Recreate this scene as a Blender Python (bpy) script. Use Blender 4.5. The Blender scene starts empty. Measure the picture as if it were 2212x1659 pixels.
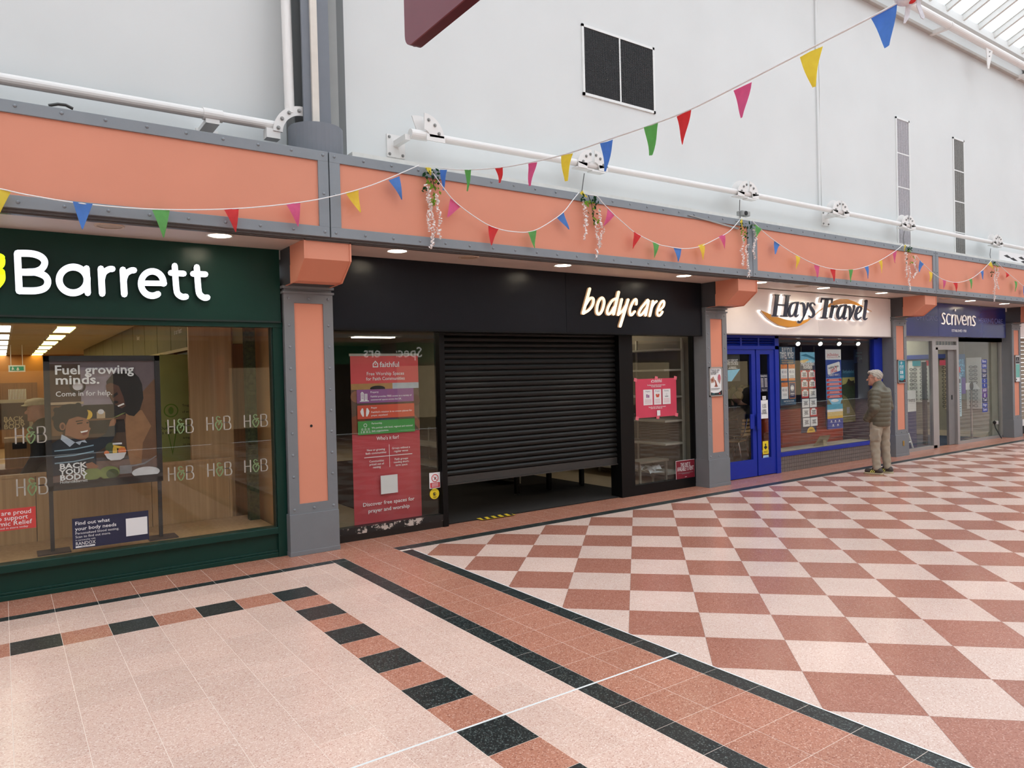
import bpy, math, random
import numpy as np
from mathutils import Vector, Matrix

random.seed(7)
SC = bpy.context.scene
COL = SC.collection

# ------------------------------------------------------------------ camera
IMG_W, IMG_H = 2212, 1659
FPX = 1568.48
YAW, PITCH, ROLL = 0.613782181, -0.0111025168, -0.0248279283
CAM_Z = 1.76386
_f = np.array([math.sin(YAW) * math.cos(PITCH), math.cos(YAW) * math.cos(PITCH), math.sin(PITCH)])
_r0 = np.array([math.cos(YAW), -math.sin(YAW), 0.0])
_u0 = np.cross(_r0, _f)
_r = math.cos(ROLL) * _r0 + math.sin(ROLL) * _u0
_u = -math.sin(ROLL) * _r0 + math.cos(ROLL) * _u0
CAMP = np.array([0.0, 0.0, CAM_Z])
cam_data = bpy.data.cameras.new('camera')
cam_data.sensor_fit = 'HORIZONTAL'
cam_data.sensor_width = 36.0
cam_data.lens = FPX / IMG_W * 36.0
cam_data.clip_start = 0.05
cam_data.clip_end = 300
cam = bpy.data.objects.new('camera', cam_data)
COL.objects.link(cam)
cam.matrix_world = Matrix(((_r[0], _u[0], -_f[0], 0), (_r[1], _u[1], -_f[1], 0), (_r[2], _u[2], -_f[2], CAM_Z), (0, 0, 0, 1)))
SC.camera = cam

# ------------------------------------------------------------------ world + exposure
SC.view_settings.view_transform = 'Standard'
SC.view_settings.look = 'None'
SC.view_settings.gamma = 1.0
SC.view_settings.use_curve_mapping = False
SC.view_settings.exposure = 0.46
world = bpy.data.worlds.new('overcast_sky')
SC.world = world
world.use_nodes = True
wn = world.node_tree.nodes
wl = world.node_tree.links
wn.clear()
w_out = wn.new('ShaderNodeOutputWorld')
w_bg = wn.new('ShaderNodeBackground')
w_bg.inputs['Strength'].default_value = 2.1
w_tc = wn.new('ShaderNodeTexCoord')
w_noise = wn.new('ShaderNodeTexNoise')
w_noise.inputs['Scale'].default_value = 3.0
w_noise.inputs['Detail'].default_value = 4.0
w_ramp = wn.new('ShaderNodeValToRGB')
w_ramp.color_ramp.elements[0].position = 0.35
w_ramp.color_ramp.elements[0].color = (0.86, 0.93, 1.0, 1)
w_ramp.color_ramp.elements[1].position = 0.65
w_ramp.color_ramp.elements[1].color = (0.955, 0.978, 1.0, 1)
wl.new(w_tc.outputs['Generated'], w_noise.inputs['Vector'])
wl.new(w_noise.outputs['Fac'], w_ramp.inputs['Fac'])
wl.new(w_ramp.outputs['Color'], w_bg.inputs['Color'])
wl.new(w_bg.outputs['Background'], w_out.inputs['Surface'])

# ------------------------------------------------------------------ measuring helpers (photo pixel -> point on a plane of the place)
def _ray(px, py):
    return ((px - IMG_W / 2) / FPX) * _r - ((py - IMG_H / 2) / FPX) * _u + _f
def onY(px, py, Y):
    d = _ray(px, py)
    return CAMP + d * (Y / d[1])
def onX(px, py, X):
    d = _ray(px, py)
    return CAMP + d * (X / d[0])
def onZ(px, py, Z):
    d = _ray(px, py)
    return CAMP + d * ((Z - CAM_Z) / d[2])
def atdepth(px, py, dep):
    return CAMP + _ray(px, py) * dep
def rectY(px0, py0, px1, py1, Y):
    a = onY(px0, py0, Y); b = onY(px1, py1, Y)
    return a[0], b[0], b[2], a[2]          # x0, x1, z0, z1
def crop(ox, oy, s):
    return lambda x, y: (ox + x / s, oy + y / s)
def project(q):
    d = np.array(q, float) - CAMP
    z = d @ _f
    return IMG_W / 2 + FPX * (d @ _r) / z, IMG_H / 2 - FPX * (d @ _u) / z, z

# ------------------------------------------------------------------ materials
MATS = {}
def lin(c):
    return tuple(((v / 255.0) / 12.92 if v / 255.0 <= 0.04045 else ((v / 255.0 + 0.055) / 1.055) ** 2.4) for v in c) + (1.0,)
def mat(name, rgb, rough=0.5, metal=0.0, emit=0.0, var=0.06, scale=6.0, bump=0.0, spec=0.5, coat=0.0):
    if name in MATS:
        return MATS[name]
    m = bpy.data.materials.new(name)
    m.use_nodes = True
    nt = m.node_tree
    b = nt.nodes['Principled BSDF']
    c = lin(rgb)
    b.inputs['Roughness'].default_value = rough
    b.inputs['Metallic'].default_value = metal
    b.inputs['Specular IOR Level'].default_value = spec
    b.inputs['Coat Weight'].default_value = coat
    b.inputs['Coat Roughness'].default_value = 0.08
    if var > 0:
        geo = nt.nodes.new('ShaderNodeNewGeometry')
        n = nt.nodes.new('ShaderNodeTexNoise')
        n.inputs['Scale'].default_value = scale
        n.inputs['Detail'].default_value = 5.0
        r = nt.nodes.new('ShaderNodeValToRGB')
        r.color_ramp.elements[0].position = 0.3
        r.color_ramp.elements[1].position = 0.7
        r.color_ramp.elements[0].color = tuple(v * (1 - var) for v in c[:3]) + (1,)
        r.color_ramp.elements[1].color = tuple(min(1, v * (1 + var)) for v in c[:3]) + (1,)
        nt.links.new(geo.outputs['Position'], n.inputs['Vector'])
        nt.links.new(n.outputs['Fac'], r.inputs['Fac'])
        nt.links.new(r.outputs['Color'], b.inputs['Base Color'])
        if bump > 0:
            n2 = nt.nodes.new('ShaderNodeTexNoise')
            n2.inputs['Scale'].default_value = scale * 14
            bp = nt.nodes.new('ShaderNodeBump')
            bp.inputs['Strength'].default_value = bump
            bp.inputs['Distance'].default_value = 0.01
            nt.links.new(geo.outputs['Position'], n2.inputs['Vector'])
            nt.links.new(n2.outputs['Fac'], bp.inputs['Height'])
            nt.links.new(bp.outputs['Normal'], b.inputs['Normal'])
    else:
        b.inputs['Base Color'].default_value = c
    if emit > 0:
        b.inputs['Emission Color'].default_value = c
        b.inputs['Emission Strength'].default_value = emit
    MATS[name] = m
    return m

def terrazzo(name, rgb, chip, dark, rough=0.22):
    m = bpy.data.materials.new(name)
    m.use_nodes = True
    nt = m.node_tree
    b = nt.nodes['Principled BSDF']
    geo = nt.nodes.new('ShaderNodeNewGeometry')
    v = nt.nodes.new('ShaderNodeTexVoronoi')
    v.inputs['Scale'].default_value = 170.0
    sep = nt.nodes.new('ShaderNodeSeparateColor')
    ramp = nt.nodes.new('ShaderNodeValToRGB')
    e = ramp.color_ramp.elements
    e[0].position = 0.0; e[0].color = lin(dark)
    e[1].position = 1.0; e[1].color = lin(chip)
    a = e.new(0.22); a.color = lin(rgb)
    a2 = e.new(0.80); a2.color = lin(rgb)
    n = nt.nodes.new('ShaderNodeTexNoise')
    n.inputs['Scale'].default_value = 2.2
    n.inputs['Detail'].default_value = 5
    mr = nt.nodes.new('ShaderNodeMapRange')
    mr.inputs['From Min'].default_value = 0.3
    mr.inputs['From Max'].default_value = 0.7
    mr.inputs['To Min'].default_value = 0.96
    mr.inputs['To Max'].default_value = 1.035
    mul = nt.nodes.new('ShaderNodeVectorMath'); mul.operation = 'SCALE'
    oi = nt.nodes.new('ShaderNodeObjectInfo')
    mr2 = nt.nodes.new('ShaderNodeMapRange')
    mr2.inputs['To Min'].default_value = 0.95
    mr2.inputs['To Max'].default_value = 1.04
    mm = nt.nodes.new('ShaderNodeMath'); mm.operation = 'MULTIPLY'
    L = nt.links.new
    L(geo.outputs['Position'], v.inputs['Vector'])
    L(v.outputs['Color'], sep.inputs['Color'])
    L(sep.outputs['Red'], ramp.inputs['Fac'])
    L(geo.outputs['Position'], n.inputs['Vector'])
    L(n.outputs['Fac'], mr.inputs['Value'])
    L(oi.outputs['Random'], mr2.inputs['Value'])
    L(mr.outputs['Result'], mm.inputs[0]); L(mr2.outputs['Result'], mm.inputs[1])
    L(ramp.outputs['Color'], mul.inputs[0]); L(mm.outputs['Value'], mul.inputs['Scale'])
    L(mul.outputs['Vector'], b.inputs['Base Color'])
    rr = nt.nodes.new('ShaderNodeMapRange')
    rr.inputs['To Min'].default_value = rough
    rr.inputs['To Max'].default_value = rough + 0.04
    L(n.outputs['Fac'], rr.inputs['Value'])
    L(rr.outputs['Result'], b.inputs['Roughness'])
    b.inputs['Specular IOR Level'].default_value = 0.34
    MATS[name] = m
    return m

def glassmat(name, tint=(235, 240, 238), ior=1.45, rough=0.0):
    m = bpy.data.materials.new(name)
    m.use_nodes = True
    nt = m.node_tree
    nt.nodes.clear()
    out = nt.nodes.new('ShaderNodeOutputMaterial')
    mix = nt.nodes.new('ShaderNodeMixShader')
    fr = nt.nodes.new('ShaderNodeFresnel')
    geo = nt.nodes.new('ShaderNodeNewGeometry')
    mrg = nt.nodes.new('ShaderNodeMapRange')          # same reflectance on both faces of the sheet
    mrg.inputs['To Min'].default_value = ior
    mrg.inputs['To Max'].default_value = 1.0 / ior
    nt.links.new(geo.outputs['Backfacing'], mrg.inputs['Value'])
    nt.links.new(mrg.outputs['Result'], fr.inputs['IOR'])
    tr = nt.nodes.new('ShaderNodeBsdfTransparent')
    tr.inputs['Color'].default_value = lin(tint)
    gl = nt.nodes.new('ShaderNodeBsdfGlossy')
    gl.inputs['Roughness'].default_value = rough
    L = nt.links.new
    L(fr.outputs['Fac'], mix.inputs['Fac'])
    L(tr.outputs['BSDF'], mix.inputs[1])
    L(gl.outputs['BSDF'], mix.inputs[2])
    L(mix.outputs['Shader'], out.inputs['Surface'])
    MATS[name] = m
    return m

def woodmat(name, rgb, rgb2, rough=0.45, axis='Z', scale=5.0):
    m = bpy.data.materials.new(name)
    m.use_nodes = True
    nt = m.node_tree
    b = nt.nodes['Principled BSDF']
    geo = nt.nodes.new('ShaderNodeNewGeometry')
    mp = nt.nodes.new('ShaderNodeMapping')
    s = {'X': (0.15, 6, 6), 'Y': (6, 0.15, 6), 'Z': (6, 6, 0.15)}[axis]
    mp.inputs['Scale'].default_value = s
    n = nt.nodes.new('ShaderNodeTexNoise')
    n.inputs['Scale'].default_value = scale
    n.inputs['Detail'].default_value = 8
    r = nt.nodes.new('ShaderNodeValToRGB')
    r.color_ramp.elements[0].position = 0.3; r.color_ramp.elements[0].color = lin(rgb)
    r.color_ramp.elements[1].position = 0.7; r.color_ramp.elements[1].color = lin(rgb2)
    L = nt.links.new
    L(geo.outputs['Position'], mp.inputs['Vector']); L(mp.outputs['Vector'], n.inputs['Vector'])
    L(n.outputs['Fac'], r.inputs['Fac']); L(r.outputs['Color'], b.inputs['Base Color'])
    b.inputs['Roughness'].default_value = rough
    MATS[name] = m
    return m

def flag_mat(name, rgb):
    m = bpy.data.materials.new(name)
    m.use_nodes = True
    nt = m.node_tree
    nt.nodes.clear()
    out = nt.nodes.new('ShaderNodeOutputMaterial')
    mix = nt.nodes.new('ShaderNodeMixShader'); mix.inputs['Fac'].default_value = 0.55
    d = nt.nodes.new('ShaderNodeBsdfDiffuse'); t = nt.nodes.new('ShaderNodeBsdfTranslucent')
    geo = nt.nodes.new('ShaderNodeNewGeometry')
    n = nt.nodes.new('ShaderNodeTexNoise'); n.inputs['Scale'].default_value = 25
    r = nt.nodes.new('ShaderNodeValToRGB')
    c = lin(rgb)
    r.color_ramp.elements[0].color = tuple(v * 0.9 for v in c[:3]) + (1,)
    r.color_ramp.elements[1].color = tuple(min(1, v * 1.1) for v in c[:3]) + (1,)
    L = nt.links.new
    L(geo.outputs['Position'], n.inputs['Vector']); L(n.outputs['Fac'], r.inputs['Fac'])
    L(r.outputs['Color'], d.inputs['Color']); L(r.outputs['Color'], t.inputs['Color'])
    L(d.outputs['BSDF'], mix.inputs[1]); L(t.outputs['BSDF'], mix.inputs[2])
    L(mix.outputs['Shader'], out.inputs['Surface'])
    MATS[name] = m
    return m

# ------------------------------------------------------------------ object helpers
def tag(o, label=None, cat=None, group=None, kind=None):
    if label: o['label'] = label
    if cat: o['category'] = cat
    if group: o['group'] = group
    if kind: o['kind'] = kind
    return o
def link(o, parent=None):
    COL.objects.link(o)
    if parent is not None:
        o.parent = parent
        o.matrix_parent_inverse = PINV[parent.name] if parent.name in PINV else Matrix.Identity(4)
        PINV[o.name] = Matrix.Identity(4)          # parts are built in world coordinates
    return o
PINV = {}
def empty(name, loc, label=None, cat=None, group=None, kind=None):
    o = bpy.data.objects.new(name, None)
    o.empty_display_size = 0.1
    o.location = loc
    COL.objects.link(o)
    PINV[o.name] = Matrix.Translation(loc).inverted()
    tag(o, label, cat, group, kind)
    return o
class MB:
    def __init__(self):
        self.v = []; self.f = []; self.m = []
    def add(self, verts, faces, mi=0):
        o = len(self.v)
        self.v.extend([tuple(map(float, q)) for q in verts])
        for fc in faces:
            self.f.append(tuple(o + i for i in fc)); self.m.append(mi)
        return self
    def box(self, x0, x1, y0, y1, z0, z1, mi=0):
        v = [(x0, y0, z0), (x1, y0, z0), (x1, y1, z0), (x0, y1, z0), (x0, y0, z1), (x1, y0, z1), (x1, y1, z1), (x0, y1, z1)]
        return self.add(v, [(0, 3, 2, 1), (4, 5, 6, 7), (0, 1, 5, 4), (1, 2, 6, 5), (2, 3, 7, 6), (3, 0, 4, 7)], mi)
    def prism(self, poly, a, b, axis='Y', mi=0):
        def P(q, t):
            if axis == 'Y': return (q[0], t, q[1])
            if axis == 'X': return (t, q[0], q[1])
            return (q[0], q[1], t)
        n = len(poly)
        v = [P(q, a) for q in poly] + [P(q, b) for q in poly]
        f = [tuple(range(n)), tuple(range(2 * n - 1, n - 1, -1))]
        for i in range(n):
            j = (i + 1) % n
            f.append((i, n + i, n + j, j))
        return self.add(v, f, mi)
    def tube(self, path, r, n=10, mi=0, caps=True):
        pts = [Vector(q) for q in path]
        k = len(pts)
        rs = r if isinstance(r, (list, tuple)) else [r] * k
        rings = []
        up = None
        for i in range(k):
            t = (pts[min(i + 1, k - 1)] - pts[max(i - 1, 0)]).normalized()
            if up is None:
                up = Vector((0, 0, 1)) if abs(t.z) < 0.9 else Vector((1, 0, 0))
            s = t.cross(up)
            if s.length < 1e-6:
                s = t.cross(Vector((0, 1, 0)))
            s.normalize()
            up = s.cross(t).normalized()
            rings.append([pts[i] + (s * math.cos(2 * math.pi * j / n) + up * math.sin(2 * math.pi * j / n)) * rs[i] for j in range(n)])
        v = [q for rg in rings for q in rg]
        f = []
        for i in range(k - 1):
            for j in range(n):
                j2 = (j + 1) % n
                f.append((i * n + j, i * n + j2, (i + 1) * n + j2, (i + 1) * n + j))
        if caps:
            f.append(tuple(range(n - 1, -1, -1)))
            f.append(tuple((k - 1) * n + j for j in range(n)))
        return self.add(v, f, mi)
    def lathe(self, prof, c, axis='Z', n=24, mi=0, cap=True):
        def P(r, h, a):
            x, y = r * math.cos(a), r * math.sin(a)
            if axis == 'Z': return (c[0] + x, c[1] + y, c[2] + h)
            if axis == 'Y': return (c[0] + x, c[1] + h, c[2] + y)
            return (c[0] + h, c[1] + x, c[2] + y)
        v = []
        for (r, h) in prof:
            for j in range(n):
                v.append(P(r, h, 2 * math.pi * j / n))
        f = []
        for i in range(len(prof) - 1):
            for j in range(n):
                j2 = (j + 1) % n
                f.append((i * n + j, i * n + j2, (i + 1) * n + j2, (i + 1) * n + j))
        if cap and prof[0][0] > 1e-6: f.append(tuple(range(n - 1, -1, -1)))
        if cap and prof[-1][0] > 1e-6: f.append(tuple((len(prof) - 1) * n + j for j in range(n)))
        return self.add(v, f, mi)
    def ellipsoid(self, c, r, nu=12, nv=8, mi=0):
        v = []; f = []
        for i in range(nv + 1):
            th = math.pi * i / nv
            for j in range(nu):
                ph = 2 * math.pi * j / nu
                v.append((c[0] + r[0] * math.sin(th) * math.cos(ph), c[1] + r[1] * math.sin(th) * math.sin(ph), c[2] + r[2] * math.cos(th)))
        for i in range(nv):
            for j in range(nu):
                j2 = (j + 1) % nu
                f.append((i * nu + j, (i + 1) * nu + j, (i + 1) * nu + j2, i * nu + j2))
        return self.add(v, f, mi)
    def build(self, name, mats, parent=None, smooth=False, bevel=0.0):
        me = bpy.data.meshes.new(name)
        me.from_pydata(self.v, [], self.f)
        if not isinstance(mats, (list, tuple)): mats = [mats]
        for q in mats: me.materials.append(MATS[q] if isinstance(q, str) else q)
        if len(mats) > 1: me.polygons.foreach_set('material_index', self.m)
        if smooth: me.polygons.foreach_set('use_smooth', [True] * len(me.polygons))
        me.update()
        o = bpy.data.objects.new(name, me)
        link(o, parent)
        if bevel > 0:
            bv = o.modifiers.new('bevel', 'BEVEL'); bv.width = bevel; bv.segments = 2; bv.limit_method = 'ANGLE'
        if smooth == 'auto':
            pass
        return o
def boxo(name, x0, x1, y0, y1, z0, z1, m, parent=None, bevel=0.0):
    return MB().box(min(x0, x1), max(x0, x1), min(y0, y1), max(y0, y1), min(z0, z1), max(z0, z1)).build(name, m, parent, bevel=bevel)
def sbox(name, x0, x1, y0, y1, z0, z1, m, parent=None, bevel=0.0):
    return struct(boxo(name, x0, x1, y0, y1, z0, z1, m, None, bevel))
def inst(name, me, loc, parent=None, rot=None):
    o = bpy.data.objects.new(name, me)
    o.location = loc
    if rot: o.rotation_euler = rot
    return link(o, parent)
def struct(o):
    o['kind'] = 'structure'
    return o

# text -> flat triangles
_tc = {}
def text2d(s, size, bold=0.0, shear=0.0, spacing=1.0, align='LEFT', linesp=1.0):
    key = (s, bold, shear, spacing, align, linesp)
    if key not in _tc:
        cu = bpy.data.curves.new('lettering', 'FONT')
        cu.body = s; cu.size = 1.0; cu.resolution_u = 2; cu.offset = bold
        cu.shear = shear; cu.space_character = spacing; cu.align_x = align; cu.space_line = linesp
        o = bpy.data.objects.new('lettering', cu)
        me = o.to_mesh()
        v = np.array([q.co[:2] for q in me.vertices]) if len(me.vertices) else np.zeros((0, 2))
        f = [tuple(p.vertices) for p in me.polygons]
        o.to_mesh_clear()
        bpy.data.objects.remove(o); bpy.data.curves.remove(cu)
        _tc[key] = (v, f)
    v, f = _tc[key]
    return v * size, f

class Flat:
    """flat print on a vertical sheet facing -Y: u metres from the left edge, w metres down from the top edge"""
    def __init__(self, x0, x1, z0, z1, Y, face=-1):
        self.x0, self.x1, self.z0, self.z1, self.Y = x0, x1, z0, z1, Y
        self.w = x1 - x0; self.h = z1 - z0
        self.mb = MB(); self.mats = []; self.k = 0; self.face = face
    def mi(self, m):
        m = MATS[m] if isinstance(m, str) else m
        if m not in self.mats: self.mats.append(m)
        return self.mats.index(m)
    def layer(self):
        self.k += 1
        return self.Y - 0.0004 * self.k
    def poly(self, pts, m, rel=True):
        y = self.layer()
        P = [(self.x0 + (u * self.w if rel else u), y, self.z1 - (q * self.h if rel else q)) for u, q in pts]
        self.mb.add(P, [tuple(range(len(P)))], self.mi(m))
    def rect(self, u0, q0, u1, q1, m):
        self.poly([(u0, q0), (u0, q1), (u1, q1), (u1, q0)], m)
    def ell(self, u, q, ru, rq, m, n=24, a0=0, a1=360, rot=0):
        pts = []
        asp = self.w / self.h
        for i in range(n + (0 if a1 - a0 >= 360 else 1)):
            a = math.radians(a0 + (a1 - a0) * i / n)
            x, y = ru * math.cos(a), rq * math.sin(a)
            pts.append((u + x, q + y))
        self.poly(pts, m)
    def ring(self, u, q, r, t, m, n=28):
        y = self.layer(); V = []; Fc = []
        for i in range(n):
            a = 2 * math.pi * i / n
            for rr in (r - t / 2, r + t / 2):
                V.append((self.x0 + u * self.w + rr * math.cos(a), y, self.z1 - q * self.h + rr * math.sin(a)))
        for i in range(n):
            j = (i + 1) % n
            Fc.append((2 * i, 2 * i + 1, 2 * j + 1, 2 * j))
        self.mb.add(V, Fc, self.mi(m))
    def text(self, s, u, q, size, m, align='CENTER', bold=0.0, shear=0.0, maxw=None, rot=0.0, spacing=1.0, linesp=1.0):
        v, f = text2d(s, size, bold, shear, spacing, align, linesp)
        if len(v) == 0: return
        if maxw:
            wid = v[:, 0].max() - v[:, 0].min()
            if wid > 0: v = v * np.array([maxw * self.w / wid, 1.0])
        c, sn = math.cos(rot), math.sin(rot)
        y = self.layer()
        P = [(self.x0 + u * self.w + a * c - b * sn, y, self.z1 - q * self.h + a * sn + b * c) for a, b in v]
        self.mb.add(P, f, self.mi(m))
    def build(self, name, parent):
        return self.mb.build(name, self.mats, parent)

def ribbon(pts, wid, smooth=True, closed=False, sub=6):
    """centreline -> outline quads in 2-D (any units)"""
    P = [np.array(q[:2], float) for q in pts]
    Wd = list(wid) if isinstance(wid, (list, tuple)) else [wid] * len(P)
    if smooth and len(P) > 2:
        Q = []; WQ = []
        n = len(P)
        segs = n if closed else n - 1
        for i in range(segs):
            if closed:
                p0, p1, p2, p3 = P[(i - 1) % n], P[i % n], P[(i + 1) % n], P[(i + 2) % n]
                w1, w2 = Wd[i % n], Wd[(i + 1) % n]
            else:
                p0, p1, p2, p3 = P[max(i - 1, 0)], P[i], P[i + 1], P[min(i + 2, n - 1)]
                w1, w2 = Wd[i], Wd[i + 1]
            for k in range(sub):
                t = k / sub
                Q.append(0.5 * ((2 * p1) + (-p0 + p2) * t + (2 * p0 - 5 * p1 + 4 * p2 - p3) * t * t + (-p0 + 3 * p1 - 3 * p2 + p3) * t ** 3))
                WQ.append(w1 + (w2 - w1) * t)
        if not closed:
            Q.append(P[-1]); WQ.append(Wd[-1])
        P, Wd = Q, WQ
    n = len(P)
    L = []; R = []
    for i in range(n):
        if closed: d = P[(i + 1) % n] - P[(i - 1) % n]
        else: d = P[min(i + 1, n - 1)] - P[max(i - 1, 0)]
        l = math.hypot(*d) or 1
        nn = np.array([-d[1], d[0]]) / l
        L.append(P[i] + nn * Wd[i] / 2); R.append(P[i] - nn * Wd[i] / 2)
    return L, R, closed
def ribbon_cap(L, R, k=4):
    """round both ends of an open ribbon"""
    def cap(a, b, out):
        c = (a + b) / 2; r = np.linalg.norm(a - b) / 2
        e = (a - c); res = []
        for i in range(1, k):
            th = math.pi * i / k
            res.append(c + e * math.cos(th) + out * r * math.sin(th))
        return res
    d0 = (L[0] + R[0]) / 2 - (L[1] + R[1]) / 2; d0 = d0 / (np.linalg.norm(d0) or 1)
    d1 = (L[-1] + R[-1]) / 2 - (L[-2] + R[-2]) / 2; d1 = d1 / (np.linalg.norm(d1) or 1)
    return cap(L[0], R[0], d0), cap(R[-1], L[-1], d1)
def stroke_solid(mb, pts, wid, mapf, y0, y1, smooth=True, closed=False, round_ends=True, mi=0, mi_side=None, sub=6):
    """a stroke as a raised solid: front at y0, back at y1; mapf: 2-D -> (x, z)"""
    L, R, closed = ribbon(pts, wid, smooth, closed, sub)
    n = len(L)
    ms = mi if mi_side is None else mi_side
    def M(q, y):
        x, z = mapf(q[0], q[1]); return (x, y, z)
    segs = n if closed else n - 1
    V = [M(q, y0) for q in L] + [M(q, y0) for q in R] + [M(q, y1) for q in L] + [M(q, y1) for q in R]
    Ff = []; Fs = []
    for i in range(segs):
        j = (i + 1) % n
        Ff.append((i, j, n + j, n + i))
        Fs.append((i, 2 * n + i, 2 * n + j, j)); Fs.append((n + i, n + j, 3 * n + j, 3 * n + i))
    mb.add(V, Ff, mi)
    o = len(mb.v) - len(V)
    for fc in Fs:
        mb.f.append(tuple(o + i for i in fc)); mb.m.append(ms)
    if not closed:
        caps = ribbon_cap(L, R) if round_ends else ([], [])
        for (a, mid, b) in ((L[0], caps[0], R[0]), (R[-1], caps[1], L[-1])):
            ring = [a] + list(mid) + [b]
            m_ = len(ring)
            V = [M(q, y0) for q in ring] + [M(q, y1) for q in ring]
            if m_ > 2: mb.add(V, [tuple(range(m_))], mi)
            else: mb.add(V, [], mi)
            o = len(mb.v) - len(V)
            for i in range(m_ - 1):
                mb.f.append((o + i, o + i + 1, o + m_ + i + 1, o + m_ + i)); mb.m.append(ms)

# surface nets for soft bodies
def surface_net(fn, lo, hi, h):
    lo = np.array(lo, float); hi = np.array(hi, float)
    n = np.ceil((hi - lo) / h).astype(int) + 1
    ax = [lo[i] + h * np.arange(n[i]) for i in range(3)]
    X, Y, Z = np.meshgrid(*ax, indexing='ij')
    s = fn(X, Y, Z)
    c = [s[i:n[0] - 1 + i, j:n[1] - 1 + j, k:n[2] - 1 + k] for i in (0, 1) for j in (0, 1) for k in (0, 1)]
    C = np.stack(c, -1)
    inside = (C < 0)
    mixed = inside.any(-1) & ~inside.all(-1)
    idx = -np.ones(mixed.shape, int)
    cells = np.argwhere(mixed)
    idx[mixed] = np.arange(len(cells))
    corners = np.array([(i, j, k) for i in (0, 1) for j in (0, 1) for k in (0, 1)], float)
    edges = [(a, b) for a in range(8) for b in range(a + 1, 8) if np.abs(corners[a] - corners[b]).sum() == 1]
    vals = C[mixed]
    acc = np.zeros((len(cells), 3)); cnt = np.zeros(len(cells))
    for a, b in edges:
        va, vb = vals[:, a], vals[:, b]
        cr = (va < 0) != (vb < 0)
        t = np.where(cr, va / np.where(cr, va - vb, 1), 0)
        p = corners[a] + (corners[b] - corners[a]) * t[:, None]
        acc += np.where(cr[:, None], p, 0); cnt += cr
    verts = lo + h * (cells + acc / cnt[:, None])
    F = []
    for axis in range(3):
        sl0 = [slice(None)] * 3; sl1 = [slice(None)] * 3
        sl0[axis] = slice(0, -1); sl1[axis] = slice(1, None)
        a = s[tuple(sl0)] < 0; b = s[tuple(sl1)] < 0
        o1, o2 = [(1, 2), (2, 0), (0, 1)][axis]
        for flip, msk in ((False, a & ~b), (True, ~a & b)):
            e = np.argwhere(msk)
            ok = (e[:, o1] > 0) & (e[:, o2] > 0) & (e[:, o1] < n[o1] - 1) & (e[:, o2] < n[o2] - 1)
            e = e[ok]
            if len(e) == 0: continue
            def cell(d1, d2):
                q = e.copy(); q[:, o1] -= d1; q[:, o2] -= d2
                return idx[q[:, 0], q[:, 1], q[:, 2]]
            quad = np.stack([cell(0, 0), cell(1, 0), cell(1, 1), cell(0, 1)], 1)
            if flip: quad = quad[:, ::-1]
            F.append(quad)
    F = np.concatenate(F)
    F = F[(F >= 0).all(1)]
    return verts, F
def smin(a, b, k):
    h = np.clip(0.5 + 0.5 * (b - a) / k, 0, 1)
    return b + (a - b) * h - k * h * (1 - h)
def caps_sdf(X, Y, Z, a, b, r1, r2, sy=1.0):
    a = np.array(a, float); b = np.array(b, float)
    d = b - a
    t = np.clip(((X - a[0]) * d[0] + (Y - a[1]) * d[1] + (Z - a[2]) * d[2]) / (d @ d), 0, 1)
    return np.sqrt((X - a[0] - d[0] * t) ** 2 + ((Y - a[1] - d[1] * t) / sy) ** 2 + (Z - a[2] - d[2] * t) ** 2) - (r1 + (r2 - r1) * t)
def ell_sdf(X, Y, Z, c, r):
    k = np.sqrt(((X - c[0]) / r[0]) ** 2 + ((Y - c[1]) / r[1]) ** 2 + ((Z - c[2]) / r[2]) ** 2)
    return (k - 1) * min(r)
def soft(name, fn, lo, hi, h, m, parent, xf):
    v, f = surface_net(fn, lo, hi, h)
    me = bpy.data.meshes.new(name)
    v4 = np.c_[v, np.ones(len(v))] @ np.array(xf).T
    me.from_pydata(v4[:, :3].tolist(), [], f.tolist())
    me.materials.append(MATS[m] if isinstance(m, str) else m)
    me.polygons.foreach_set('use_smooth', [True] * len(me.polygons))
    me.update()
    return link(bpy.data.objects.new(name, me), parent)

# palette
mat('white_wall', (215, 216, 215), 0.75, var=0.03, scale=0.8, bump=0.05)
mat('white_trim', (226, 226, 224), 0.5, var=0.02)
mat('white_paint_metal', (228, 224, 221), 0.38, var=0.02)
mat('frame_grey', (130, 136, 142), 0.5, var=0.03, bump=0.03)
mat('pillar_grey', (118, 121, 125), 0.5, var=0.03, bump=0.03)
mat('dark_grey', (70, 70, 73), 0.5, var=0.04)
mat('column_grey', (112, 116, 124), 0.5, var=0.03)
mat('column_light_grey', (150, 151, 149), 0.55, var=0.03)
mat('column_dark_grey', (105, 107, 107), 0.55, var=0.03)
mat('orange_panel', (216, 141, 114), 0.6, var=0.025, scale=1.5, bump=0.03)
mat('soffit_cream', (196, 182, 172), 0.55, var=0.03)
mat('bottle_green', (22, 56, 48), 0.3, var=0.03, spec=0.22)
mat('black_sign', (24, 26, 31), 0.3, var=0.04, spec=0.16)
mat('black_frame', (14, 14, 15), 0.35, var=0.1, spec=0.2)
mat('shutter_black', (25, 24, 22), 0.42, var=0.12, scale=4, spec=0.25)
mat('sign_white', (236, 228, 224), 0.3, var=0.015)
mat('navy_sign', (30, 38, 105), 0.18, var=0.02)
mat('royal_blue', (24, 46, 154), 0.35, var=0.03, spec=0.25)
mat('aluminium', (178, 176, 174), 0.35, metal=0.6, var=0.03)
mat('steel', (170, 168, 166), 0.3, metal=0.9, var=0.03)
mat('chrome', (200, 200, 200), 0.12, metal=1.0, var=0.0)
mat('rubber_black', (20, 20, 20), 0.7, var=0.05)
mat('bolt_grey', (150, 148, 145), 0.4, metal=0.3, var=0.03)
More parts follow.
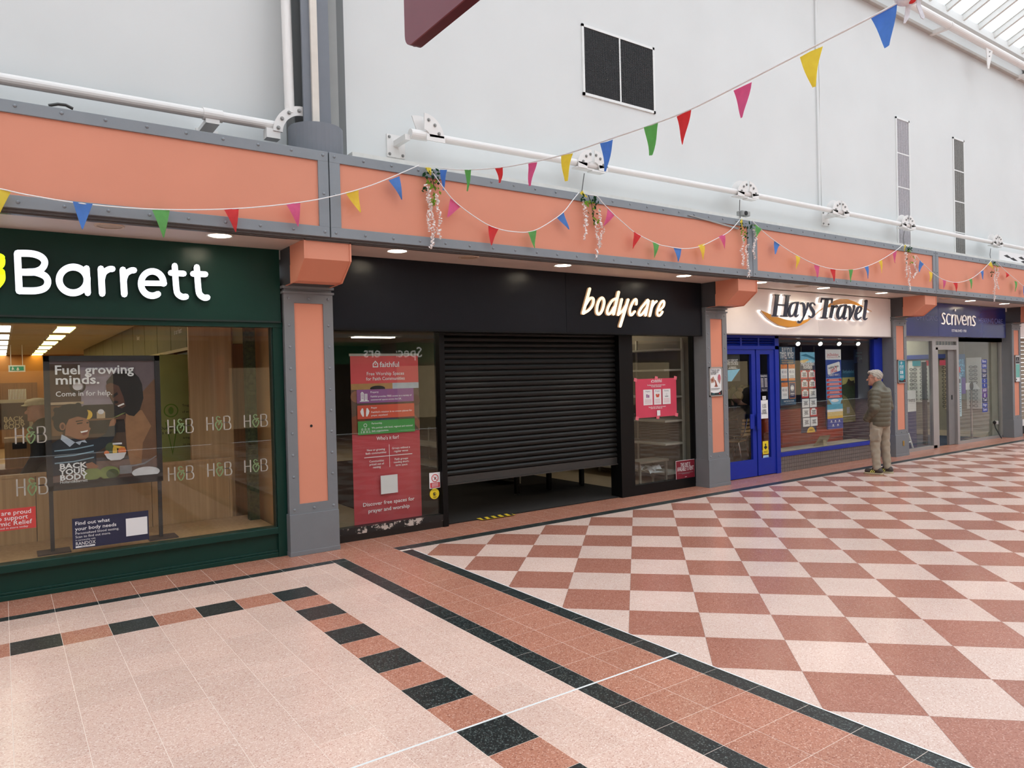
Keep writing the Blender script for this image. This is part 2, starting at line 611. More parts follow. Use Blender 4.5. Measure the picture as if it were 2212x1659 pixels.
mat('brass', (180, 150, 80), 0.35, metal=0.9, var=0.05)
mat('maroon', (122, 68, 80), 0.35, var=0.02)
mat('maroon_dark', (78, 14, 32), 0.4, var=0.03)
mat('paper_white', (232, 232, 232), 0.6, var=0.015)
mat('print_white', (228, 226, 226), 0.6, var=0.0)
mat('print_black', (26, 26, 30), 0.6, var=0.0)
mat('print_grey', (150, 150, 152), 0.6, var=0.0)
mat('grout', (236, 218, 204), 0.5, var=0.03)
mat('grout_dark', (120, 112, 104), 0.7, var=0.06)
terrazzo('tile_pink', (222, 188, 172), (240, 220, 208), (196, 152, 136))
terrazzo('tile_light', (224, 194, 180), (240, 222, 212), (204, 164, 148), rough=0.2)
terrazzo('tile_red', (184, 124, 102), (214, 172, 152), (146, 90, 72))
terrazzo('tile_rust', (172, 114, 96), (198, 150, 134), (140, 88, 72), rough=0.2)
terrazzo('tile_black', (33, 38, 38), (108, 118, 114), (12, 15, 15), rough=0.32)
glassmat('shop_glass', (250, 252, 251), ior=1.4)
glassmat('roof_glass', (240, 245, 248), ior=1.3)
woodmat('oak', (168, 128, 86), (190, 150, 106), axis='Z')
woodmat('oak_floor', (176, 146, 108), (198, 168, 128), axis='X')
woodmat('brown_wood', (122, 82, 46), (146, 100, 60), axis='Z')
flag_mat('flag_yellow', (252, 232, 108)); flag_mat('flag_blue', (120, 170, 234)); flag_mat('flag_green', (138, 206, 130))
flag_mat('flag_red', (234, 94, 96)); flag_mat('flag_pink', (236, 132, 178))
# ================================================================== FLOOR
T = 0.30
GX, GY = 1.8057, 6.1290
XL, XR, YN = -12.0, 40.0, -7.3
SHOP_Y = 7.53
floor = struct(empty('floor', (0, 0, 0)))
MB().box(XL, XR, YN, 7.62, -0.12, -0.0005).build('screed', 'grout', floor)
MB().box(3.43, XR, YN, 6.776, -0.0025, -0.0003).build('checker_bed', 'grout_dark', floor)

def tile_mesh(name, w, d, m, gap=0.0035):
    return MB().box(gap / 2, w - gap / 2, gap / 2, d - gap / 2, -0.0023, 0.0).build('tmp', m).data
_tm = {}
def put_tile(name, x0, x1, y0, y1, m):
    w, d = round(x1 - x0, 4), round(y1 - y0, 4)
    key = (name, w, d)
    if key not in _tm:
        mb = MB().box(0.0014, w - 0.0014, 0.0014, d - 0.0014, -0.0023, 0.0)
        me = bpy.data.meshes.new(name)
        me.from_pydata(mb.v, [], mb.f); me.materials.append(MATS[m]); me.update()
        _tm[key] = me
    return inst(name, _tm[key], (x0, y0, 0), floor)
FAR = {}
def far_tile(m, x0, x1, y0, y1):
    FAR.setdefault(m, MB()).box(x0 + 0.0018, x1 - 0.0018, y0 + 0.0018, y1 - 0.0018, -0.0023, 0.0)
def seen(x0, x1, y0, y1, pad=40):
    ok = False
    for x in (x0, (x0 + x1) / 2, x1):
        for y in (y0, y1):
            d = np.array([x, y, 0]) - CAMP
            if d @ _f < 0.3: continue
            u, v, z = project((x, y, 0))
            if -pad < u < IMG_W + pad and v < IMG_H + pad: ok = True
    return ok
def tile(kind, m, x0, x1, y0, y1, limit=12.0):
    if seen(x0, x1, y0, y1) and x0 < limit: put_tile(kind, x0, x1, y0, y1, m)
    else: far_tile(m, x0, x1, y0, y1)
# left field: pale tiles, a chequered ribbon of black and red tiles, pale border
BX0, BX1 = 2.595, 2.737          # inner black strip
RX = 2.98                        # joint in the red band
OX0, OX1 = 3.305, 3.432          # outer black strip
HBY0, HBY1 = 6.729, 6.840        # black strip before the health shop
nrow = int((GY - YN) / T) + 1
for j in range(-2, nrow):
    y1 = GY - j * T; y0 = y1 - T
    if y0 < YN: continue
    for i in range(-46, 3):
        x0 = GX + i * T; x1 = x0 + T
        if x0 < XL: continue
        if i == 2: x1 = BX0
        m = 'tile_pink'; kind = 'pale_tile'
        if j >= 0 and i == 0:
            m, kind = ('tile_black', 'black_tile') if j % 2 == 0 else ('tile_red', 'red_tile')
        elif j == 0 and i < 0:
            m, kind = ('tile_black', 'black_tile') if i % 2 == 0 else ('tile_red', 'red_tile')
        if j in (-1, -2) and i == 2: pass
        if j == 10 and i <= 2:
            pass
        tile(kind, m, x0, x1, y0, y1)
for i in range(-46, 3):
    x0 = GX + i * T; x1 = x0 + T
    if x0 < XL: continue
    if i == 2: x1 = BX0
    tile('black_tile', 'tile_black', x0, x1, HBY0, HBY1)
# black strips and red band running away from the camera side
yy = HBY1
y = GY + 2 * T
j = 0
tile('black_tile', 'tile_black', BX0, BX1, HBY0, HBY1)
while y - T > YN:
    tile('black_tile', 'tile_black', BX0, BX1, y - T, y)
    tile('red_tile', 'tile_red', BX1, RX, y - T, y)
    tile('red_tile', 'tile_red', RX, OX0, y - T, y)
    if y - T < 6.6: tile('black_tile', 'tile_black', OX0, OX1, y - T, y)
    else: tile('black_tile', 'tile_black', OX0, OX1, y - T, 6.776 if y > 6.7 else y)
    y -= T
CY0, CY1 = 6.776, 6.925
tile('red_tile', 'tile_red', BX1, RX, GY + 2 * T, HBY1)
tile('red_tile', 'tile_red', RX, OX0, GY + 2 * T, HBY1)
tile('black_tile', 'tile_black', OX0, OX1, CY0, CY1)
# along the shop fronts
x = OX1
while x < XR - T:
    tile('black_tile', 'tile_black', x, x + T, CY0, CY1)
    x += T
x = GX - 45 * T
while x < XR - T:
    if x < BX1 - 0.05:
        tile('red_tile', 'tile_red', x, x + T, HBY1, HBY1 + 0.27)
        tile('red_tile', 'tile_red', x, x + T, HBY1 + 0.27, 7.60)
    elif x < OX0 - 0.05:
        tile('red_tile', 'tile_red', x, x + T, HBY1, CY1 + 0.27)
        tile('red_tile', 'tile_red', x, x + T, CY1 + 0.27, 7.60)
    else:
        tile('red_tile', 'tile_red', x, x + T, CY1, CY1 + 0.30)
        tile('red_tile', 'tile_red', x, x + T, CY1 + 0.30, 7.60)
    x += T
MB().box(XL, 3.436, 3.119, 3.133, -0.0022, 0.0006).box(OX1 - 0.004, OX1 + 0.006, YN, 6.70, -0.0022, 0.0006).build('metal_joint_strip', 'white_trim', floor)
# chequer set diagonally
CS = 0.50288 / math.sqrt(2)
CX, CYC = 5.2001, 6.0524
sq = {}
def cell_mesh(kind, m):
    if (kind, m) in sq: return sq[(kind, m)]
    s = CS - 0.0012
    if kind == 'full': poly = [(-s, 0), (0, -s), (s, 0), (0, s)]
    elif kind == 'wall': poly = [(-s, 0), (0, -s), (s, 0)]
    elif kind == 'band': poly = [(0, -s), (s, 0), (0, s)]
    else: poly = [(0, -s), (s, 0), (0, 0)]
    mb = MB().prism(poly, -0.0011, 0.0, 'Z')
    me = bpy.data.meshes.new('checker_tile'); me.from_pydata(mb.v, [], mb.f); me.materials.append(MATS[m]); me.update()
    sq[(kind, m)] = me
    return me
cells = []
for p in range(-6, 96):              # p = a-b (x index), q = a+b (y index); cell centre at lattice + (0, -1)
    for q in range(-4, 40):
        if (p + q) % 2: continue
        a = (p + q) // 2; b = (q - p) // 2
        cx, cy = CX + CS * p, CYC - CS * (q + 1)
        if cx < 3.40 or cy > 6.80 or cx > XR - 0.4 or cy < YN + 0.4: continue
        kind = 'full'
        if cx - CS < 3.40: kind = 'band'
        if cy + CS > 6.80: kind = 'wall' if kind == 'full' else 'corner'
        m = 'tile_rust' if (a + b) % 2 == 0 else 'tile_light'
        vis = seen(cx - CS, cx + CS, cy - CS, cy + CS, 10)
        cells.append((0 if vis else 1, math.hypot(cx, cy), cx, cy, kind, m))
cells.sort()
for n, (nv, d, cx, cy, kind, m) in enumerate(cells):
    if n < 300 and not nv:
        inst('checker_tile', cell_mesh(kind, m), (cx, cy, 0), floor)
    else:
        s = CS - 0.0012
        poly = {'full': [(-s, 0), (0, -s), (s, 0), (0, s)], 'wall': [(-s, 0), (0, -s), (s, 0)], 'band': [(0, -s), (s, 0), (0, s)], 'corner': [(0, -s), (s, 0), (0, 0)]}[kind]
        FAR.setdefault(m, MB()).prism([(cx + u, cy + v) for u, v in poly], -0.0011, 0.0, 'Z')
_fm = list(FAR.keys())
_far = MB()
for k, m in enumerate(_fm):
    _far.add(FAR[m].v, FAR[m].f, k)
tag(_far.build('distant_tiles', _fm, floor), kind='stuff')

# ================================================================== UPPER WALL, ROOF
WY = 7.35
wall = struct(MB().box(XL, 2.45, WY, 7.75, 3.0, 9.4).box(3.085, XR, WY, 7.75, 3.0, 9.4).box(2.45, 3.085, 7.62, 7.75, 3.0, 9.4).build('wall_back', 'white_wall'))
tr = struct(MB().box(XL, XR, 7.27, WY + 0.002, 8.68, 8.735).box(XL, XR, 7.31, WY + 0.002, 8.735, 8.78).build('trim_1', mat('cornice_grey', (186, 180, 174), 0.6, var=0.05)))
roof = struct(empty('ceiling', (0, 0, 8.6)))
mat('roof_bar', (214, 212, 208), 0.5, var=0.03)
SL = math.tan(math.radians(24.4))
Y0R, Z0R = 7.25, 9.28
def roof_pt(y): return Z0R + (Y0R - abs(y)) * SL
MB().box(XL, XR, 7.16, 7.36, 9.12, 9.285).box(XL, XR, 7.25, 7.5, 9.285, 9.42).build('gutter_beam', 'white_trim', roof)
BARS = [17.22 + 0.7634 * k for k in range(-38, 30)]
stf = MB(); stg = MB()
for k, bx in enumerate(BARS[:-1]):
    near = 14.5 < bx < 24.0
    def barbox(mb, sgn):
        w = 0.035
        for (dz0, dz1, ww) in ((-0.13, 0.0, w), (0.0, 0.025, w + 0.018)):
            v = []
            for y in (Y0R * sgn, 0.0):
                z = roof_pt(y)
                for x in (bx - ww, bx + ww):
                    for dz in (dz0, dz1):
                        v.append((x, y, z + dz))
            mb.add(v, [(0, 1, 3, 2), (4, 6, 7, 5), (0, 4, 5, 1), (2, 3, 7, 6), (1, 5, 7, 3), (0, 2, 6, 4)])
    def pane(mb, sgn):
        x0, x1 = bx + 0.03, BARS[k + 1] - 0.03
        v = []
        for y in (Y0R * sgn, 0.0):
            for x in (x0, x1):
                v.append((x, y, roof_pt(y) + 0.004))
        mb.add(v, [(0, 1, 3, 2)])
    if near:
        m = MB(); barbox(m, 1); m.build('glazing_bar', 'roof_bar', roof)
        m = MB(); pane(m, 1); m.build('glass_pane', 'roof_glass', roof)
        barbox(stf, -1); pane(stg, -1)
    else:
        for s in (1, -1):
            barbox(stf, s); pane(stg, s)
tag(stf.build('distant_glazing_bars', 'roof_bar', roof), kind='stuff')
tag(stg.build('distant_glass_panes', 'roof_glass', roof), kind='stuff')
MB().box(XL, XR, -0.12, 0.12, roof_pt(0) - 0.2, roof_pt(0) + 0.05).build('ridge_beam', 'roof_bar', roof)
for tx in (-8.0, 6.0, 20.9, 34.0):    # portal frames of the roof
    for sgn in (1, -1):
        v = []
        for y in (7.3 * sgn, 0.0):
            z = roof_pt(y) - 0.14
            for x in (tx - 0.12, tx + 0.12):
                for dz in (-0.32, 0.0): v.append((x, y, z + dz))
        MB().add(v, [(0, 1, 3, 2), (4, 6, 7, 5), (0, 4, 5, 1), (2, 3, 7, 6), (1, 5, 7, 3), (0, 2, 6, 4)]).build('roof_rafter', 'roof_bar', roof)
# unseen end walls added against sideways sky light, then the mall's far side
struct(MB().box(XL - 0.2, XL, YN - 0.5, 7.75, 0, 13.2).build('wall_added_left', 'white_wall'))
struct(MB().box(XR, XR + 0.2, YN - 0.5, 7.75, 0, 13.2).build('wall_added_right', 'white_wall'))
wo = struct(empty('wall_front', (0, -7.35, 0)))
MB().box(XL, XR, -7.75, -7.35, 3.0, 9.4).build('upper_wall', 'white_wall', wo)
MB().box(XL, XR, -7.3, -6.6, 3.09, 3.93).build('canopy_fascia', 'orange_panel', wo)
MB().box(XL, XR, -6.6, -6.58, 3.80, 3.93).box(XL, XR, -6.6, -6.58, 3.09, 3.22).build('canopy_frame', 'frame_grey', wo)
MB().box(XL, XR, -7.75, -7.5, 0, 3.1).build('shop_front', mat('far_shop_dark', (52, 50, 50), 0.5, var=0.25, scale=0.7), wo)
mat('specs_green', (20, 92, 62), 0.4, emit=0.6); mat('far_letter', (250, 250, 246), 0.4, emit=2.0, var=0)
mat('shop_red', (196, 60, 48), 0.4)
mat('lit_shop', (236, 214, 170), 0.6, emit=0.45)
fx0 = -11.5
_far_signs = [('far_shop_slate', (60, 62, 70)), ('far_shop_green', (20, 72, 52)), ('far_shop_navy', (30, 34, 62)), ('far_shop_blue', (36, 50, 104)), ('far_shop_black', (30, 28, 30))]
for i in range(9):
    n, c = _far_signs[(i * 2 + 1) % 5]
    a = fx0 + i * 5.5
    MB().box(a + 0.3, a + 5.2, -7.5, -7.4, 2.3, 3.08).build('sign_board', mat(n, c, 0.4), wo)
    MB().box(a + 0.5, a + 3.0, -7.5, -7.46, 0.4, 2.2).build('lit_window', 'lit_shop', wo)
    MB().box(a - 0.05, a + 0.45, -7.5, -7.2, 0, 3.1).build('far_pillar', 'pillar_grey', wo)
    MB().box(a + 0.08, a + 0.32, -7.2, -7.19, 0.5, 2.55).build('far_pillar_panel', 'orange_panel', wo)
# the optician's green board that the empty shop's window mirrors
_c = onY(850, 757, 2 * SHOP_Y + 7.38)
f = Flat(_c[0] - 3.2, _c[0] + 3.2, 2.3, 3.06, -7.38)
MB().box(_c[0] - 3.3, _c[0] + 3.3, -7.42, -7.385, 2.28, 3.08).build('sign_board', 'specs_green', wo)
v, fc = text2d('Specsavers', 0.5, 0.01, align='CENTER')
MB().add([(_c[0] - a, -7.375, 2.5 + b) for a, b in v], fc).build('sign_lettering', 'far_letter', wo)
v, fc = text2d('Audiologists', 0.34, 0.0, align='LEFT')
MB().add([(_c[0] + 3.1 - a + 1.0, -7.374, 2.5 + b) for a, b in v], fc).build('sign_lettering', 'far_letter', wo)

# ================================================================== CANOPY + FASCIA
FY = 6.60
ZB, ZT = 3.12, 3.925
struct(MB().box(XL, XR, FY + 0.045, 7.34, ZB + 0.02, 3.90).build('trim_2', 'dark_grey'))
soff = struct(MB().box(XL, XR, 6.70, 7.52, 3.09, 3.139).build('ceiling_canopy', 'soffit_cream'))
struct(MB().box(XL, XR, 6.635, 6.70, 3.095, 3.13).box(XL, XR, 6.655, 6.70, 3.083, 3.096).build('trim_3', mat('lip_dark', (84, 78, 76), 0.35, var=0.05)))
struct(MB().box(2.86, 21.0, 6.66, 7.34, 3.90, 3.985).build('trim_4', mat('capping_white', (214, 213, 208), 0.7, var=0.06, scale=9)))
_rv = MB().lathe([(0.0, -0.0095), (0.007, -0.0085), (0.0125, -0.0045), (0.014, 0.0)], (0, 0, 0), 'Y', n=10)
rivet_me = bpy.data.meshes.new('rivet'); rivet_me.from_pydata(_rv.v, [], _rv.f); rivet_me.materials.append(MATS['frame_grey'])
rivet_me.polygons.foreach_set('use_smooth', [True] * len(rivet_me.polygons)); rivet_me.update()
JX = [-9.0, -3.2, 2.594, 8.985, 14.525, 20.05, 25.6]
where = ['at the far left beyond the frame', 'left end over the green shop window', 'over the dark green sign at the left', 'over the empty shop between two corbels', 'over the travel agent sign', 'over the optician sign', 'right of the optician']
for i in range(len(JX) - 1):
    a, b = JX[i], JX[i + 1]
    g = 0.006
    if b < -3: lab = 'orange fascia panel in grey riveted frame, off the left edge'
    else: lab = ['', 'long orange fascia panel in grey riveted frame over the dark green sign', 'orange fascia panel in grey riveted frame over the empty black shop', 'orange fascia panel in grey riveted frame over the white shop sign', 'orange fascia panel in grey riveted frame over the navy sign', 'orange fascia panel beyond the last pillar on the right'][i]
    th = empty('fascia_bay', ((a + b) / 2, FY, ZB), lab, 'fascia', 'canopy fascia bays')
    sl, sr = 0.10, 0.105
    boxo('top_rail', a + g, b - g, FY, FY + 0.045, 3.83, ZT, 'frame_grey', th, 0.003)
    boxo('bottom_rail', a + g, b - g, FY, FY + 0.045, ZB, 3.215, 'frame_grey', th, 0.003)
    boxo('stile', a + g, a + sl + 0.01, FY, FY + 0.044, 3.215, 3.83, 'frame_grey', th)
    boxo('stile', b - sr, b - g, FY, FY + 0.044, 3.215, 3.83, 'frame_grey', th)
    boxo('panel', a + sl + 0.005, b - sr + 0.005, FY + 0.018, FY + 0.05, 3.21, 3.835, 'orange_panel', th)
    if b > 0:
        n = max(2, round((b - a - 0.11) / 0.298))
        for k in range(n + 1):
            x = a + 0.055 + (b - a - 0.11) * k / n
            if x < -0.4 or x > 19.3: continue
            inst('rivet', rivet_me, (x, FY, 3.887), th); inst('rivet', rivet_me, (x, FY, 3.165), th)
        for x in (a + 0.055, b - 0.055):
            if -0.4 < x < 19.3: inst('rivet', rivet_me, (x, FY, 3.525), th)

# soffit lights and speakers
mat('lamp_glow', (255, 250, 240), 0.4, emit=6.0, var=0)
mat('speaker_cream', (200, 180, 160), 0.6)
lamp_names = ['over the double r of the green sign', 'at the left end of the empty shop', 'mid-way along the empty shop', 'over the cream shop lettering', 'beside the second corbel', 'over the middle of the white sign', 'at the right end of the white sign', 'just past the third corbel', 'over the middle of the navy sign', 'at the right end of the navy sign']
for k, x in enumerate([1.645, 3.40, 5.61, 7.76, 9.46, 11.15, 12.98, 14.75, 16.5, 18.15]):
    y = 6.83
    t = empty('downlight', (x, y, 3.09), 'round recessed downlight %s' % lamp_names[k], 'light', 'downlights in the canopy')
    MB().lathe([(0.098, 0.0), (0.112, 0.0), (0.112, -0.008), (0.098, -0.006)], (x, y, 3.0895), 'Z', 28, cap=False).build('trim_ring', 'white_trim', t)
    MB().lathe([(0.097, -0.001), (0.0, -0.001)], (x, y, 3.089), 'Z', 28).build('lens', 'lamp_glow', t)
    li = bpy.data.lights.new('downlight_beam', 'SPOT'); li.energy = 3; li.spot_size = 2.2; li.spot_blend = 0.8; li.shadow_soft_size = 0.08; li.color = (1, 0.95, 0.88)
    lo = bpy.data.objects.new('downlight_beam', li); lo.location = (x, y, 3.07); COL.objects.link(lo)
    lo.parent = t; lo.matrix_parent_inverse = PINV[t.name]
for k, x in enumerate([0.775, 4.27, 10.55, 15.4]):
    t = empty('ceiling_speaker', (x, 6.83, 3.09), 'round cream ceiling speaker grille ' + ['above the green shop sign', 'above the empty shop', 'above the white sign', 'above the navy sign'][k], 'speaker', 'speakers in the canopy')
    MB().lathe([(0.095, 0.0), (0.115, 0.0), (0.11, -0.010), (0.095, -0.006)], (x, 6.83, 3.0895), 'Z', 28, cap=False).build('rim', 'speaker_cream', t)
    MB().lathe([(0.094, -0.003), (0.0, -0.004)], (x, 6.83, 3.0895), 'Z', 28).build('grille', mat('grille_tan', (176, 156, 134), 0.7), t)

# ================================================================== PILLARS
PX = [(2.34, 2.85), (8.70, 9.185), (14.19, 14.69), (19.66, 20.15)]
plab = ['grey riveted pillar with orange panel between the green and black shops', 'grey riveted pillar with orange panel and framed notice beside the blue door', 'grey riveted pillar with orange panel and teal notice behind the standing man', 'grey riveted pillar with orange panel at the far right edge']
PY = 7.25
for i, (a, b) in enumerate(PX):
    w = b - a
    th = empty('pillar', ((a + b) / 2, PY, 0), plab[i], 'pillar', 'shopfront pillars')
    MB().box(a + 0.012, b - 0.012, PY + 0.02, 7.60, 0.42, 2.65).build('shaft', 'pillar_grey', th)
    MB().box(a - 0.004, b + 0.004, PY - 0.012, 7.60, 0.0, 0.42).box(a - 0.008, b + 0.008, PY - 0.016, 7.60, 0.0, 0.045).build('plinth', 'pillar_grey', th, bevel=0.003)
    f0, f1 = a + 0.104, b - 0.104
    MB().box(a, f0, PY, PY + 0.03, 0.42, 2.65).box(f1, b, PY, PY + 0.03, 0.42, 2.65).box(f0, f1, PY, PY + 0.03, 0.42, 0.52).box(f0, f1, PY, PY + 0.03, 2.555, 2.65).build('face_frame', 'pillar_grey', th)
    boxo('inset_panel', f0 - 0.002, f1 + 0.002, PY + 0.012, PY + 0.03, 0.515, 2.56, 'orange_panel', th)
    MB().box(a - 0.012, b + 0.012, PY - 0.015, 7.60, 2.65, 2.672).box(a + 0.008, b - 0.008, PY + 0.01, 7.60, 2.672, 2.70).box(a - 0.012, b + 0.012, PY - 0.015, 7.60, 2.70, 2.725).build('capital_bands', 'pillar_grey', th)
    MB().box(a + 0.01, b - 0.01, 7.07, 7.55, 2.725, 3.089).build('head_block', 'dark_grey', th)
    # corbel: folded orange plate
    c0, c1 = a + 0.012, b - 0.03
    prof = [(6.665, 3.10), (6.665, 2.915), (6.90, 2.735), (7.22, 2.727), (7.075, 2.905), (7.075, 3.10)]
    MB().prism(prof, c0 + 0.012, c1 - 0.012, 'X').build('corbel', 'orange_panel', th)
    prof2 = [(6.655, 3.10), (6.655, 2.912), (6.895, 2.727), (7.22, 2.72), (7.06, 2.91), (7.06, 3.10)]
    MB().prism(prof2, c0, c0 + 0.016, 'X').build('corbel_cheek', 'orange_panel', th)
    MB().prism(prof2, c1 - 0.016, c1, 'X').build('corbel_cheek', 'orange_panel', th)
    if i < 3:
        for k in range(8):
            z = 0.80 + k * (2.33 - 0.80) / 7
            for x in (a + 0.05, b - 0.05):
                inst('rivet', rivet_me, (x, PY, z), th)
    for z in (0.468, 2.603):
        for x in (a + 0.05, (a + b) / 2, b - 0.05): inst('rivet', rivet_me, (x, PY, z), th)
    if i == 0:
        MB().lathe([(0.013, 0.0), (0.014, -0.004), (0.0, -0.004)], (2.59, PY + 0.012, 1.304), 'Y', 12).build('cable_hole', 'rubber_black', th)

# round column stub and upper column behind the first joint
th = empty('steel_column', (2.605, 6.95, 3.9), 'blue-grey steel column rising from a round collar above the orange fascia', 'column')
col = MB()
zs = []
N = 40
ZCOL = onY(678, 260, 6.69)[2]
for j in range(N):
    a = 2 * math.pi * j / N
    x, y = 2.605 + 0.262 * math.cos(a), 6.95 + 0.262 * math.sin(a)
    zt = ZCOL
    zs.append((x, y, zt))
col.add([(x, y, 3.88) for x, y, z in zs] + [(x, y, z) for x, y, z in zs], [(j, (j + 1) % N, N + (j + 1) % N, N + j) for j in range(N)] + [tuple(range(N, 2 * N))])
col.build('collar', 'column_grey', th, smooth=False)
MB().box(2.485, 2.76, 6.93, 6.955, 4.1, 9.3).box(2.61, 2.63, 6.955, 7.2, 4.1, 9.3).build('web_and_flange', 'column_grey', th)
MB().box(2.455, 2.60, 7.10, 7.14, 3.9, 9.3).build('rear_flange', 'column_dark_grey', th)
MB().box(2.80, 2.93, 7.14, 7.30, 3.9, 9.3).build('side_lining', 'column_light_grey', th)
MB().box(2.92, 3.083, 7.32, 7.44, 3.9, 9.3).build('edge_flashing', 'column_dark_grey', th)
MB().box(2.565, 2.632, 6.90, 6.93, 4.18, 9.3).build('cable_trunking', mat('trunking_cream', (214, 206, 196), 0.6), th)
ORD = ['first', 'second', 'third', 'fourth', 'fifth', 'sixth', 'seventh', 'eighth', 'ninth', 'tenth', 'eleventh']
# ================================================================== HEALTH FOOD SHOP (green)
GYH = 7.40
mat('letter_white', (236, 242, 255), 0.4, emit=0.9, var=0)
mat('letter_lime', (200, 236, 30), 0.4, emit=0.9, var=0)
mat('letter_side', (40, 60, 56), 0.5)
th = empty('shop_sign', (-0.5, 7.31, 2.36), 'dark green shop sign board with glowing white rounded letters', 'sign')
MB().box(-6.0, 2.325, 7.31, 7.50, 2.365, 3.088).build('board', 'bottle_green', th)
MB().box(-6.0, 2.325, 7.306, 7.312, 2.355, 2.372).build('bottom_edge', mat('green_edge', (16, 36, 32), 0.4), th)
S2 = crop(0, 480, 3.456)
LY0, LY1 = 7.255, 7.31
def sgn(ox, oy, s, Y):
    c = crop(ox, oy, s)
    def f(x, y):
        q = onY(*c(x, y), Y); return q[0], q[2]
    return f
mp = sgn(0, 480, 3.456, LY0)
def letter(name, strokes, parent, mp, y0, y1, mats, mi_side=1):
    mb = MB()
    for st in strokes:
        pts, w = st[0], st[1]
        kw = st[2] if len(st) > 2 else {}
        stroke_solid(mb, pts, w, mp, y0, y1, mi=0, mi_side=mi_side, **kw)
    return mb.build(name, mats, parent)
def arc(cx, cy, rx, ry, a0, a1, n=14):
    return [(cx + rx * math.cos(math.radians(a0 + (a1 - a0) * i / n)), cy + ry * math.sin(math.radians(a0 + (a1 - a0) * i / n))) for i in range(n + 1)]
SW = 54
NS = dict(smooth=False)
letters = {
 'B': [([(130, 235), (143, 510)], SW, NS), ([(130, 232), (235, 235), (305, 258), (334, 300), (310, 348), (245, 372), (140, 372)], 52), ([(200, 372), (265, 374), (335, 402), (357, 446), (335, 490), (268, 511), (143, 511)], 52)],
 'a': [(arc(546, 431, 104, 96, 0, 345, 16), 52, dict(closed=True)), ([(646, 345), (655, 528)], 48, NS)],
 'r': [([(753, 348), (763, 532)], 50, NS), ([(758, 440), (775, 380), (812, 352), (840, 349)], 46)],
 'r.001': [([(917, 356), (928, 537)], 50, NS), ([(921, 445), (940, 388), (975, 362), (1001, 359)], 46)],
 'e': [(arc(1137, 458, 84, 91, 0, -300, 18), 48), ([(1056, 455), (1228, 457)], 40, NS)],
 't': [([(1304, 326), (1316, 490), (1328, 535), (1360, 557), (1388, 556)], 46), ([(1275, 378), (1372, 384)], 44, NS)],
 't.001': [([(1469, 336), (1481, 498), (1494, 542), (1524, 563), (1548, 562)], 46), ([(1440, 385), (1533, 389)], 44, NS)],
}
for ch, st in letters.items():
    letter('letter_' + ch.split('.')[0].lower(), st, th, mp, LY0, LY1, ['letter_white', 'letter_side'])
amp = [([(38, 268), (12, 252), (-25, 262), (-40, 300), (-15, 335), (20, 320), (34, 285)], 34), ([(34, 350), (-10, 348), (-60, 355), (-110, 370), (-125, 420), (-90, 470), (-40, 515), (10, 478), (38, 425), (34, 370)], 36)]
amp = [([(18, 262), (-14, 250), (-46, 270), (-48, 318), (-16, 340), (16, 318), (20, 280)], 40), ([(16, 372), (-20, 352), (-60, 372), (-95, 352), (-128, 382), (-122, 430), (-88, 474), (-52, 508), (-14, 474), (18, 428), (16, 372)], 44)]
letter('letter_ampersand', amp, th, mp, LY0, LY1, ['letter_lime', 'letter_side'])
# the first word continues to the left of the view
xh0 = onY(*S2(640, 540), LY0); 
def loc_letters(word, x_right, zb, xh):
    x = x_right
    for ch in reversed(word):
        wd = {'H': 1.15, 'o': 1.0, 'l': 0.42, 'a': 1.0, 'n': 0.9, 'd': 1.0}[ch] * xh
        x -= wd
        s = xh
        f_ = lambda u, v, x=x: (x + u * s, zb + v * s)
        st = {'H': [([(0.15, 0.1), (0.15, 1.4)], .24, NS), ([(0.9, .1), (.9, 1.4)], .24, NS), ([(.15, .75), (.9, .75)], .22, NS)],
              'o': [(arc(.48, .5, .4, .4, 0, 340, 14), .24, dict(closed=True))],
              'l': [([(.15, .1), (.15, 1.4)], .24, NS)],
              'a': [(arc(.45, .5, .37, .4, 0, 340, 14), .24, dict(closed=True)), ([(.82, .1), (.82, .9)], .22, NS)],
              'n': [([(.14, .1), (.14, .9)], .24, NS), ([(.14, .55), (.3, .85), (.6, .85), (.72, .55), (.72, .1)], .22)],
              'd': [(arc(.45, .5, .37, .4, 0, 340, 14), .24, dict(closed=True)), ([(.82, .1), (.82, 1.4)], .22, NS)]}[ch]
        letter('letter_' + ch.lower(), st, th, f_, LY0, LY1, ['letter_white', 'letter_side'])
_b = onY(*S2(115, 535), LY0); _t = onY(*S2(440, 553), LY0); _t2 = onY(*S2(540, 308), LY0)
loc_letters('Holland', onY(*S2(-160, 540), LY0)[0], _b[2] - 0.005, (_t2[2] - _t[2]) * 0.95)

# window
win = struct(empty('window_1', (0, GYH, 0)))
GRN = 'bottle_green'
boxo('head', -6, 2.345, 7.33, 7.47, 2.31, 2.365, GRN, win)
boxo('jamb', 2.25, 2.345, 7.34, 7.47, 0.0, 2.31, GRN, win)
boxo('stile', 2.235, 2.262, 7.365, 7.44, 0.30, 2.31, mat('green_dark', (16, 40, 34), 0.35), win)
boxo('sill_rail', -6, 2.25, 7.325, 7.47, 0.235, 0.302, GRN, win, 0.006)
boxo('apron', -6, 2.25, 7.375, 7.47, 0.06, 0.235, GRN, win)
MB().box(-6, 2.25, 7.345, 7.47, 0.0, 0.045).box(-6, 2.25, 7.36, 7.47, 0.045, 0.068).build('kick_rail', GRN, win, bevel=0.004)
boxo('pane', -6, 2.25, GYH, GYH + 0.008, 0.30, 2.312, 'shop_glass', win)
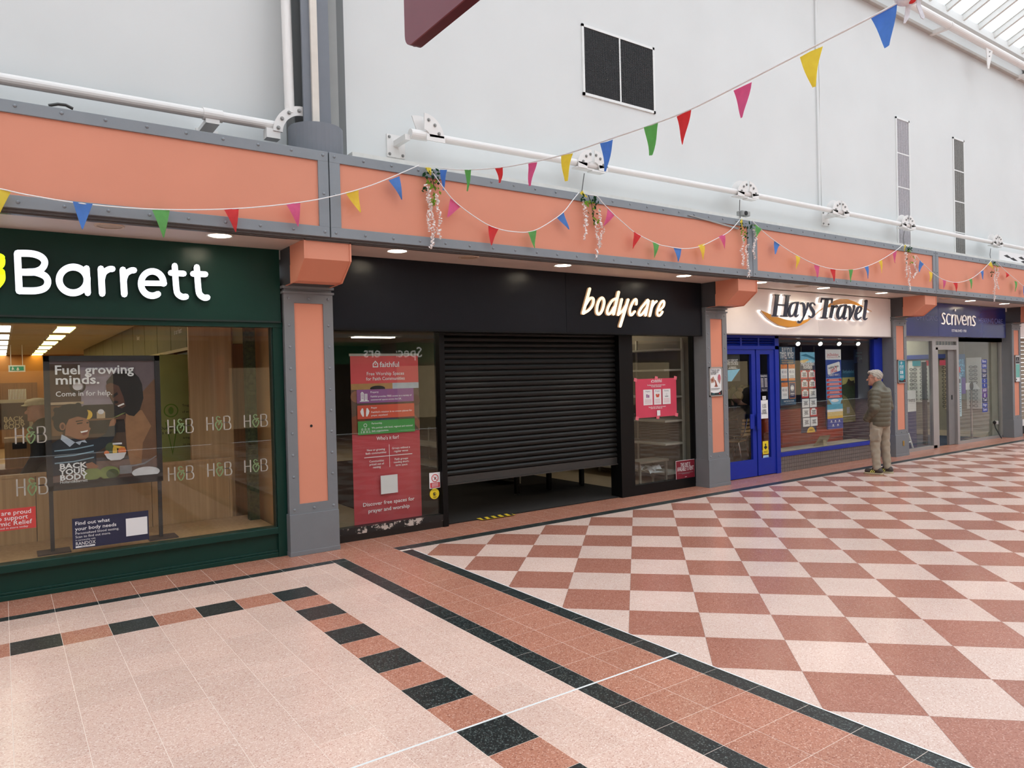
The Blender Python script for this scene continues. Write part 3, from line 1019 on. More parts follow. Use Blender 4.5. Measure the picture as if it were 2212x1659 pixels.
# interior room
mat('hb_ceiling', (206, 196, 168), 0.8); mat('hb_wall', (176, 132, 84), 0.7); mat('olive_panel', (112, 108, 78), 0.6)
sbox('ceiling_shop', -6, 2.3, 7.48, 26, 2.75, 2.85, 'hb_ceiling')
sbox('floor_shop', -6, 2.3, 7.62, 26, -0.08, 0.004, 'oak_floor')
sbox('wall_side', 2.3, 2.42, 7.62, 26, 0, 2.85, 'hb_wall')
sbox('wall_rear', -6, 2.42, 26, 26.2, 0, 2.85, mat('hb_rear', (182, 124, 62), 0.7, var=0.1, scale=1))
sbox('wall_side', -6.2, -6, 7.48, 26.2, 0, 2.85, 'hb_wall')
sbox('trim_5', -6, 2.3, 7.48, 7.62, 2.33, 2.85, 'hb_ceiling')
# raised oak window bed and panelling
t = boxo('window_display_bed', -6, 2.24, 7.475, 8.27, 0.004, 0.2995, 'oak'); tag(t, 'low pale oak window bed behind the glass of the green shop', 'display plinth')
wb = empty('oak_screen', (0.5, 8.3, 0.0), 'waist-high oak panel screen at the back of the green shop window', 'screen')
for k, (a, b) in enumerate([(-2.2, -1.0), (-1.0, 0.25), (0.25, 1.25), (1.25, 2.02)]):
    boxo('back_panel', a + 0.003, b - 0.003, 8.28, 8.33, 0.004, 0.92, 'oak', wb)
boxo('return_panel', 2.02, 2.05, 8.28, 8.35, 0.004, 0.92, 'oak', wb)
boxo('top_rail', -2.2, 2.05, 8.27, 8.345, 0.92, 0.95, 'oak', wb)
tp = empty('tall_oak_panel', (1.85, 8.4, 0.004), 'tall oak panel standing just inside the right of the green shop window', 'panel')
boxo('panel', 1.66, 2.10, 8.36, 8.42, 0.004, 2.70, 'oak', tp)
boxo('edge', 2.10, 2.115, 8.355, 8.425, 0.004, 2.70, 'brown_wood', tp)
mo = mat('moss', (66, 70, 40), 0.9, var=0.5, scale=30, bump=0.8)
tp = boxo('foliage_panel', 2.13, 2.23, 7.9, 8.0, 0.301, 2.70, mo)
tag(tp, 'dark green moss textured panel at the right side of the green shop window', 'panel')
# ceiling light boxes
mat('warm_panel', (255, 226, 130), 0.5, emit=5.0, var=0)
mat('white_panel', (255, 246, 226), 0.5, emit=5.5, var=0)
k = 0
for row, (xa, xb, mm) in enumerate([(0.78, 1.04, 'warm_panel'), (-0.10, 0.16, 'white_panel'), (-2.0, -1.7, 'white_panel')]):
    for j, yy in enumerate([9.2, 11.4, 13.9, 16.2, 18.4, 20.6, 22.8, 25.0]):
        if row == 0 and j < 1: continue  # right row's panel nearest the window is added to brighten the interior
        t = empty('ceiling_light', (xa, yy, 2.75), ['warm yellow', 'white', 'white'][row] + ' ceiling light panel, %s from the window in the %s row' % (ORD[j], ['right', 'middle', 'left'][row]), 'light', 'ceiling panels in the green shop')
        boxo('diffuser', xa, xb, yy, yy + 1.35, 2.735, 2.748, mm, t)
        MB().box(xa - 0.03, xa, yy - 0.03, yy + 1.38, 2.725, 2.75).box(xb, xb + 0.03, yy - 0.03, yy + 1.38, 2.725, 2.75).build('frame', 'white_trim', t)
# side shelving: bays with olive headers, uprights, shelves and products
mat('product_a', (214, 210, 196), 0.5); mat('product_b', (60, 110, 74), 0.5); mat('product_c', (186, 70, 60), 0.5); mat('product_d', (54, 44, 36), 0.3); mat('product_e', (206, 186, 120), 0.5)
mat('shelf_label', (196, 150, 120), 0.6)
SX = 1.88
bay_y = [8.45, 9.4, 10.4, 11.4, 12.5, 13.7, 15.0, 16.5, 18.0, 19.5, 21.0, 22.5]
for i in range(len(bay_y) - 1):
    a, b = bay_y[i], bay_y[i + 1]
    t = empty('shelf_bay', (2.1, a, 0), 'brown wooden shelf bay %s on the right wall of the green shop' % ['first', 'second', 'third', 'fourth', 'fifth', 'sixth', 'seventh', 'eighth', 'ninth', 'tenth', 'eleventh'][i], 'shelf', 'wall shelving in the green shop')
    boxo('upright', SX, 2.29, a, a + 0.05, 0, 2.20, 'brown_wood', t)
    boxo('back', 2.25, 2.29, a + 0.05, b, 0, 2.20, 'brown_wood', t)
    boxo('header', SX - 0.03, 2.29, a + 0.015, b - 0.015, 2.20, 2.745, 'olive_panel' if i != 0 else mat('cream_header', (196, 184, 130), 0.6), t)
    boxo('header_rail', SX - 0.045, SX - 0.02, a, b, 2.17, 2.205, mat('pale_rail', (190, 176, 140), 0.5), t)
    if i in (0, 1, 4):
        v, fc = text2d(['Collection\nPoint', 'Our wellness\nis our heart', '', '', 'Beauty'][i], 0.1, 0.01, align='CENTER')
        MB().add([(SX - 0.034, (a + b) / 2 - u, 2.5 + w) for u, w in v], fc).build('header_lettering', 'print_white' if i else 'print_black', t)
    if i in (1, 2, 3):
        boxo('hanging_card', SX + 0.02, SX + 0.03, a + 0.1, b - 0.12, 1.98, 2.16, mat('sage_card', (112, 120, 104), 0.6), t)
    for zz in (0.35, 0.72, 1.08, 1.42, 1.76):
        boxo('shelf', SX + 0.06, 2.26, a + 0.05, b, zz - 0.02, zz, 'brown_wood', t)
        boxo('price_strip', SX + 0.045, SX + 0.06, a + 0.05, b, zz - 0.035, zz + 0.005, 'shelf_label', t)
    if i < 4:
        for zz in (0.72, 1.08, 1.42, 1.76):
            for c in range(4):
                yy = a + 0.12 + c * (b - a - 0.16) / 4 + random.uniform(0, 0.05)
                hh = random.uniform(0.10, 0.2); r = random.uniform(0.028, 0.042)
                m = random.choice(['product_a', 'product_a', 'product_b', 'product_c', 'product_d', 'product_e'])
                bt = MB().lathe([(r, 0), (r, hh * .72), (r * .5, hh * .82), (r * .5, hh), (0, hh)], (SX + 0.14, yy, zz + 0.001), 'Z', 10).build('product_bottle', m)
                tag(bt, 'small %s bottle, %s of four on the %s shelf of the %s bay' % (dict(product_a='cream', product_b='green', product_c='red', product_d='dark', product_e='tan')[m], ['nearest', 'second', 'third', 'farthest'][c], {0.72: 'lowest', 1.08: 'second', 1.42: 'third', 1.76: 'top'}[zz], ['first', 'second', 'third', 'fourth'][i]), 'bottle', 'products on the green shop shelves')
# tall lime banner beside the shelving
ban = empty('tall_banner', (1.62, 8.7, 0), 'tall pale lime banner with green drop outline behind the green shop window', 'banner')
_x0, _x1, _z0, _z1 = 1.60, 1.95, 0.0, 2.12
mat('lime_card', (176, 180, 104), 0.6); mat('leaf_green', (110, 150, 40), 0.6)
boxo('card', 1.46, 1.82, 8.88, 8.92, 0.004, 2.10, 'lime_card', ban)
f = Flat(1.46, 1.82, 0.0, 2.10, 8.879)
f.ring(0.28, 0.30, 0.07, 0.012, 'leaf_green'); f.ell(0.28, 0.30, 0.07, 0.02, 'leaf_green')
f.poly([(0.10, 0.36), (0.14, 0.36), (0.29, 0.52), (0.44, 0.36), (0.48, 0.36), (0.29, 0.54)], 'leaf_green')
f.text('Our wellness\nis our heart', 0.30, 0.40, 0.05, 'print_black', bold=0.005)
for r_ in range(7): f.text(['Tough pattern', 'of wonder', 'any date right', 'for every way', 'moments that', 'bring it all', 'to nature'][r_], 0.60, 0.28 + r_ * 0.035, 0.035, 'print_black', align='LEFT')
f.build('print', ban)

# poster stand
ps = empty('poster_stand', (0.78, 7.62, 0.30), 'black floor poster stand with a picture of a laughing boy, inside the green shop window', 'poster stand')
A0, A1, B0, B1 = 0.314, 1.248, 0.845, 2.043
PYY = 7.60
MB().box(A0, A1, PYY, PYY + 0.04, B1 - 0.05, B1).box(A0, A1, PYY, PYY + 0.04, B0, B0 + 0.045).box(A0, A0 + 0.045, PYY, PYY + 0.04, B0, B1).box(A1 - 0.045, A1, PYY, PYY + 0.04, B0, B1).build('frame', mat('stand_black', (40, 38, 40), 0.4), ps)
for x in (A0 + 0.012, A1 - 0.044):
    boxo('leg', x, x + 0.032, PYY + 0.01, PYY + 0.04, 0.305, B0, 'stand_black', ps)
    boxo('foot', x - 0.1, x + 0.15, PYY - 0.09, PYY + 0.13, 0.300, 0.312, mat('foot_brown', (64, 52, 48), 0.5), ps)
boxo('backing', A0 + 0.04, A1 - 0.04, PYY + 0.018, PYY + 0.03, B0 + 0.04, B1 - 0.045, 'print_black', ps)
f = Flat(A0 + 0.045, A1 - 0.045, B0 + 0.045, B1 - 0.05, PYY + 0.017)
P_ = lambda n, c: mat('poster_' + n, c, 0.5, var=0.10, scale=14)
P_('wall', (104, 88, 92)); P_('kitchen', (74, 52, 40)); P_('window', (136, 122, 132)); P_('shelf', (112, 78, 52)); P_('dark', (34, 28, 28)); P_('skin', (140, 92, 68)); P_('skin_dark', (88, 54, 42)); P_('hair', (28, 24, 24)); P_('shirt', (28, 36, 46)); P_('stripe', (130, 154, 168)); P_('collar', (176, 184, 198)); P_('tan', (146, 104, 72)); P_('tan_dark', (110, 76, 54)); P_('bowl', (206, 202, 204)); P_('banana', (214, 170, 60)); P_('fruit', (210, 110, 50)); P_('green', (120, 128, 74)); P_('grey', (80, 74, 74)); P_('board', (120, 96, 88)); P_('jar', (176, 150, 120)); P_('teeth', (230, 225, 220)); P_('lip', (120, 50, 46)); P_('green_dark', (70, 80, 50)); P_('steel', (128, 124, 126))
f.rect(0, 0, 1, 1, 'poster_kitchen')
f.rect(0.0, 0.0, 1, 0.34, 'poster_wall'); f.rect(0.28, 0.05, 0.74, 0.38, 'poster_window')
f.rect(0, 0.02, 0.28, 0.42, 'poster_kitchen'); f.rect(0, 0.33, 0.30, 0.35, 'poster_jar')
f.ring(0.25, 0.205, 0.055, 0.018, 'poster_dark'); f.ell(0.25, 0.205, 0.045, 0.032, 'poster_bowl')
f.rect(0.30, 0.36, 0.72, 0.60, 'poster_dark'); f.rect(0.28, 0.475, 0.72, 0.49, 'poster_shelf')
f.ell(0.33, 0.44, 0.05, 0.04, 'poster_banana'); f.rect(0.42, 0.42, 0.50, 0.475, 'poster_jar'); f.ell(0.46, 0.42, 0.03, 0.02, 'poster_bowl')
f.rect(0.0, 0.36, 0.10, 0.60, 'poster_shelf')
f.rect(0.36, 0.60, 0.74, 0.84, 'poster_kitchen'); f.rect(0, 0.82, 1, 1, 'poster_board'); f.rect(0.3, 0.80, 1, 0.83, 'poster_grey')
# man on the right
f.poly([(0.80, 0.33), (0.99, 0.16), (1, 0.16), (1, 0.84), (0.78, 0.84), (0.72, 0.70), (0.68, 0.48), (0.74, 0.42)], 'poster_tan_dark')
f.poly([(0.70, 0.44), (0.86, 0.42), (0.95, 0.56), (0.86, 0.70), (0.84, 0.88), (0.73, 0.88), (0.70, 0.74), (0.69, 0.56)], 'poster_tan')
f.poly([(0.52, 0.17), (0.58, 0.11), (0.68, 0.08), (0.78, 0.09), (0.84, 0.14), (0.87, 0.20), (0.88, 0.32), (0.84, 0.42), (0.78, 0.47), (0.73, 0.46), (0.66, 0.42), (0.58, 0.36), (0.53, 0.27)], 'poster_hair')
f.poly([(0.515, 0.20), (0.56, 0.18), (0.64, 0.21), (0.68, 0.30), (0.70, 0.38), (0.66, 0.40), (0.60, 0.37), (0.56, 0.31), (0.52, 0.26)], 'poster_skin_dark')
f.poly([(0.57, 0.29), (0.62, 0.26), (0.63, 0.28), (0.58, 0.31)], 'poster_hair'); f.ell(0.60, 0.345, 0.03, 0.012, 'poster_hair'); f.poly([(0.62, 0.375), (0.68, 0.355), (0.69, 0.365), (0.63, 0.385)], 'poster_teeth')
# boy
f.ell(0.18, 0.44, 0.155, 0.095, 'poster_hair'); f.ell(0.09, 0.50, 0.07, 0.07, 'poster_hair'); f.ell(0.28, 0.43, 0.06, 0.05, 'poster_hair')
for k in range(14):
    a = random.uniform(0, 6.28); f.ell(0.18 + 0.15 * math.cos(a), 0.435 + 0.085 * math.sin(a), 0.03, 0.022, 'poster_hair', n=10)
f.poly([(0.13, 0.52), (0.16, 0.47), (0.24, 0.45), (0.32, 0.47), (0.345, 0.50), (0.345, 0.54), (0.36, 0.555), (0.345, 0.575), (0.335, 0.62), (0.30, 0.645), (0.24, 0.64), (0.17, 0.61), (0.12, 0.60)], 'poster_skin')
f.ell(0.10, 0.525, 0.028, 0.032, 'poster_skin'); f.ell(0.10, 0.527, 0.014, 0.02, 'poster_skin_dark')
f.poly([(0.23, 0.505), (0.285, 0.50), (0.28, 0.51), (0.235, 0.515)], 'poster_hair'); f.poly([(0.22, 0.487), (0.29, 0.48), (0.29, 0.487), (0.225, 0.495)], 'poster_hair'); f.ell(0.33, 0.505, 0.012, 0.006, 'poster_hair')
f.poly([(0.255, 0.575), (0.335, 0.565), (0.325, 0.595), (0.29, 0.61)], 'poster_lip'); f.poly([(0.26, 0.575), (0.333, 0.566), (0.325, 0.578), (0.27, 0.587)], 'poster_teeth')
f.poly([(0.14, 0.60), (0.24, 0.64), (0.26, 0.68), (0.12, 0.66)], 'poster_skin_dark')
f.poly([(0.0, 0.66), (0.10, 0.61), (0.30, 0.65), (0.42, 0.64), (0.50, 0.60), (0.53, 0.54), (0.59, 0.53), (0.60, 0.60), (0.55, 0.68), (0.44, 0.74), (0.40, 0.75), (0.40, 0.90), (0.0, 0.92)], 'poster_shirt')
f.poly([(0.09, 0.59), (0.13, 0.61), (0.21, 0.66), (0.16, 0.695), (0.08, 0.63)], 'poster_collar'); f.poly([(0.21, 0.66), (0.30, 0.645), (0.32, 0.67), (0.27, 0.66), (0.25, 0.685)], 'poster_collar')
for q in (0.70, 0.75, 0.80): f.poly([(0.02, q + 0.015), (0.20, q + 0.01), (0.38, q - 0.012), (0.38, q - 0.002), (0.20, q + 0.02), (0.02, q + 0.025)], 'poster_stripe')
f.poly([(0.53, 0.545), (0.545, 0.50), (0.57, 0.485), (0.60, 0.49), (0.60, 0.515), (0.585, 0.54)], 'poster_skin'); f.poly([(0.60, 0.46), (0.66, 0.445), (0.70, 0.46), (0.69, 0.49), (0.63, 0.49)], 'poster_skin_dark'); f.poly([(0.57, 0.475), (0.66, 0.44), (0.70, 0.435), (0.62, 0.465)], 'poster_green')
# fruit bowl, vegetables, hands
f.ell(0.54, 0.725, 0.05, 0.045, 'poster_green_dark'); f.ell(0.58, 0.755, 0.022, 0.05, 'poster_banana'); f.poly([(0.56, 0.70), (0.68, 0.725), (0.67, 0.745), (0.58, 0.725)], 'poster_banana'); f.ell(0.65, 0.755, 0.04, 0.03, 'poster_fruit'); f.ell(0.50, 0.765, 0.025, 0.02, 'poster_fruit'); f.rect(0.56, 0.685, 0.65, 0.70, 'poster_bowl')
f.poly([(0.48, 0.77), (0.69, 0.77), (0.665, 0.815), (0.63, 0.83), (0.54, 0.83), (0.505, 0.81)], 'poster_bowl')
f.ell(0.36, 0.93, 0.09, 0.05, 'poster_green'); f.ell(0.52, 0.93, 0.10, 0.055, 'poster_green'); f.ell(0.55, 0.94, 0.06, 0.04, 'poster_green_dark'); f.rect(0.62, 0.88, 0.74, 0.95, 'poster_steel'); f.ell(0.88, 0.95, 0.14, 0.045, 'poster_bowl'); f.poly([(0.72, 0.885), (0.86, 0.87), (0.99, 0.815), (0.99, 0.823), (0.87, 0.883), (0.73, 0.897)], 'poster_steel')
f.poly([(0.30, 0.84), (0.36, 0.83), (0.42, 0.87), (0.40, 0.885), (0.31, 0.88)], 'poster_skin')
f.rect(0, 0.975, 1, 1, 'poster_dark')
f.text('Fuel growing', 0.04, 0.105, 0.115, 'print_white', align='LEFT', bold=0.018, maxw=0.74)
f.text('minds.', 0.045, 0.185, 0.115, 'print_white', align='LEFT', bold=0.018, maxw=0.40)
f.text('Come in for help.', 0.045, 0.283, 0.065, 'print_white', align='LEFT', bold=0.004, maxw=0.52)
for k, s in enumerate(['BACK', 'YOUR', 'BODY']): f.text(s, 0.06, 0.868 + 0.046 * k, 0.066, 'print_white', align='LEFT', bold=0.03, maxw=0.25)
f.text('Holland&Barrett', 0.06, 0.985, 0.036, 'print_white', align='LEFT', maxw=0.25)
f.build('print', ps)

# decals on the glass
mat('decal_grey', (170, 164, 154), 0.6); mat('decal_green', (118, 142, 96), 0.6)
def hb_decal(cx0, cy0, cx1, cy1, label):
    x0, x1, z0, z1 = rectY(cx0, cy0, cx1, cy1, GYH - 0.002)
    h = z1 - z0; w = x1 - x0
    t = MB()
    fH = lambda u, v: (x0 + u * w, z0 + v * h)
    y0, y1 = GYH - 0.0015, GYH - 0.0005
    for st in ([(0.03, 0.06), (0.03, 0.94)], [(0.26, 0.06), (0.26, 0.94)], [(0.03, 0.5), (0.26, 0.5)]):
        stroke_solid(t, st, 0.05, fH, y0, y1, smooth=False, round_ends=False)
    stroke_solid(t, [(0.70, 0.06), (0.70, 0.94)], 0.05, fH, y0, y1, smooth=False, round_ends=False)
    stroke_solid(t, [(0.70, 0.93), (0.88, 0.92), (0.93, 0.74), (0.88, 0.54), (0.70, 0.52)], 0.05, fH, y0, y1)
    stroke_solid(t, [(0.70, 0.52), (0.90, 0.50), (0.96, 0.28), (0.90, 0.08), (0.70, 0.07)], 0.05, fH, y0, y1)
    stroke_solid(t, [(0.54, 0.86), (0.46, 0.95), (0.40, 0.82), (0.46, 0.66), (0.56, 0.68)], 0.045, fH, y0, y1, mi=1)
    stroke_solid(t, [(0.60, 0.66), (0.52, 0.56), (0.42, 0.60), (0.36, 0.42), (0.40, 0.22), (0.48, 0.04), (0.58, 0.24), (0.61, 0.46), (0.54, 0.54), (0.48, 0.40)], 0.05, fH, y0, y1, mi=1)
    tag(t.build('window_decal', ['decal_grey', 'decal_green']), label, 'decal', 'letter decals on the green shop window')
hb_decal(31, 922, 103, 957, 'letter H and B decal, upper row, left of the poster stand')
hb_decal(34, 1033, 106, 1068, 'letter H and B decal, lower row, left of the poster stand')
hb_decal(361, 905, 420, 936, 'letter H and B decal, upper row, just right of the poster stand')
hb_decal(445, 899, 501, 929, 'letter H and B decal, upper row, middle of the three on the right')
hb_decal(526, 895, 580, 922, 'letter H and B decal, upper row, nearest the grey pillar')
hb_decal(362, 1008, 421, 1036, 'letter H and B decal, lower row, just right of the poster stand')
hb_decal(447, 1000, 503, 1027, 'letter H and B decal, lower row, middle of the three on the right')
hb_decal(527, 993, 580, 1018, 'letter H and B decal, lower row, nearest the grey pillar')
# stickers
mat('sticker_navy', (34, 38, 66), 0.4); mat('sticker_red', (196, 62, 58), 0.45)
x0, x1, z0, z1 = 0.480, 1.083, 0.344, 0.611
t = empty('window_sticker', (0.78, GYH - 0.003, z0), 'navy landscape sticker about body needs at the bottom of the green shop window', 'sticker')
boxo('sheet', x0, x1, GYH - 0.003, GYH - 0.0005, z0, z1, 'sticker_navy', t)
f = Flat(x0, x1, z0, z1, GYH - 0.003)
f.text('Find out what', 0.035, 0.22, 0.044, 'print_white', 'LEFT', bold=0.01, maxw=0.44)
f.text('your body needs', 0.035, 0.40, 0.044, 'print_white', 'LEFT', bold=0.01, maxw=0.53)
f.text('Personalised blood testing.', 0.035, 0.53, 0.029, 'print_white', 'LEFT', maxw=0.56)
f.text('Scan to find out more.', 0.035, 0.645, 0.029, 'print_white', 'LEFT', maxw=0.45)
f.text('In partnership with', 0.035, 0.74, 0.019, 'print_white', 'LEFT', maxw=0.25)
f.text('RANDOX', 0.035, 0.885, 0.042, 'print_white', 'LEFT', bold=0.004, maxw=0.25)
f.rect(0.035, 0.91, 0.28, 0.965, 'print_white'); f.text('HEALTH', 0.16, 0.96, 0.018, 'sticker_navy')
f.rect(0.69, 0.20, 0.98, 0.80, 'print_white')
f.build('print', t)
x1, z0, z1 = 0.218, 0.575, 0.755
t = empty('window_sticker', (0, GYH - 0.003, z0), 'red sticker with white words about support, left edge of the green shop window', 'sticker')
x0 = -0.16
boxo('sheet', x0, x1, GYH - 0.003, GYH - 0.0005, z0, z1, 'sticker_red', t)
f = Flat(x0, x1, z0, z1, GYH - 0.003)
f.text('We are proud', 0.92, 0.28, 0.052, 'print_white', 'RIGHT', bold=0.004, maxw=0.80); f.text('to support', 0.85, 0.52, 0.052, 'print_white', 'RIGHT', bold=0.004, maxw=0.60); f.text('Comic Relief', 0.92, 0.77, 0.052, 'print_white', 'RIGHT', bold=0.004, maxw=0.80); f.text('Get involved in store today', 0.85, 0.92, 0.022, 'print_white', 'RIGHT', maxw=0.8)
f.build('print', t)

# things further inside: counter, board, exit sign, second poster
c = empty('till_counter', (-0.1, 9.6, 0), 'oak till counter with two cupboard backs inside the green shop', 'counter')
boxo('body', -1.6, 0.62, 9.5, 10.1, 0.0, 0.86, 'oak', c); boxo('top', -1.65, 0.66, 9.45, 10.15, 0.86, 0.90, 'brown_wood', c)
for a in (0.02, 0.33):
    boxo('cupboard', a, a + 0.29, 9.6, 9.9, 0.90, 1.22, 'oak', c)
    boxo('label_slot', a + 0.07, a + 0.2, 9.592, 9.6, 1.10, 1.17, 'print_black', c)
c = empty('exit_sign', (0.35, 20.0, 2.2), 'small green emergency exit sign with running figure inside the green shop', 'sign')
mat('exit_green', (40, 110, 80), 0.4, emit=0.5)
_e = rectY(18, 789, 55, 803, 20.0)
boxo('case', _e[0], _e[1], 20.0, 20.05, _e[2], _e[3], 'white_trim', c); boxo('face', _e[0] + .03, _e[1] - .03, 19.99, 20.0, _e[2] + .03, _e[3] - .03, 'exit_green', c)
f = Flat(_e[0], _e[1], _e[2], _e[3], 19.989); f.ell(0.25, 0.3, 0.03, 0.07, 'print_white'); f.poly([(0.2, 0.4), (0.3, 0.4), (0.35, 0.8), (0.28, 0.6), (0.18, 0.85)], 'print_white'); f.poly([(0.5, 0.35), (0.6, 0.35), (0.6, 0.6), (0.66, 0.6), (0.55, 0.85), (0.44, 0.6), (0.5, 0.6)], 'print_white'); f.build('pictogram', c)
for xx in (_e[0] + .05, _e[1] - .05): MB().tube([(xx, 20.025, _e[3]), (xx, 20.025, 2.75)], 0.006, 5).build('hanger', 'white_trim', c)
c = empty('storage_door', (0.2, 25.9, 0), 'brown wooden rear door with a white louvre vent at the back of the green shop', 'door')
_d = rectY(-10, 828, 83, 905, 25.8)
boxo('leaf', _d[0], _d[1], 25.85, 25.95, 0.0, _d[3], 'brown_wood', c)
_v = rectY(18, 841, 58, 862, 25.8)
for k in range(12):
    xx = _v[0] + (_v[1] - _v[0]) * k / 12
    boxo('vent_slat', xx, xx + (_v[1] - _v[0]) / 20, 25.80, 25.85, _v[2], _v[3], 'white_trim', c)
c = empty('framed_screen', (-0.2, 10.2, 0.9), 'pale framed advertising board behind the till of the green shop', 'board')
_s = rectY(-60, 866, 72, 925, 10.4)
boxo('frame', _s[0], _s[1], 10.4, 10.45, _s[2], _s[3], mat('pale_frame', (200, 184, 150), 0.5), c); boxo('picture', _s[0] + .03, _s[1] - .04, 10.39, 10.4, _s[2], _s[3] - .04, mat('picture_brown', (82, 60, 48), 0.5, var=0.4, scale=9), c)
f = Flat(_s[0], _s[1], _s[2], _s[3], 10.389)
for k, s in enumerate(['BACK', 'YOUR', 'BODY']): f.text(s, 0.50, 0.72 + 0.13 * k, 0.075, mat('print_tan', (200, 180, 140), 0.6, var=0), 'LEFT', bold=0.02)
f.build('print', c)
# ================================================================== EMPTY BLACK SHOP
SY = SHOP_Y
mat('letter_cream', (255, 226, 192), 0.4, emit=0.85, var=0); mat('letter_cream_side', (200, 160, 120), 0.5, emit=0.3, var=0)
th = empty('shop_sign', (5.8, 7.30, 2.31), 'long black shop sign board with glowing cream brush letters at its right end', 'sign')
MB().box(2.862, 6.03, 7.30, 7.50, 2.315, 3.088).box(6.036, 8.672, 7.30, 7.50, 2.315, 3.088).build('board', 'black_sign', th)
boxo('bottom_edge', 2.862, 8.672, 7.296, 7.50, 2.295, 2.315, 'black_frame', th)
mp = sgn(1240, 600, 10.0545, 7.27)
bw = 64
letters = {
 'b': [([(345, 240), (200, 770)], bw, NS), ([(262, 580), (340, 462), (400, 437), (428, 490), (402, 600), (325, 700), (212, 772)], 58)],
 'o': [([(612, 434), (655, 500), (645, 610), (600, 735), (542, 792), (500, 745), (508, 610), (552, 490)], 60, dict(closed=True))],
 'd': [([(972, 312), (862, 790)], bw, NS), ([(905, 455), (830, 500), (755, 620), (722, 740), (748, 792), (805, 755), (875, 640)], 56)],
 'y': [([(1040, 470), (962, 800)], 61, NS), ([(1178, 478), (1005, 1050)], 65, NS), ([(964, 800), (1060, 712), (1125, 610)], 53)],
 'c': [([(1356, 575), (1360, 492), (1335, 468), (1280, 535), (1220, 680), (1220, 785), (1255, 808), (1322, 732)], 55)],
 'a': [([(1606, 480), (1540, 560), (1450, 680), (1410, 775), (1440, 816), (1500, 770), (1590, 640)], 53), ([(1622, 500), (1555, 815)], 58, NS)],
 'r': [([(1718, 510), (1648, 825)], 59, NS), ([(1695, 640), (1740, 565), (1798, 510)], 49)],
 'e': [([(1860, 712), (1945, 620), (1962, 535), (1935, 502), (1880, 560), (1822, 700), (1815, 795), (1850, 824), (1892, 795), (1925, 738)], 49)],
}
for ch, st in letters.items():
    letter('letter_' + ch, st, th, mp, 7.272, 7.30, ['letter_cream', 'letter_cream_side'])

B4 = crop(600, 480, 2.2425)
# left display window
wl_ = struct(empty('window_2', (3.5, SY, 0)))
wx0, wx1 = 2.86, onY(948, 900, SY)[0]
boxo('sill_rail', wx0, wx1 + 0.05, SY - 0.04, SY + 0.06, 0.0, 0.15, mat('worn_black', (20, 19, 19), 0.35, var=0.1), wl_)
boxo('worn_edge', wx0, wx1 + 0.05, SY - 0.046, SY - 0.04, 0.075, 0.15, bpy.data.materials.new('chipped_paint'), wl_)
cp = bpy.data.materials['chipped_paint']; cp.use_nodes = True
_nt = cp.node_tree; _b = _nt.nodes['Principled BSDF']; _g = _nt.nodes.new('ShaderNodeNewGeometry'); _n = _nt.nodes.new('ShaderNodeTexNoise'); _n.inputs['Scale'].default_value = 9; _n.inputs['Detail'].default_value = 9; _n.inputs['Roughness'].default_value = 0.7
_rp = _nt.nodes.new('ShaderNodeValToRGB'); _rp.color_ramp.elements[0].position = 0.53; _rp.color_ramp.elements[0].color = lin((22, 21, 21)); _rp.color_ramp.elements[1].position = 0.56; _rp.color_ramp.elements[1].color = lin((190, 176, 166))
_nt.links.new(_g.outputs['Position'], _n.inputs['Vector']); _nt.links.new(_n.outputs['Fac'], _rp.inputs['Fac']); _nt.links.new(_rp.outputs['Color'], _b.inputs['Base Color'])
boxo('jamb', wx1 + 0.0, wx1 + 0.07, SY - 0.05, SY + 0.08, 0.0, 2.32, 'black_frame', wl_)
boxo('jamb', wx0 - 0.02, wx0 + 0.02, SY - 0.02, SY + 0.06, 0.0, 2.32, 'black_frame', wl_)
boxo('pane', wx0, wx1, SY, SY + 0.01, 0.14, 2.32, 'shop_glass', wl_)
# roller shutter
sx0 = wx1 + 0.07
SHY = 7.60
sx1 = onY(1332, 900, SHY)[0]
sh = struct(empty('door_1', ((sx0 + sx1) / 2, SHY, 0)))
zb = (onY(966, 1043, SHY)[2] + onY(1331, 994, SHY)[2]) / 2
n_sl = 25
pit = (2.34 - zb - 0.06) / n_sl
prof = []
_sm = None
for k in range(n_sl):
    z0 = zb + 0.06 + k * pit
    if _sm is None:
        ps_ = [(0.012, 0.0), (-0.004, 0.004), (-0.016, pit * 0.28), (-0.016, pit * 0.55), (-0.004, pit * 0.84), (0.006, pit * 0.92), (0.012, pit)]
        mb = MB()
        V = []
        for (yy, zz) in ps_: V += [(0, yy, zz), (sx1 - sx0, yy, zz)]
        V += [(0, 0.02, 0), (sx1 - sx0, 0.02, 0), (0, 0.02, pit), (sx1 - sx0, 0.02, pit)]
        fcs = [(2 * i, 2 * i + 1, 2 * i + 3, 2 * i + 2) for i in range(len(ps_) - 1)]
        m_ = 2 * len(ps_)
        fcs.append((m_, m_ + 2, m_ + 3, m_ + 1))
        _sm = bpy.data.meshes.new('slat'); _sm.from_pydata(V, [], fcs); _sm.materials.append(MATS['shutter_black']); _sm.update()
    inst('slat', _sm, (sx0, SHY, z0), sh)
MB().box(sx0, sx1, SHY - 0.012, SHY + 0.03, zb - 0.045, zb + 0.06).box(sx0, sx1, SHY - 0.03, SHY + 0.03, zb - 0.045, zb - 0.03).build('bottom_rail', mat('shutter_rail', (50, 47, 44), 0.5, var=0.1), sh)
boxo('guide_channel', sx0 - 0.02, sx0 + 0.045, SHY - 0.03, SHY + 0.05, 0, 2.34, 'black_frame', sh)
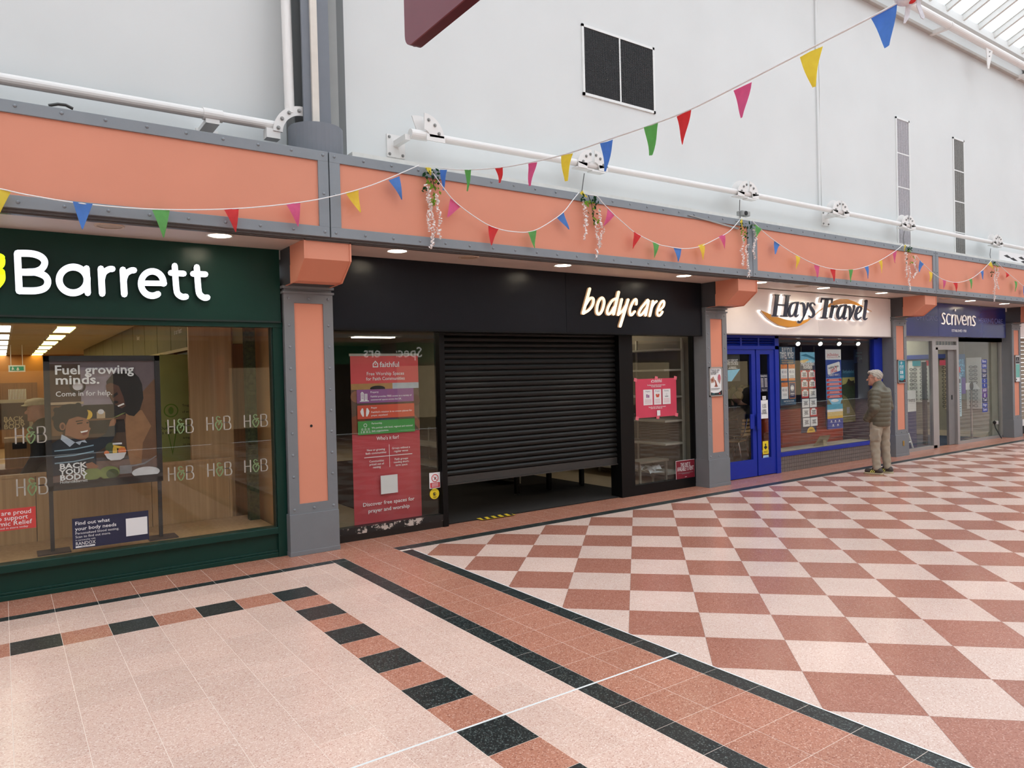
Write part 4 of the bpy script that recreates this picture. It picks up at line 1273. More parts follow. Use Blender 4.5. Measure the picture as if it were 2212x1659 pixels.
# right post and window
px1 = onY(1366, 900, SY)[0]
boxo('post', sx1 - 0.02, px1, SY - 0.03, SHY + 0.12, 0.0, 2.34, 'black_frame', sh)
wr = struct(empty('window_3', (8.0, SY, 0)))
wx0, wx1 = px1, onY(1502, 900, SY)[0]
boxo('sill_rail', wx0, wx1 + 0.1, SY - 0.03, SY + 0.06, 0.0, 0.145, 'black_frame', wr)
boxo('jamb', wx1 - 0.06, wx1 + 0.12, SY - 0.03, SY + 0.06, 0.145, 2.34, 'black_frame', wr)
boxo('pane', wx0, wx1 - 0.05, SY, SY + 0.01, 0.14, 2.34, 'shop_glass', wr)
# interior shell
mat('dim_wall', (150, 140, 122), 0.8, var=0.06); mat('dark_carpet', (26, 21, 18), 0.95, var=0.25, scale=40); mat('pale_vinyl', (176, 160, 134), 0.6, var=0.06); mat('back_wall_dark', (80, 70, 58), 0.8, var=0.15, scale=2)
sbox('ceiling_shop', 2.44, 9.0, 7.62, 20, 2.75, 2.85, mat('dim_ceiling', (170, 164, 150), 0.8))
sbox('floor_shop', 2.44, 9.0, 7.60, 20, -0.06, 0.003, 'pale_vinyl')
cf = onZ(1365, 1062, 0); cl = onZ(1115, 1027, 0)
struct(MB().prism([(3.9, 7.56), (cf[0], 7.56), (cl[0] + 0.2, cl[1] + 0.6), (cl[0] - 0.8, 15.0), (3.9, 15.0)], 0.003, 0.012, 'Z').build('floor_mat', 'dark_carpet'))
sbox('wall_side', 8.9, 9.0, 7.62, 20, 0, 2.85, 'dim_wall')
sbox('wall_side', 2.44, 2.50, 7.62, 20, 0, 2.85, 'dim_wall')
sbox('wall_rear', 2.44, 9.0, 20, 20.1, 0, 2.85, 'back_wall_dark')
sbox('trim_6', 2.86, 8.70, 7.50, 7.62, 2.34, 2.85, 'black_frame')
mat('tube_glow', (255, 240, 214), 0.4, emit=7.0, var=0)
for k, (x, y) in enumerate([(2.9, 8.6), (3.3, 11.2), (3.6, 13.2), (4.2, 15.2), (6.6, 15.5), (7.5, 8.9)]):  # first and last are added lights, brightening the banner, floor and shelves
    t = empty('strip_light', (x, y, 2.75), 'dim ceiling strip light %s inside the empty shop' % ['added nearest the banner window to brighten the banner', 'second from the banner window', 'third from the banner window', 'fourth from the banner window', 'far back on the right', 'added above the right end of the shutter to brighten the floor'][k], 'light', 'strip lights in the empty shop')
    boxo('diffuser', x, x + 1.0, y, y + 0.22, 2.725, 2.745, 'tube_glow', t); boxo('tray', x - 0.03, x + 1.03, y - 0.03, y + 0.25, 2.745, 2.75, 'white_trim', t)
mat('gondola', (190, 184, 170), 0.5); mat('gondola_back', (120, 110, 96), 0.7)
def gondola(x0, x1, y0, y1, face, label, zs, h=1.9):
    t = empty('shelf_unit', ((x0 + x1) / 2, (y0 + y1) / 2, 0), label, 'shelf', 'empty shelving in the closed shop')
    if face == 'X-':
        boxo('back_panel', x1 - 0.04, x1, y0, y1, 0.05, h, 'gondola_back', t)
        for z in zs: boxo('shelf', x0, x1 - 0.04, y0, y1, z, z + 0.03, 'gondola', t)
        for yy in np.arange(y0, y1 + 0.01, 1.0): boxo('post', x1 - 0.06, x1 - 0.02, yy - 0.015, yy + 0.015, 0, h + 0.05, 'gondola', t)
    elif face == 'X+':
        boxo('back_panel', x0, x0 + 0.04, y0, y1, 0.05, h, 'gondola_back', t)
        for z in zs: boxo('shelf', x0 + 0.04, x1, y0, y1, z, z + 0.03, 'gondola', t)
    else:
        boxo('back_panel', x0, x1, y1 - 0.04, y1, 0.05, h, 'gondola_back', t)
        for z in zs: boxo('shelf', x0, x1, y0, y1 - 0.04, z, z + 0.03, 'gondola', t)
        for xx in (x0 + 0.02, x1 - 0.02): boxo('post', xx - 0.015, xx + 0.015, y1 - 0.06, y1 - 0.02, 0, h + 0.05, 'gondola', t)
gondola(2.55, 2.95, 8.4, 14.0, 'X+', 'bare shelving along the left wall of the closed shop', [0.12, 0.5, 0.85, 1.2, 1.55, 1.9])
gondola(3.6, 4.1, 10.5, 14.5, 'X-', 'bare free-standing shelving behind the red banner', [0.12, 0.5, 0.9, 1.3, 1.6])
gondola(8.42, 8.88, 7.85, 10.2, 'X-', 'white shelf unit seen through the narrow right window', [0.16, 0.62, 0.98, 1.36, 1.78, 2.1], 2.25)
gondola(6.4, 6.9, 9.6, 14.0, 'X-', 'low dark shelving seen under the half open shutter', [0.14, 0.5], 0.75)
# counter with legs under the shutter
t = empty('display_table', (6.6, 8.8, 0), 'dark display table on black legs seen below the shutter', 'table')
boxo('top', 6.05, 7.5, 8.6, 9.3, 0.42, 0.50, 'black_frame', t)
for x in (6.15, 6.75, 7.4):
    boxo('leg', x, x + 0.06, 8.68, 8.74, 0.03, 0.42, 'black_frame', t)
    MB().lathe([(0.035, 0), (0.045, 0.012), (0.015, 0.03)], (x + 0.03, 8.71, 0.004), 'Z', 12).build('foot', 'rubber_black', t)
# black and yellow hazard tape
t = empty('hazard_tape', (4.9, 7.5, 0.01), 'strip of black and yellow hazard tape on the shop threshold', 'tape')
ta, tb_ = onZ(1032, 1123, 0.0), onZ(1110, 1113, 0.0)
boxo('tape_base', ta[0], tb_[0], 7.47, 7.60, 0.0125, 0.0145, mat('tape_yellow', (220, 190, 50), 0.5), t)
mbk = MB()
L_ = tb_[0] - ta[0]
for k in range(5):
    u = ta[0] + L_ * (k + 0.25) / 5
    mbk.prism([(u, 7.47), (u + L_ * 0.10, 7.47), (u + L_ * 0.10 + 0.03, 7.60), (u + 0.03, 7.60)], 0.0146, 0.0152, 'Z')
mbk.build('black_stripes', 'print_black', t)
# roll-up banner
bn = empty('roll_up_banner', (3.3, 7.66, 0.14), 'red roll-up banner with three coloured boxes behind the left shop window', 'banner')
BYY = 7.66
q = rectY(757.5, 768, 913, 1130, BYY)
bx0 = (onY(757, 775, BYY)[0] + onY(765, 1130, BYY)[0]) / 2; bx1 = (onY(901, 775, BYY)[0] + onY(913, 1115, BYY)[0]) / 2
bz1 = onY(830, 768, BYY)[2]; bz0 = onY(840, 1128, BYY)[2]
mat('banner_red', (186, 60, 70), 0.5, var=0.02); mat('banner_pink', (208, 76, 78), 0.5, var=0.02); mat('banner_purple', (140, 84, 136), 0.5, var=0.0); mat('banner_orange', (200, 78, 52), 0.5, var=0.0); mat('banner_green', (70, 148, 70), 0.5, var=0)
boxo('sheet', bx0, bx1, BYY, BYY + 0.003, bz0, bz1, 'banner_red', bn)
boxo('top_bar', bx0 - 0.01, bx1 + 0.01, BYY - 0.006, BYY + 0.012, bz1 - 0.005, bz1 + 0.022, 'steel', bn)
MB().prism([(BYY - 0.06, bz0 - 0.01), (BYY - 0.05, bz0 - 0.075), (BYY + 0.06, bz0 - 0.075), (BYY + 0.06, bz0), (BYY - 0.02, bz0 + 0.01)], bx0 - 0.015, bx1 + 0.015, 'X').build('base_cassette', 'aluminium', bn)
boxo('foot', bx0 + 0.1, bx0 + 0.16, BYY - 0.10, BYY + 0.20, 0.004, bz0 - 0.07, 'rubber_black', bn); boxo('foot', bx1 - 0.16, bx1 - 0.1, BYY - 0.10, BYY + 0.20, 0.004, bz0 - 0.07, 'rubber_black', bn)
f = Flat(bx0, bx1, bz0, bz1, BYY - 0.001)
P_('crowd', (96, 72, 58)); P_('flannel', (126, 66, 40)); P_('cream', (206, 184, 164)); P_('denim', (70, 76, 90)); P_('sky', (170, 180, 186)); P_('ochre', (170, 128, 76))
f.rect(0, 0.0, 1, 0.165, 'banner_pink')
f.rect(0, 0.165, 1, 0.46, 'poster_crowd'); f.rect(0, 0.165, 0.6, 0.20, 'poster_ochre'); f.rect(0.6, 0.165, 1, 0.20, 'poster_sky')
f.ell(0.08, 0.24, 0.09, 0.035, 'poster_skin'); f.ell(0.38, 0.215, 0.10, 0.03, 'poster_skin'); f.ell(0.38, 0.195, 0.11, 0.016, 'poster_hair'); f.ell(0.95, 0.275, 0.06, 0.035, 'poster_skin_dark'); f.ell(0.7, 0.31, 0.12, 0.03, 'poster_skin_dark')
f.poly([(0, 0.36), (0.12, 0.34), (0.22, 0.40), (0.24, 0.46), (0, 0.46)], 'poster_flannel'); f.poly([(0.22, 0.40), (0.28, 0.42), (0.32, 0.46), (0.22, 0.46)], 'poster_cream'); f.poly([(0.28, 0.38), (0.5, 0.36), (0.8, 0.40), (0.88, 0.46), (0.32, 0.46)], 'poster_denim'); f.poly([(0.92, 0.36), (1, 0.40), (1, 0.46), (0.92, 0.42)], 'poster_skin')
# roof-shaped mark and word
hm = MB()
f.poly([(0.315, 0.048), (0.355, 0.030), (0.395, 0.048), (0.395, 0.070), (0.315, 0.070)], 'print_white'); f.poly([(0.328, 0.051), (0.355, 0.039), (0.382, 0.051), (0.382, 0.064), (0.328, 0.064)], 'banner_pink'); f.ell(0.355, 0.051, 0.009, 0.004, 'print_white')
f.text('faithful', 0.415, 0.0685, 0.085, 'print_white', 'LEFT', bold=0.012, maxw=0.29)
f.text('Free Worship Spaces', 0.5, 0.117, 0.055, 'print_white', bold=0.006, maxw=0.55); f.text('for Faith Communities', 0.5, 0.147, 0.055, 'print_white', bold=0.006, maxw=0.57)
for k, (m, a, b_, c_) in enumerate([('banner_purple', 'Property', 'Faithful provides FREE access to a variety of', 'commercial spaces across the UK.'), ('banner_orange', 'Prayer', "Faithful's mission is to create places for", 'prayer, anywhere!'), ('banner_green', 'Partnership', 'We partner with local, regional and national', 'faith organisations.')]):
    v0 = 0.200 + k * 0.0925
    f.rect(0.075, v0, 0.915, v0 + 0.080, m)
    f.text(a, 0.27, v0 + 0.021, 0.028, 'print_white', 'LEFT', bold=0.01); f.text(b_, 0.27, v0 + 0.047, 0.028, 'print_white', 'LEFT', bold=0.01, maxw=0.61); f.text(c_, 0.27, v0 + 0.066, 0.028, 'print_white', 'LEFT', bold=0.01)
    if k == 0:
        f.poly([(0.13, v0 + 0.02), (0.15, v0 + 0.012), (0.175, v0 + 0.02), (0.175, v0 + 0.065), (0.13, v0 + 0.065)], 'print_white'); f.rect(0.185, v0 + 0.025, 0.225, v0 + 0.065, 'print_white'); f.rect(0.115, v0 + 0.065, 0.245, v0 + 0.07, 'print_white')
        for q_ in range(4): f.rect(0.138, v0 + 0.024 + q_ * 0.009, 0.165, v0 + 0.027 + q_ * 0.009, m); f.rect(0.192, v0 + 0.030 + q_ * 0.008, 0.216, v0 + 0.033 + q_ * 0.008, m)
    elif k == 1:
        for s_ in (-1, 1):
            c0 = 0.18 + s_ * 0.035
            f.poly([(c0 + s_ * 0.03, v0 + 0.035), (c0 + s_ * 0.005, v0 + 0.016), (c0 - s_ * 0.012, v0 + 0.018), (c0 - s_ * 0.02, v0 + 0.045), (c0 - s_ * 0.02, v0 + 0.065), (c0 - s_ * 0.002, v0 + 0.066), (c0 + s_ * 0.02, v0 + 0.05)], 'print_white')
    else:
        f.ring(0.18, v0 + 0.025, 0.018, 0.005, 'print_white')
        for c0 in (0.135, 0.18, 0.225):
            f.ring(c0, v0 + 0.048, 0.009, 0.004, 'print_white'); f.rect(c0 - 0.018, v0 + 0.056, c0 - 0.012, v0 + 0.07, 'print_white'); f.rect(c0 + 0.012, v0 + 0.056, c0 + 0.018, v0 + 0.07, 'print_white')
f.text("Who's it for?", 0.5, 0.502, 0.058, 'print_white', bold=0.012, maxw=0.33)
f.rect(0.513, 0.532, 0.519, 0.668, 'print_white'); f.rect(0.15, 0.598, 0.86, 0.602, 'print_white')
f.text('New or growing', 0.32, 0.563, 0.034, 'print_white', bold=0.01, maxw=0.26); f.text('faith communities', 0.32, 0.582, 0.034, 'print_white', bold=0.01, maxw=0.30); f.text('Groups without a', 0.69, 0.563, 0.034, 'print_white', bold=0.01, maxw=0.27); f.text('regular venue', 0.69, 0.582, 0.034, 'print_white', bold=0.01, maxw=0.21)
f.text('Communities', 0.325, 0.630, 0.034, 'print_white', bold=0.01, maxw=0.21); f.text('priced out of', 0.325, 0.648, 0.034, 'print_white', bold=0.01, maxw=0.21); f.text('renting', 0.325, 0.666, 0.034, 'print_white', bold=0.01, maxw=0.11); f.text('Faith groups', 0.69, 0.630, 0.034, 'print_white', bold=0.01, maxw=0.2); f.text('needing short-', 0.69, 0.648, 0.034, 'print_white', bold=0.01, maxw=0.23); f.text('term space', 0.69, 0.666, 0.034, 'print_white', bold=0.01, maxw=0.18)
f.rect(0.375, 0.715, 0.625, 0.825, 'print_white')
f.text('Discover free spaces for', 0.49, 0.885, 0.06, 'print_white', bold=0.012, maxw=0.76); f.text('prayer and worship', 0.49, 0.925, 0.06, 'print_white', bold=0.012, maxw=0.61)
f.build('print', bn)
# small stickers by the shutter
def sheet(name, r, Y, m, label, cat, group=None):
    t = empty(name, ((r[0] + r[1]) / 2, Y, r[2]), label, cat, group)
    boxo('sheet', r[0], r[1], Y - 0.002, Y, r[2], r[3], m, t)
    return t, Flat(r[0], r[1], r[2], r[3], Y - 0.002)
mat('ink_red', (196, 44, 48), 0.5, var=0); mat('ink_yellow', (232, 204, 40), 0.5, var=0); mat('ink_blue', (40, 64, 150), 0.5, var=0); mat('ink_navy', (28, 42, 92), 0.5, var=0); mat('ink_orange', (222, 130, 60), 0.5, var=0); mat('ink_teal', (30, 140, 156), 0.5, var=0); mat('ink_sky', (120, 190, 220), 0.5, var=0.1, scale=20); mat('ink_sand', (220, 190, 120), 0.5, var=0.1, scale=30); mat('ink_pink', (220, 84, 112), 0.5, var=0); mat('ink_brown', (150, 80, 60), 0.5, var=0)
t, f = sheet('window_sticker', rectY(927, 1022, 951, 1053, SY - 0.001), SY - 0.001, 'paper_white', 'white sticker with a red no smoking ring beside the roller shutter', 'sticker')
f.ring(0.52, 0.36, 0.042, 0.010, 'ink_red'); f.poly([(0.36, 0.26), (0.42, 0.23), (0.68, 0.46), (0.62, 0.50)], 'ink_red'); f.poly([(0.40, 0.44), (0.62, 0.26), (0.66, 0.29), (0.44, 0.48)], 'print_black'); f.rect(0.06, 0.64, 0.96, 0.96, 'ink_red')
for k in range(3): f.rect(0.2, 0.70 + k * 0.08, 0.82, 0.73 + k * 0.08, 'print_white')
f.build('print', t)
c_ = rectY(928, 1054, 949, 1079, SY - 0.001)
t = empty('window_sticker', (c_[0], SY, c_[2]), 'round yellow sticker with black figure beside the roller shutter', 'sticker')
MB().lathe([(0.0, -0.002), ((c_[1] - c_[0]) / 2, -0.002), ((c_[1] - c_[0]) / 2, 0.0)], ((c_[0] + c_[1]) / 2, SY - 0.0005, (c_[2] + c_[3]) / 2), 'Y', 28).build('disc', 'ink_yellow', t)
f = Flat(c_[0], c_[1], c_[2], c_[3], SY - 0.0027); f.text('STOP & WATCH', 0.5, 0.26, 0.022, 'print_black', bold=0.01, maxw=0.7); f.ring(0.5, 0.52, 0.018, 0.006, 'print_black'); f.poly([(0.40, 0.48), (0.46, 0.34), (0.50, 0.46), (0.58, 0.58), (0.42, 0.62)], 'print_black'); f.rect(0.3, 0.72, 0.7, 0.75, 'print_black'); f.rect(0.36, 0.79, 0.64, 0.82, 'print_black'); f.build('print', t)
# pink poster
r_ = rectY(1372, 819, 1462, 903, SY - 0.001)
t, f = sheet('taped_poster', (r_[0], r_[1], onY(1372, 907, SY)[2] + 0.02, r_[3]), SY - 0.001, mat('poster_pink', (206, 62, 88), 0.55, var=0.04), 'pink paper poster with three white cards, taped inside the narrow window', 'poster')
f.poly([(0.38, 0.055), (0.42, 0.03), (0.455, 0.055), (0.455, 0.10), (0.38, 0.10)], 'print_white'); f.poly([(0.395, 0.062), (0.42, 0.045), (0.442, 0.062), (0.442, 0.09), (0.395, 0.09)], 'poster_pink'); f.text('faithful', 0.465, 0.10, 0.075, 'print_white', 'LEFT', bold=0.01, maxw=0.17)
f.text('Providing free worship and prayer spaces', 0.5, 0.185, 0.03, 'print_white', maxw=0.44, bold=0.01); f.text('for faith communities', 0.5, 0.225, 0.03, 'print_white', maxw=0.24, bold=0.01)
for k, (a, b_) in enumerate([(0.18, 0.40), (0.43, 0.61), (0.64, 0.84)]):
    f.rect(a, 0.28, b_, 0.68, 'print_white'); f.text(['Property', 'Prayer', 'Partnership'][k], (a + b_) / 2, 0.345, 0.03, 'ink_navy', maxw=0.11)
    if k == 0: f.rect(a + .07, 0.40, a + .10, 0.49, 'banner_purple'); f.rect(a + .11, 0.42, a + .14, 0.49, 'banner_purple')
    elif k == 1: f.poly([(a + .04, .41), (a + .08, .40), (a + .09, .44), (a + .10, .40), (a + .14, .41), (a + .12, .49), (a + .06, .49)], 'banner_orange')
    else: f.ring((a + b_) / 2, 0.42, 0.012, 0.004, 'print_grey'); f.rect(a + .06, .46, a + .14, .49, 'print_grey')
    for j in range(4): f.rect(a + .03, 0.535 + j * 0.03, b_ - .03, 0.545 + j * 0.03, mat('ink_rose', (216, 160, 170), 0.5, var=0))
f.text('Scan the code to find out more about', 0.5, 0.75, 0.028, 'print_white', maxw=0.42, bold=0.01); f.text('how we can help you', 0.48, 0.785, 0.028, 'print_white', maxw=0.28, bold=0.01)
f.rect(0.49, 0.83, 0.57, 0.97, 'print_white')
f.build('print', t)
mat('tape_pink', (222, 110, 124), 0.35, var=0.05)
for (u, v_) in ((0.0, 0.02), (0.98, 0.0), (0.5, -0.01), (0.02, 1.0), (0.52, 1.01), (0.99, 0.98)):
    cx_ = f.x0 + u * f.w; cz_ = f.z1 - v_ * f.h
    MB().prism([(cx_ - .035, cz_ - .02), (cx_ + .025, cz_ - .03), (cx_ + .035, cz_ + .02), (cx_ - .025, cz_ + .03)], SY - 0.0065, SY - 0.0055, 'Y').build('tape_strip', 'tape_pink', t)
# to-let board
r_ = rectY(1458, 997, 1500, 1040, SY - 0.001)
t, f = sheet('letting_board', (r_[0], r_[1], onY(1459, 1038, SY)[2], onY(1459, 996, SY)[2]), SY - 0.012, mat('deep_red', (122, 24, 42), 0.4), 'dark red letting sign at the bottom right of the black shop window', 'sign')
f.rect(0, 0, 1, 0.02, 'print_white'); f.rect(0, 0.98, 1, 1, 'print_white'); f.rect(0, 0, 0.015, 1, 'print_white'); f.rect(0.985, 0, 1, 1, 'print_white')
f.text('THIS UNIT IS', 0.5, 0.33, 0.085, 'print_white', bold=0.006, maxw=0.5); f.text('AVAILABLE TO RENT', 0.5, 0.55, 0.092, 'print_white', bold=0.006, maxw=0.86); f.rect(0.12, 0.65, 0.9, 0.665, 'print_grey'); f.rect(0.3, 0.70, 0.72, 0.712, 'print_grey'); f.rect(0.46, 0.86, 0.56, 0.88, 'print_white')
f.build('print', t)
# crumpled papers and boxes left on the window floor
for k, (px, py, w, h) in enumerate([(1380, 1010, 0.22, 0.14), (1412, 1012, 0.36, 0.13)]):
    c_ = onY(px, py, 7.9)
    mb = MB(); rnd = random.Random(k)
    for j in range(14):
        a = [(c_[0] + rnd.uniform(-w / 2, w / 2), 7.9 + rnd.uniform(-0.08, 0.08), c_[2] + rnd.uniform(-h / 2, h / 2)) for _ in range(3)]
        mb.add(a, [(0, 1, 2)])
    tag(mb.build('crumpled_paper', 'paper_white'), ['crumpled white paper heap low behind the narrow window, left one', 'spread of torn white paper low behind the narrow window, right one'][k], 'paper', 'papers left in the closed shop')
t = empty('low_shelf', (7.9, 8.0, 0), 'low dark shelf holding papers behind the narrow shop window', 'shelf')
boxo('board', 7.75, 8.38, 7.75, 8.1, 0.40, 0.43, 'gondola_back', t)
for xx in (7.77, 8.33):
    for yy in (7.77, 8.05): boxo('leg', xx, xx + 0.03, yy, yy + 0.03, 0.004, 0.40, 'gondola_back', t)
for k, (a, b_, c2, d2, lab) in enumerate([(1416, 1031, 1424, 1046, 'small white paper box on the floor of the narrow window'), (1436, 1030, 1458, 1043, 'pale blue crumpled bag on the floor of the narrow window')]):
    r_ = rectY(a, b_, c2, d2, 7.66)
    o = boxo('left_carton' if k == 0 else 'left_bag', r_[0], r_[1], 7.64, 7.72, 0.004, r_[3] - r_[2], 'paper_white' if k == 0 else mat('pale_bag', (176, 190, 204), 0.5), None, 0.01)
    tag(o, lab, 'box' if k == 0 else 'bag')
# ================================================================== TRAVEL AGENT (white sign, blue front)
HY = 7.50
th = empty('shop_sign', (11.6, 7.30, 2.33), 'white shop sign board with halo-lit navy serif letters and orange swoosh', 'sign')
hx1 = onY(1924, 700, 7.30)[0]
MB().box(9.20, 11.75, 7.30, 7.45, 2.345, 3.075).box(11.754, hx1, 7.30, 7.45, 2.345, 3.075).build('board', 'sign_white', th)
boxo('bottom_edge', 9.20, hx1, 7.295, 7.45, 2.33, 2.345, mat('edge_grey', (150, 140, 136), 0.5), th)
boxo('side_edge', hx1, hx1 + 0.012, 7.295, 7.45, 2.33, 3.075, 'edge_grey', th)
mat('letter_navy', (34, 42, 66), 0.35, var=0); mat('halo_white', (250, 248, 244), 0.4, emit=1.3, var=0); mat('swoosh_orange', (214, 146, 36), 0.35, var=0); mat('acrylic_white', (236, 232, 230), 0.4, var=0)
LF = 7.21
mp = sgn(1620, 610, 7.1355, LF)
def serif_letter(name, strokes):
    g = MB()
    for pts, w, kw in strokes:
        stroke_solid(g, pts, w, mp, LF, LF + 0.012, mi=0, mi_side=0, **kw)
        w2 = [v + 16 for v in w] if isinstance(w, (list, tuple)) else w + 16
        stroke_solid(g, pts, w2, mp, LF + 0.012, LF + 0.055, mi=1, mi_side=1, **kw)
        stroke_solid(g, pts, w2, mp, LF + 0.055, LF + 0.085, mi=2, mi_side=2, **kw)
    g.build(name, ['letter_navy', 'acrylic_white', 'halo_white'], th)
R0 = dict(round_ends=False, smooth=False); SM = dict(round_ends=True)
serif_letter('letter_h', [([(428, 192), (386, 512)], 50, R0), ([(388, 190), (468, 196)], 14, R0), ([(340, 515), (440, 519)], 14, R0), ([(588, 205), (548, 518)], 50, R0), ([(538, 196), (628, 204)], 14, R0), ([(474, 518), (588, 522)], 14, R0), ([(420, 345), (570, 351)], 16, R0)])
serif_letter('letter_a', [([(722, 312), (680, 315), (638, 350), (612, 430), (615, 498), (640, 522), (678, 492), (712, 420)], [14, 20, 34, 40, 36, 24, 16, 12], SM), ([(745, 310), (718, 440), (706, 500), (722, 524), (755, 498)], [30, 38, 34, 22, 10], SM)])
serif_letter('letter_y', [([(782, 325), (820, 322), (840, 370), (842, 450), (838, 520)], [14, 26, 38, 36, 20], SM), ([(898, 322), (890, 380), (860, 470), (815, 570), (775, 615), (752, 605)], [30, 24, 18, 18, 26, 34], SM)])
serif_letter('letter_s', [([(1008, 350), (985, 320), (950, 322), (935, 360), (958, 410), (985, 455), (985, 505), (950, 540), (915, 515)], [12, 14, 22, 34, 42, 42, 34, 20, 14], SM)])
serif_letter('letter_t', [([(1108, 250), (1276, 257)], 22, R0), ([(1113, 242), (1102, 312)], 14, R0), ([(1276, 246), (1268, 322)], 14, R0), ([(1194, 255), (1150, 545)], 54, R0), ([(1096, 545), (1204, 550)], 14, R0)])
serif_letter('letter_r', [([(1288, 358), (1250, 545)], 40, R0), ([(1258, 362), (1292, 358)], 14, R0), ([(1278, 430), (1305, 378), (1345, 366)], [14, 22, 34], SM)])
serif_letter('letter_a', [([(1470, 352), (1430, 355), (1388, 390), (1360, 470), (1362, 535), (1385, 558), (1425, 520), (1458, 450)], [14, 20, 34, 40, 36, 24, 16, 12], SM), ([(1488, 352), (1462, 480), (1452, 540), (1470, 560), (1496, 540)], [30, 38, 34, 22, 10], SM)])
serif_letter('letter_v', [([(1504, 380), (1535, 372), (1552, 410), (1552, 490), (1540, 568)], [14, 26, 36, 34, 16], SM), ([(1612, 362), (1608, 410), (1580, 490), (1542, 568)], [34, 26, 18, 14], SM)])
serif_letter('letter_e', [([(1648, 492), (1700, 452), (1722, 400), (1695, 372), (1660, 410), (1636, 490), (1645, 550), (1675, 570), (1720, 535)], [16, 18, 26, 18, 34, 42, 36, 24, 12], SM)])
serif_letter('letter_l', [([(1798, 285), (1778, 450), (1764, 540), (1780, 572), (1812, 550)], [40, 42, 38, 24, 10], SM), ([(1768, 285), (1815, 280)], 12, R0)])
sw = MB()
def swoosh(poly, y0, y1, mi):
    P = [mp(*q) for q in poly]
    sw.prism(P, y0, y1, 'Y', mi)
low_out = [(185, 430), (300, 560), (450, 655), (610, 692), (770, 672), (900, 605), (1020, 500), (1130, 398), (1160, 372)]
low_in = [(1160, 385), (1130, 412), (1030, 495), (940, 560), (830, 590), (700, 598), (550, 572), (400, 520), (280, 470)]
hi_out = [(1210, 385), (1230, 335), (1300, 285), (1400, 252), (1520, 256), (1640, 300), (1780, 378), (1890, 446)]
hi_in = [(1830, 415), (1740, 372), (1600, 335), (1450, 330), (1350, 348), (1270, 370)]
def strip(a, b, y0, y1, mi):
    """quads between two boundary lines resampled to equal counts"""
    def rs(l, n):
        l = np.array(l, float); d = np.r_[0, np.cumsum(np.hypot(*np.diff(l, axis=0).T))]
        t = np.linspace(0, d[-1], n); return np.c_[np.interp(t, d, l[:, 0]), np.interp(t, d, l[:, 1])]
    A, B = rs(a, 24), rs(b, 24)
    V = []
    for y in (y0, y1):
        for L_ in (A, B):
            for q in L_:
                x, z = mp(*q); V.append((x, y, z))
    n = 24; Fc = []
    for i in range(n - 1):
        Fc += [(i, i + 1, n + i + 1, n + i), (2 * n + i, 3 * n + i, 3 * n + i + 1, 2 * n + i + 1), (i, 2 * n + i, 2 * n + i + 1, i + 1), (n + i, n + i + 1, 3 * n + i + 1, 3 * n + i)]
    sw.add(V, Fc, mi)
for (o_, i_) in ((low_out, low_in[::-1]), (hi_out, [(1212, 390)] + hi_in[::-1] + [(1890, 450)])):
    strip(o_, [o_[0]] + list(i_) if o_ is low_out else i_, LF + 0.016, LF + 0.026, 0)
    grow = lambda l, s: [(x, y + s) for x, y in l]
    strip(grow(o_, 10), grow(([o_[0]] + list(i_)) if o_ is low_out else i_, -8), LF + 0.026, LF + 0.06, 1)
    strip(grow(o_, 10), grow(([o_[0]] + list(i_)) if o_ is low_out else i_, -8), LF + 0.06, LF + 0.085, 2)
# lower crescent hangs below the outline: flip so that the outer edge is the lower one
sw.build('swoosh', ['swoosh_orange', 'acrylic_white', 'halo_white'], th)

Hc = crop(1560, 700, 4.879)
def hr(x0, y0, x1, y1, Y=HY): return rectY(*Hc(x0, y0), *Hc(x1, y1), Y)
BL = 'royal_blue'
dx0 = 9.19; dxm = hr(345, 600, 360, 700)[0]; dxn = hr(360, 600, 548, 700)[0]; dxe = hr(360, 600, 548, 700)[1]; jxe = hr(548, 600, 590, 700)[1]
zd = (hr(345, 268, 360, 700)[3])
door = struct(empty('door_2', (9.9, HY, 0)))
boxo('jamb', dxe, jxe, HY - 0.03, HY + 0.08, 0, 2.345, BL, door, 0.004)
boxo('header', dx0, jxe, HY - 0.03, HY + 0.08, zd, zd + 0.06, BL, door)
boxo('top_rail', dx0, jxe, HY - 0.03, HY + 0.08, 2.29, 2.345, BL, door)
lv = [(dx0, hr(50, 130, 180, 200)[1]), (hr(190, 130, 365, 200)[0], hr(190, 130, 365, 200)[1]), (hr(375, 130, 540, 200)[0], hr(375, 130, 540, 200)[1])]
for (a, b) in lv:
    boxo('mullion', b, b + 0.04, HY - 0.02, HY + 0.06, zd + 0.06, 2.29, BL, door)
    zz = zd + 0.07
    while zz < 2.28:
        v = [(a, HY - 0.015, zz), (b, HY - 0.015, zz), (b, HY + 0.03, zz + 0.035), (a, HY + 0.03, zz + 0.035), (a, HY - 0.01, zz - 0.006), (b, HY - 0.01, zz - 0.006), (b, HY + 0.035, zz + 0.03), (a, HY + 0.035, zz + 0.03)]
        MB().add(v, [(0, 1, 2, 3), (4, 7, 6, 5), (0, 4, 5, 1), (2, 6, 7, 3), (0, 3, 7, 4), (1, 5, 6, 2)]).build('louvre_slat', BL, door)
        zz += 0.045
    boxo('louvre_back', a, b, HY + 0.04, HY + 0.06, zd + 0.06, 2.29, mat('blue_dark', (18, 30, 96), 0.5), door)
def leaf(x0, x1, gl0, gl1, zg0, zg1):
    MB().box(x0, gl0, HY - 0.012, HY + 0.035, 0.01, zd).box(gl1, x1, HY - 0.012, HY + 0.035, 0.01, zd).box(gl0, gl1, HY - 0.012, HY + 0.035, 0.01, zg0).box(gl0, gl1, HY - 0.012, HY + 0.035, zg1, zd).build('leaf_frame', BL, door)
    boxo('pane', gl0, gl1, HY + 0.005, HY + 0.012, zg0, zg1, 'shop_glass', door)
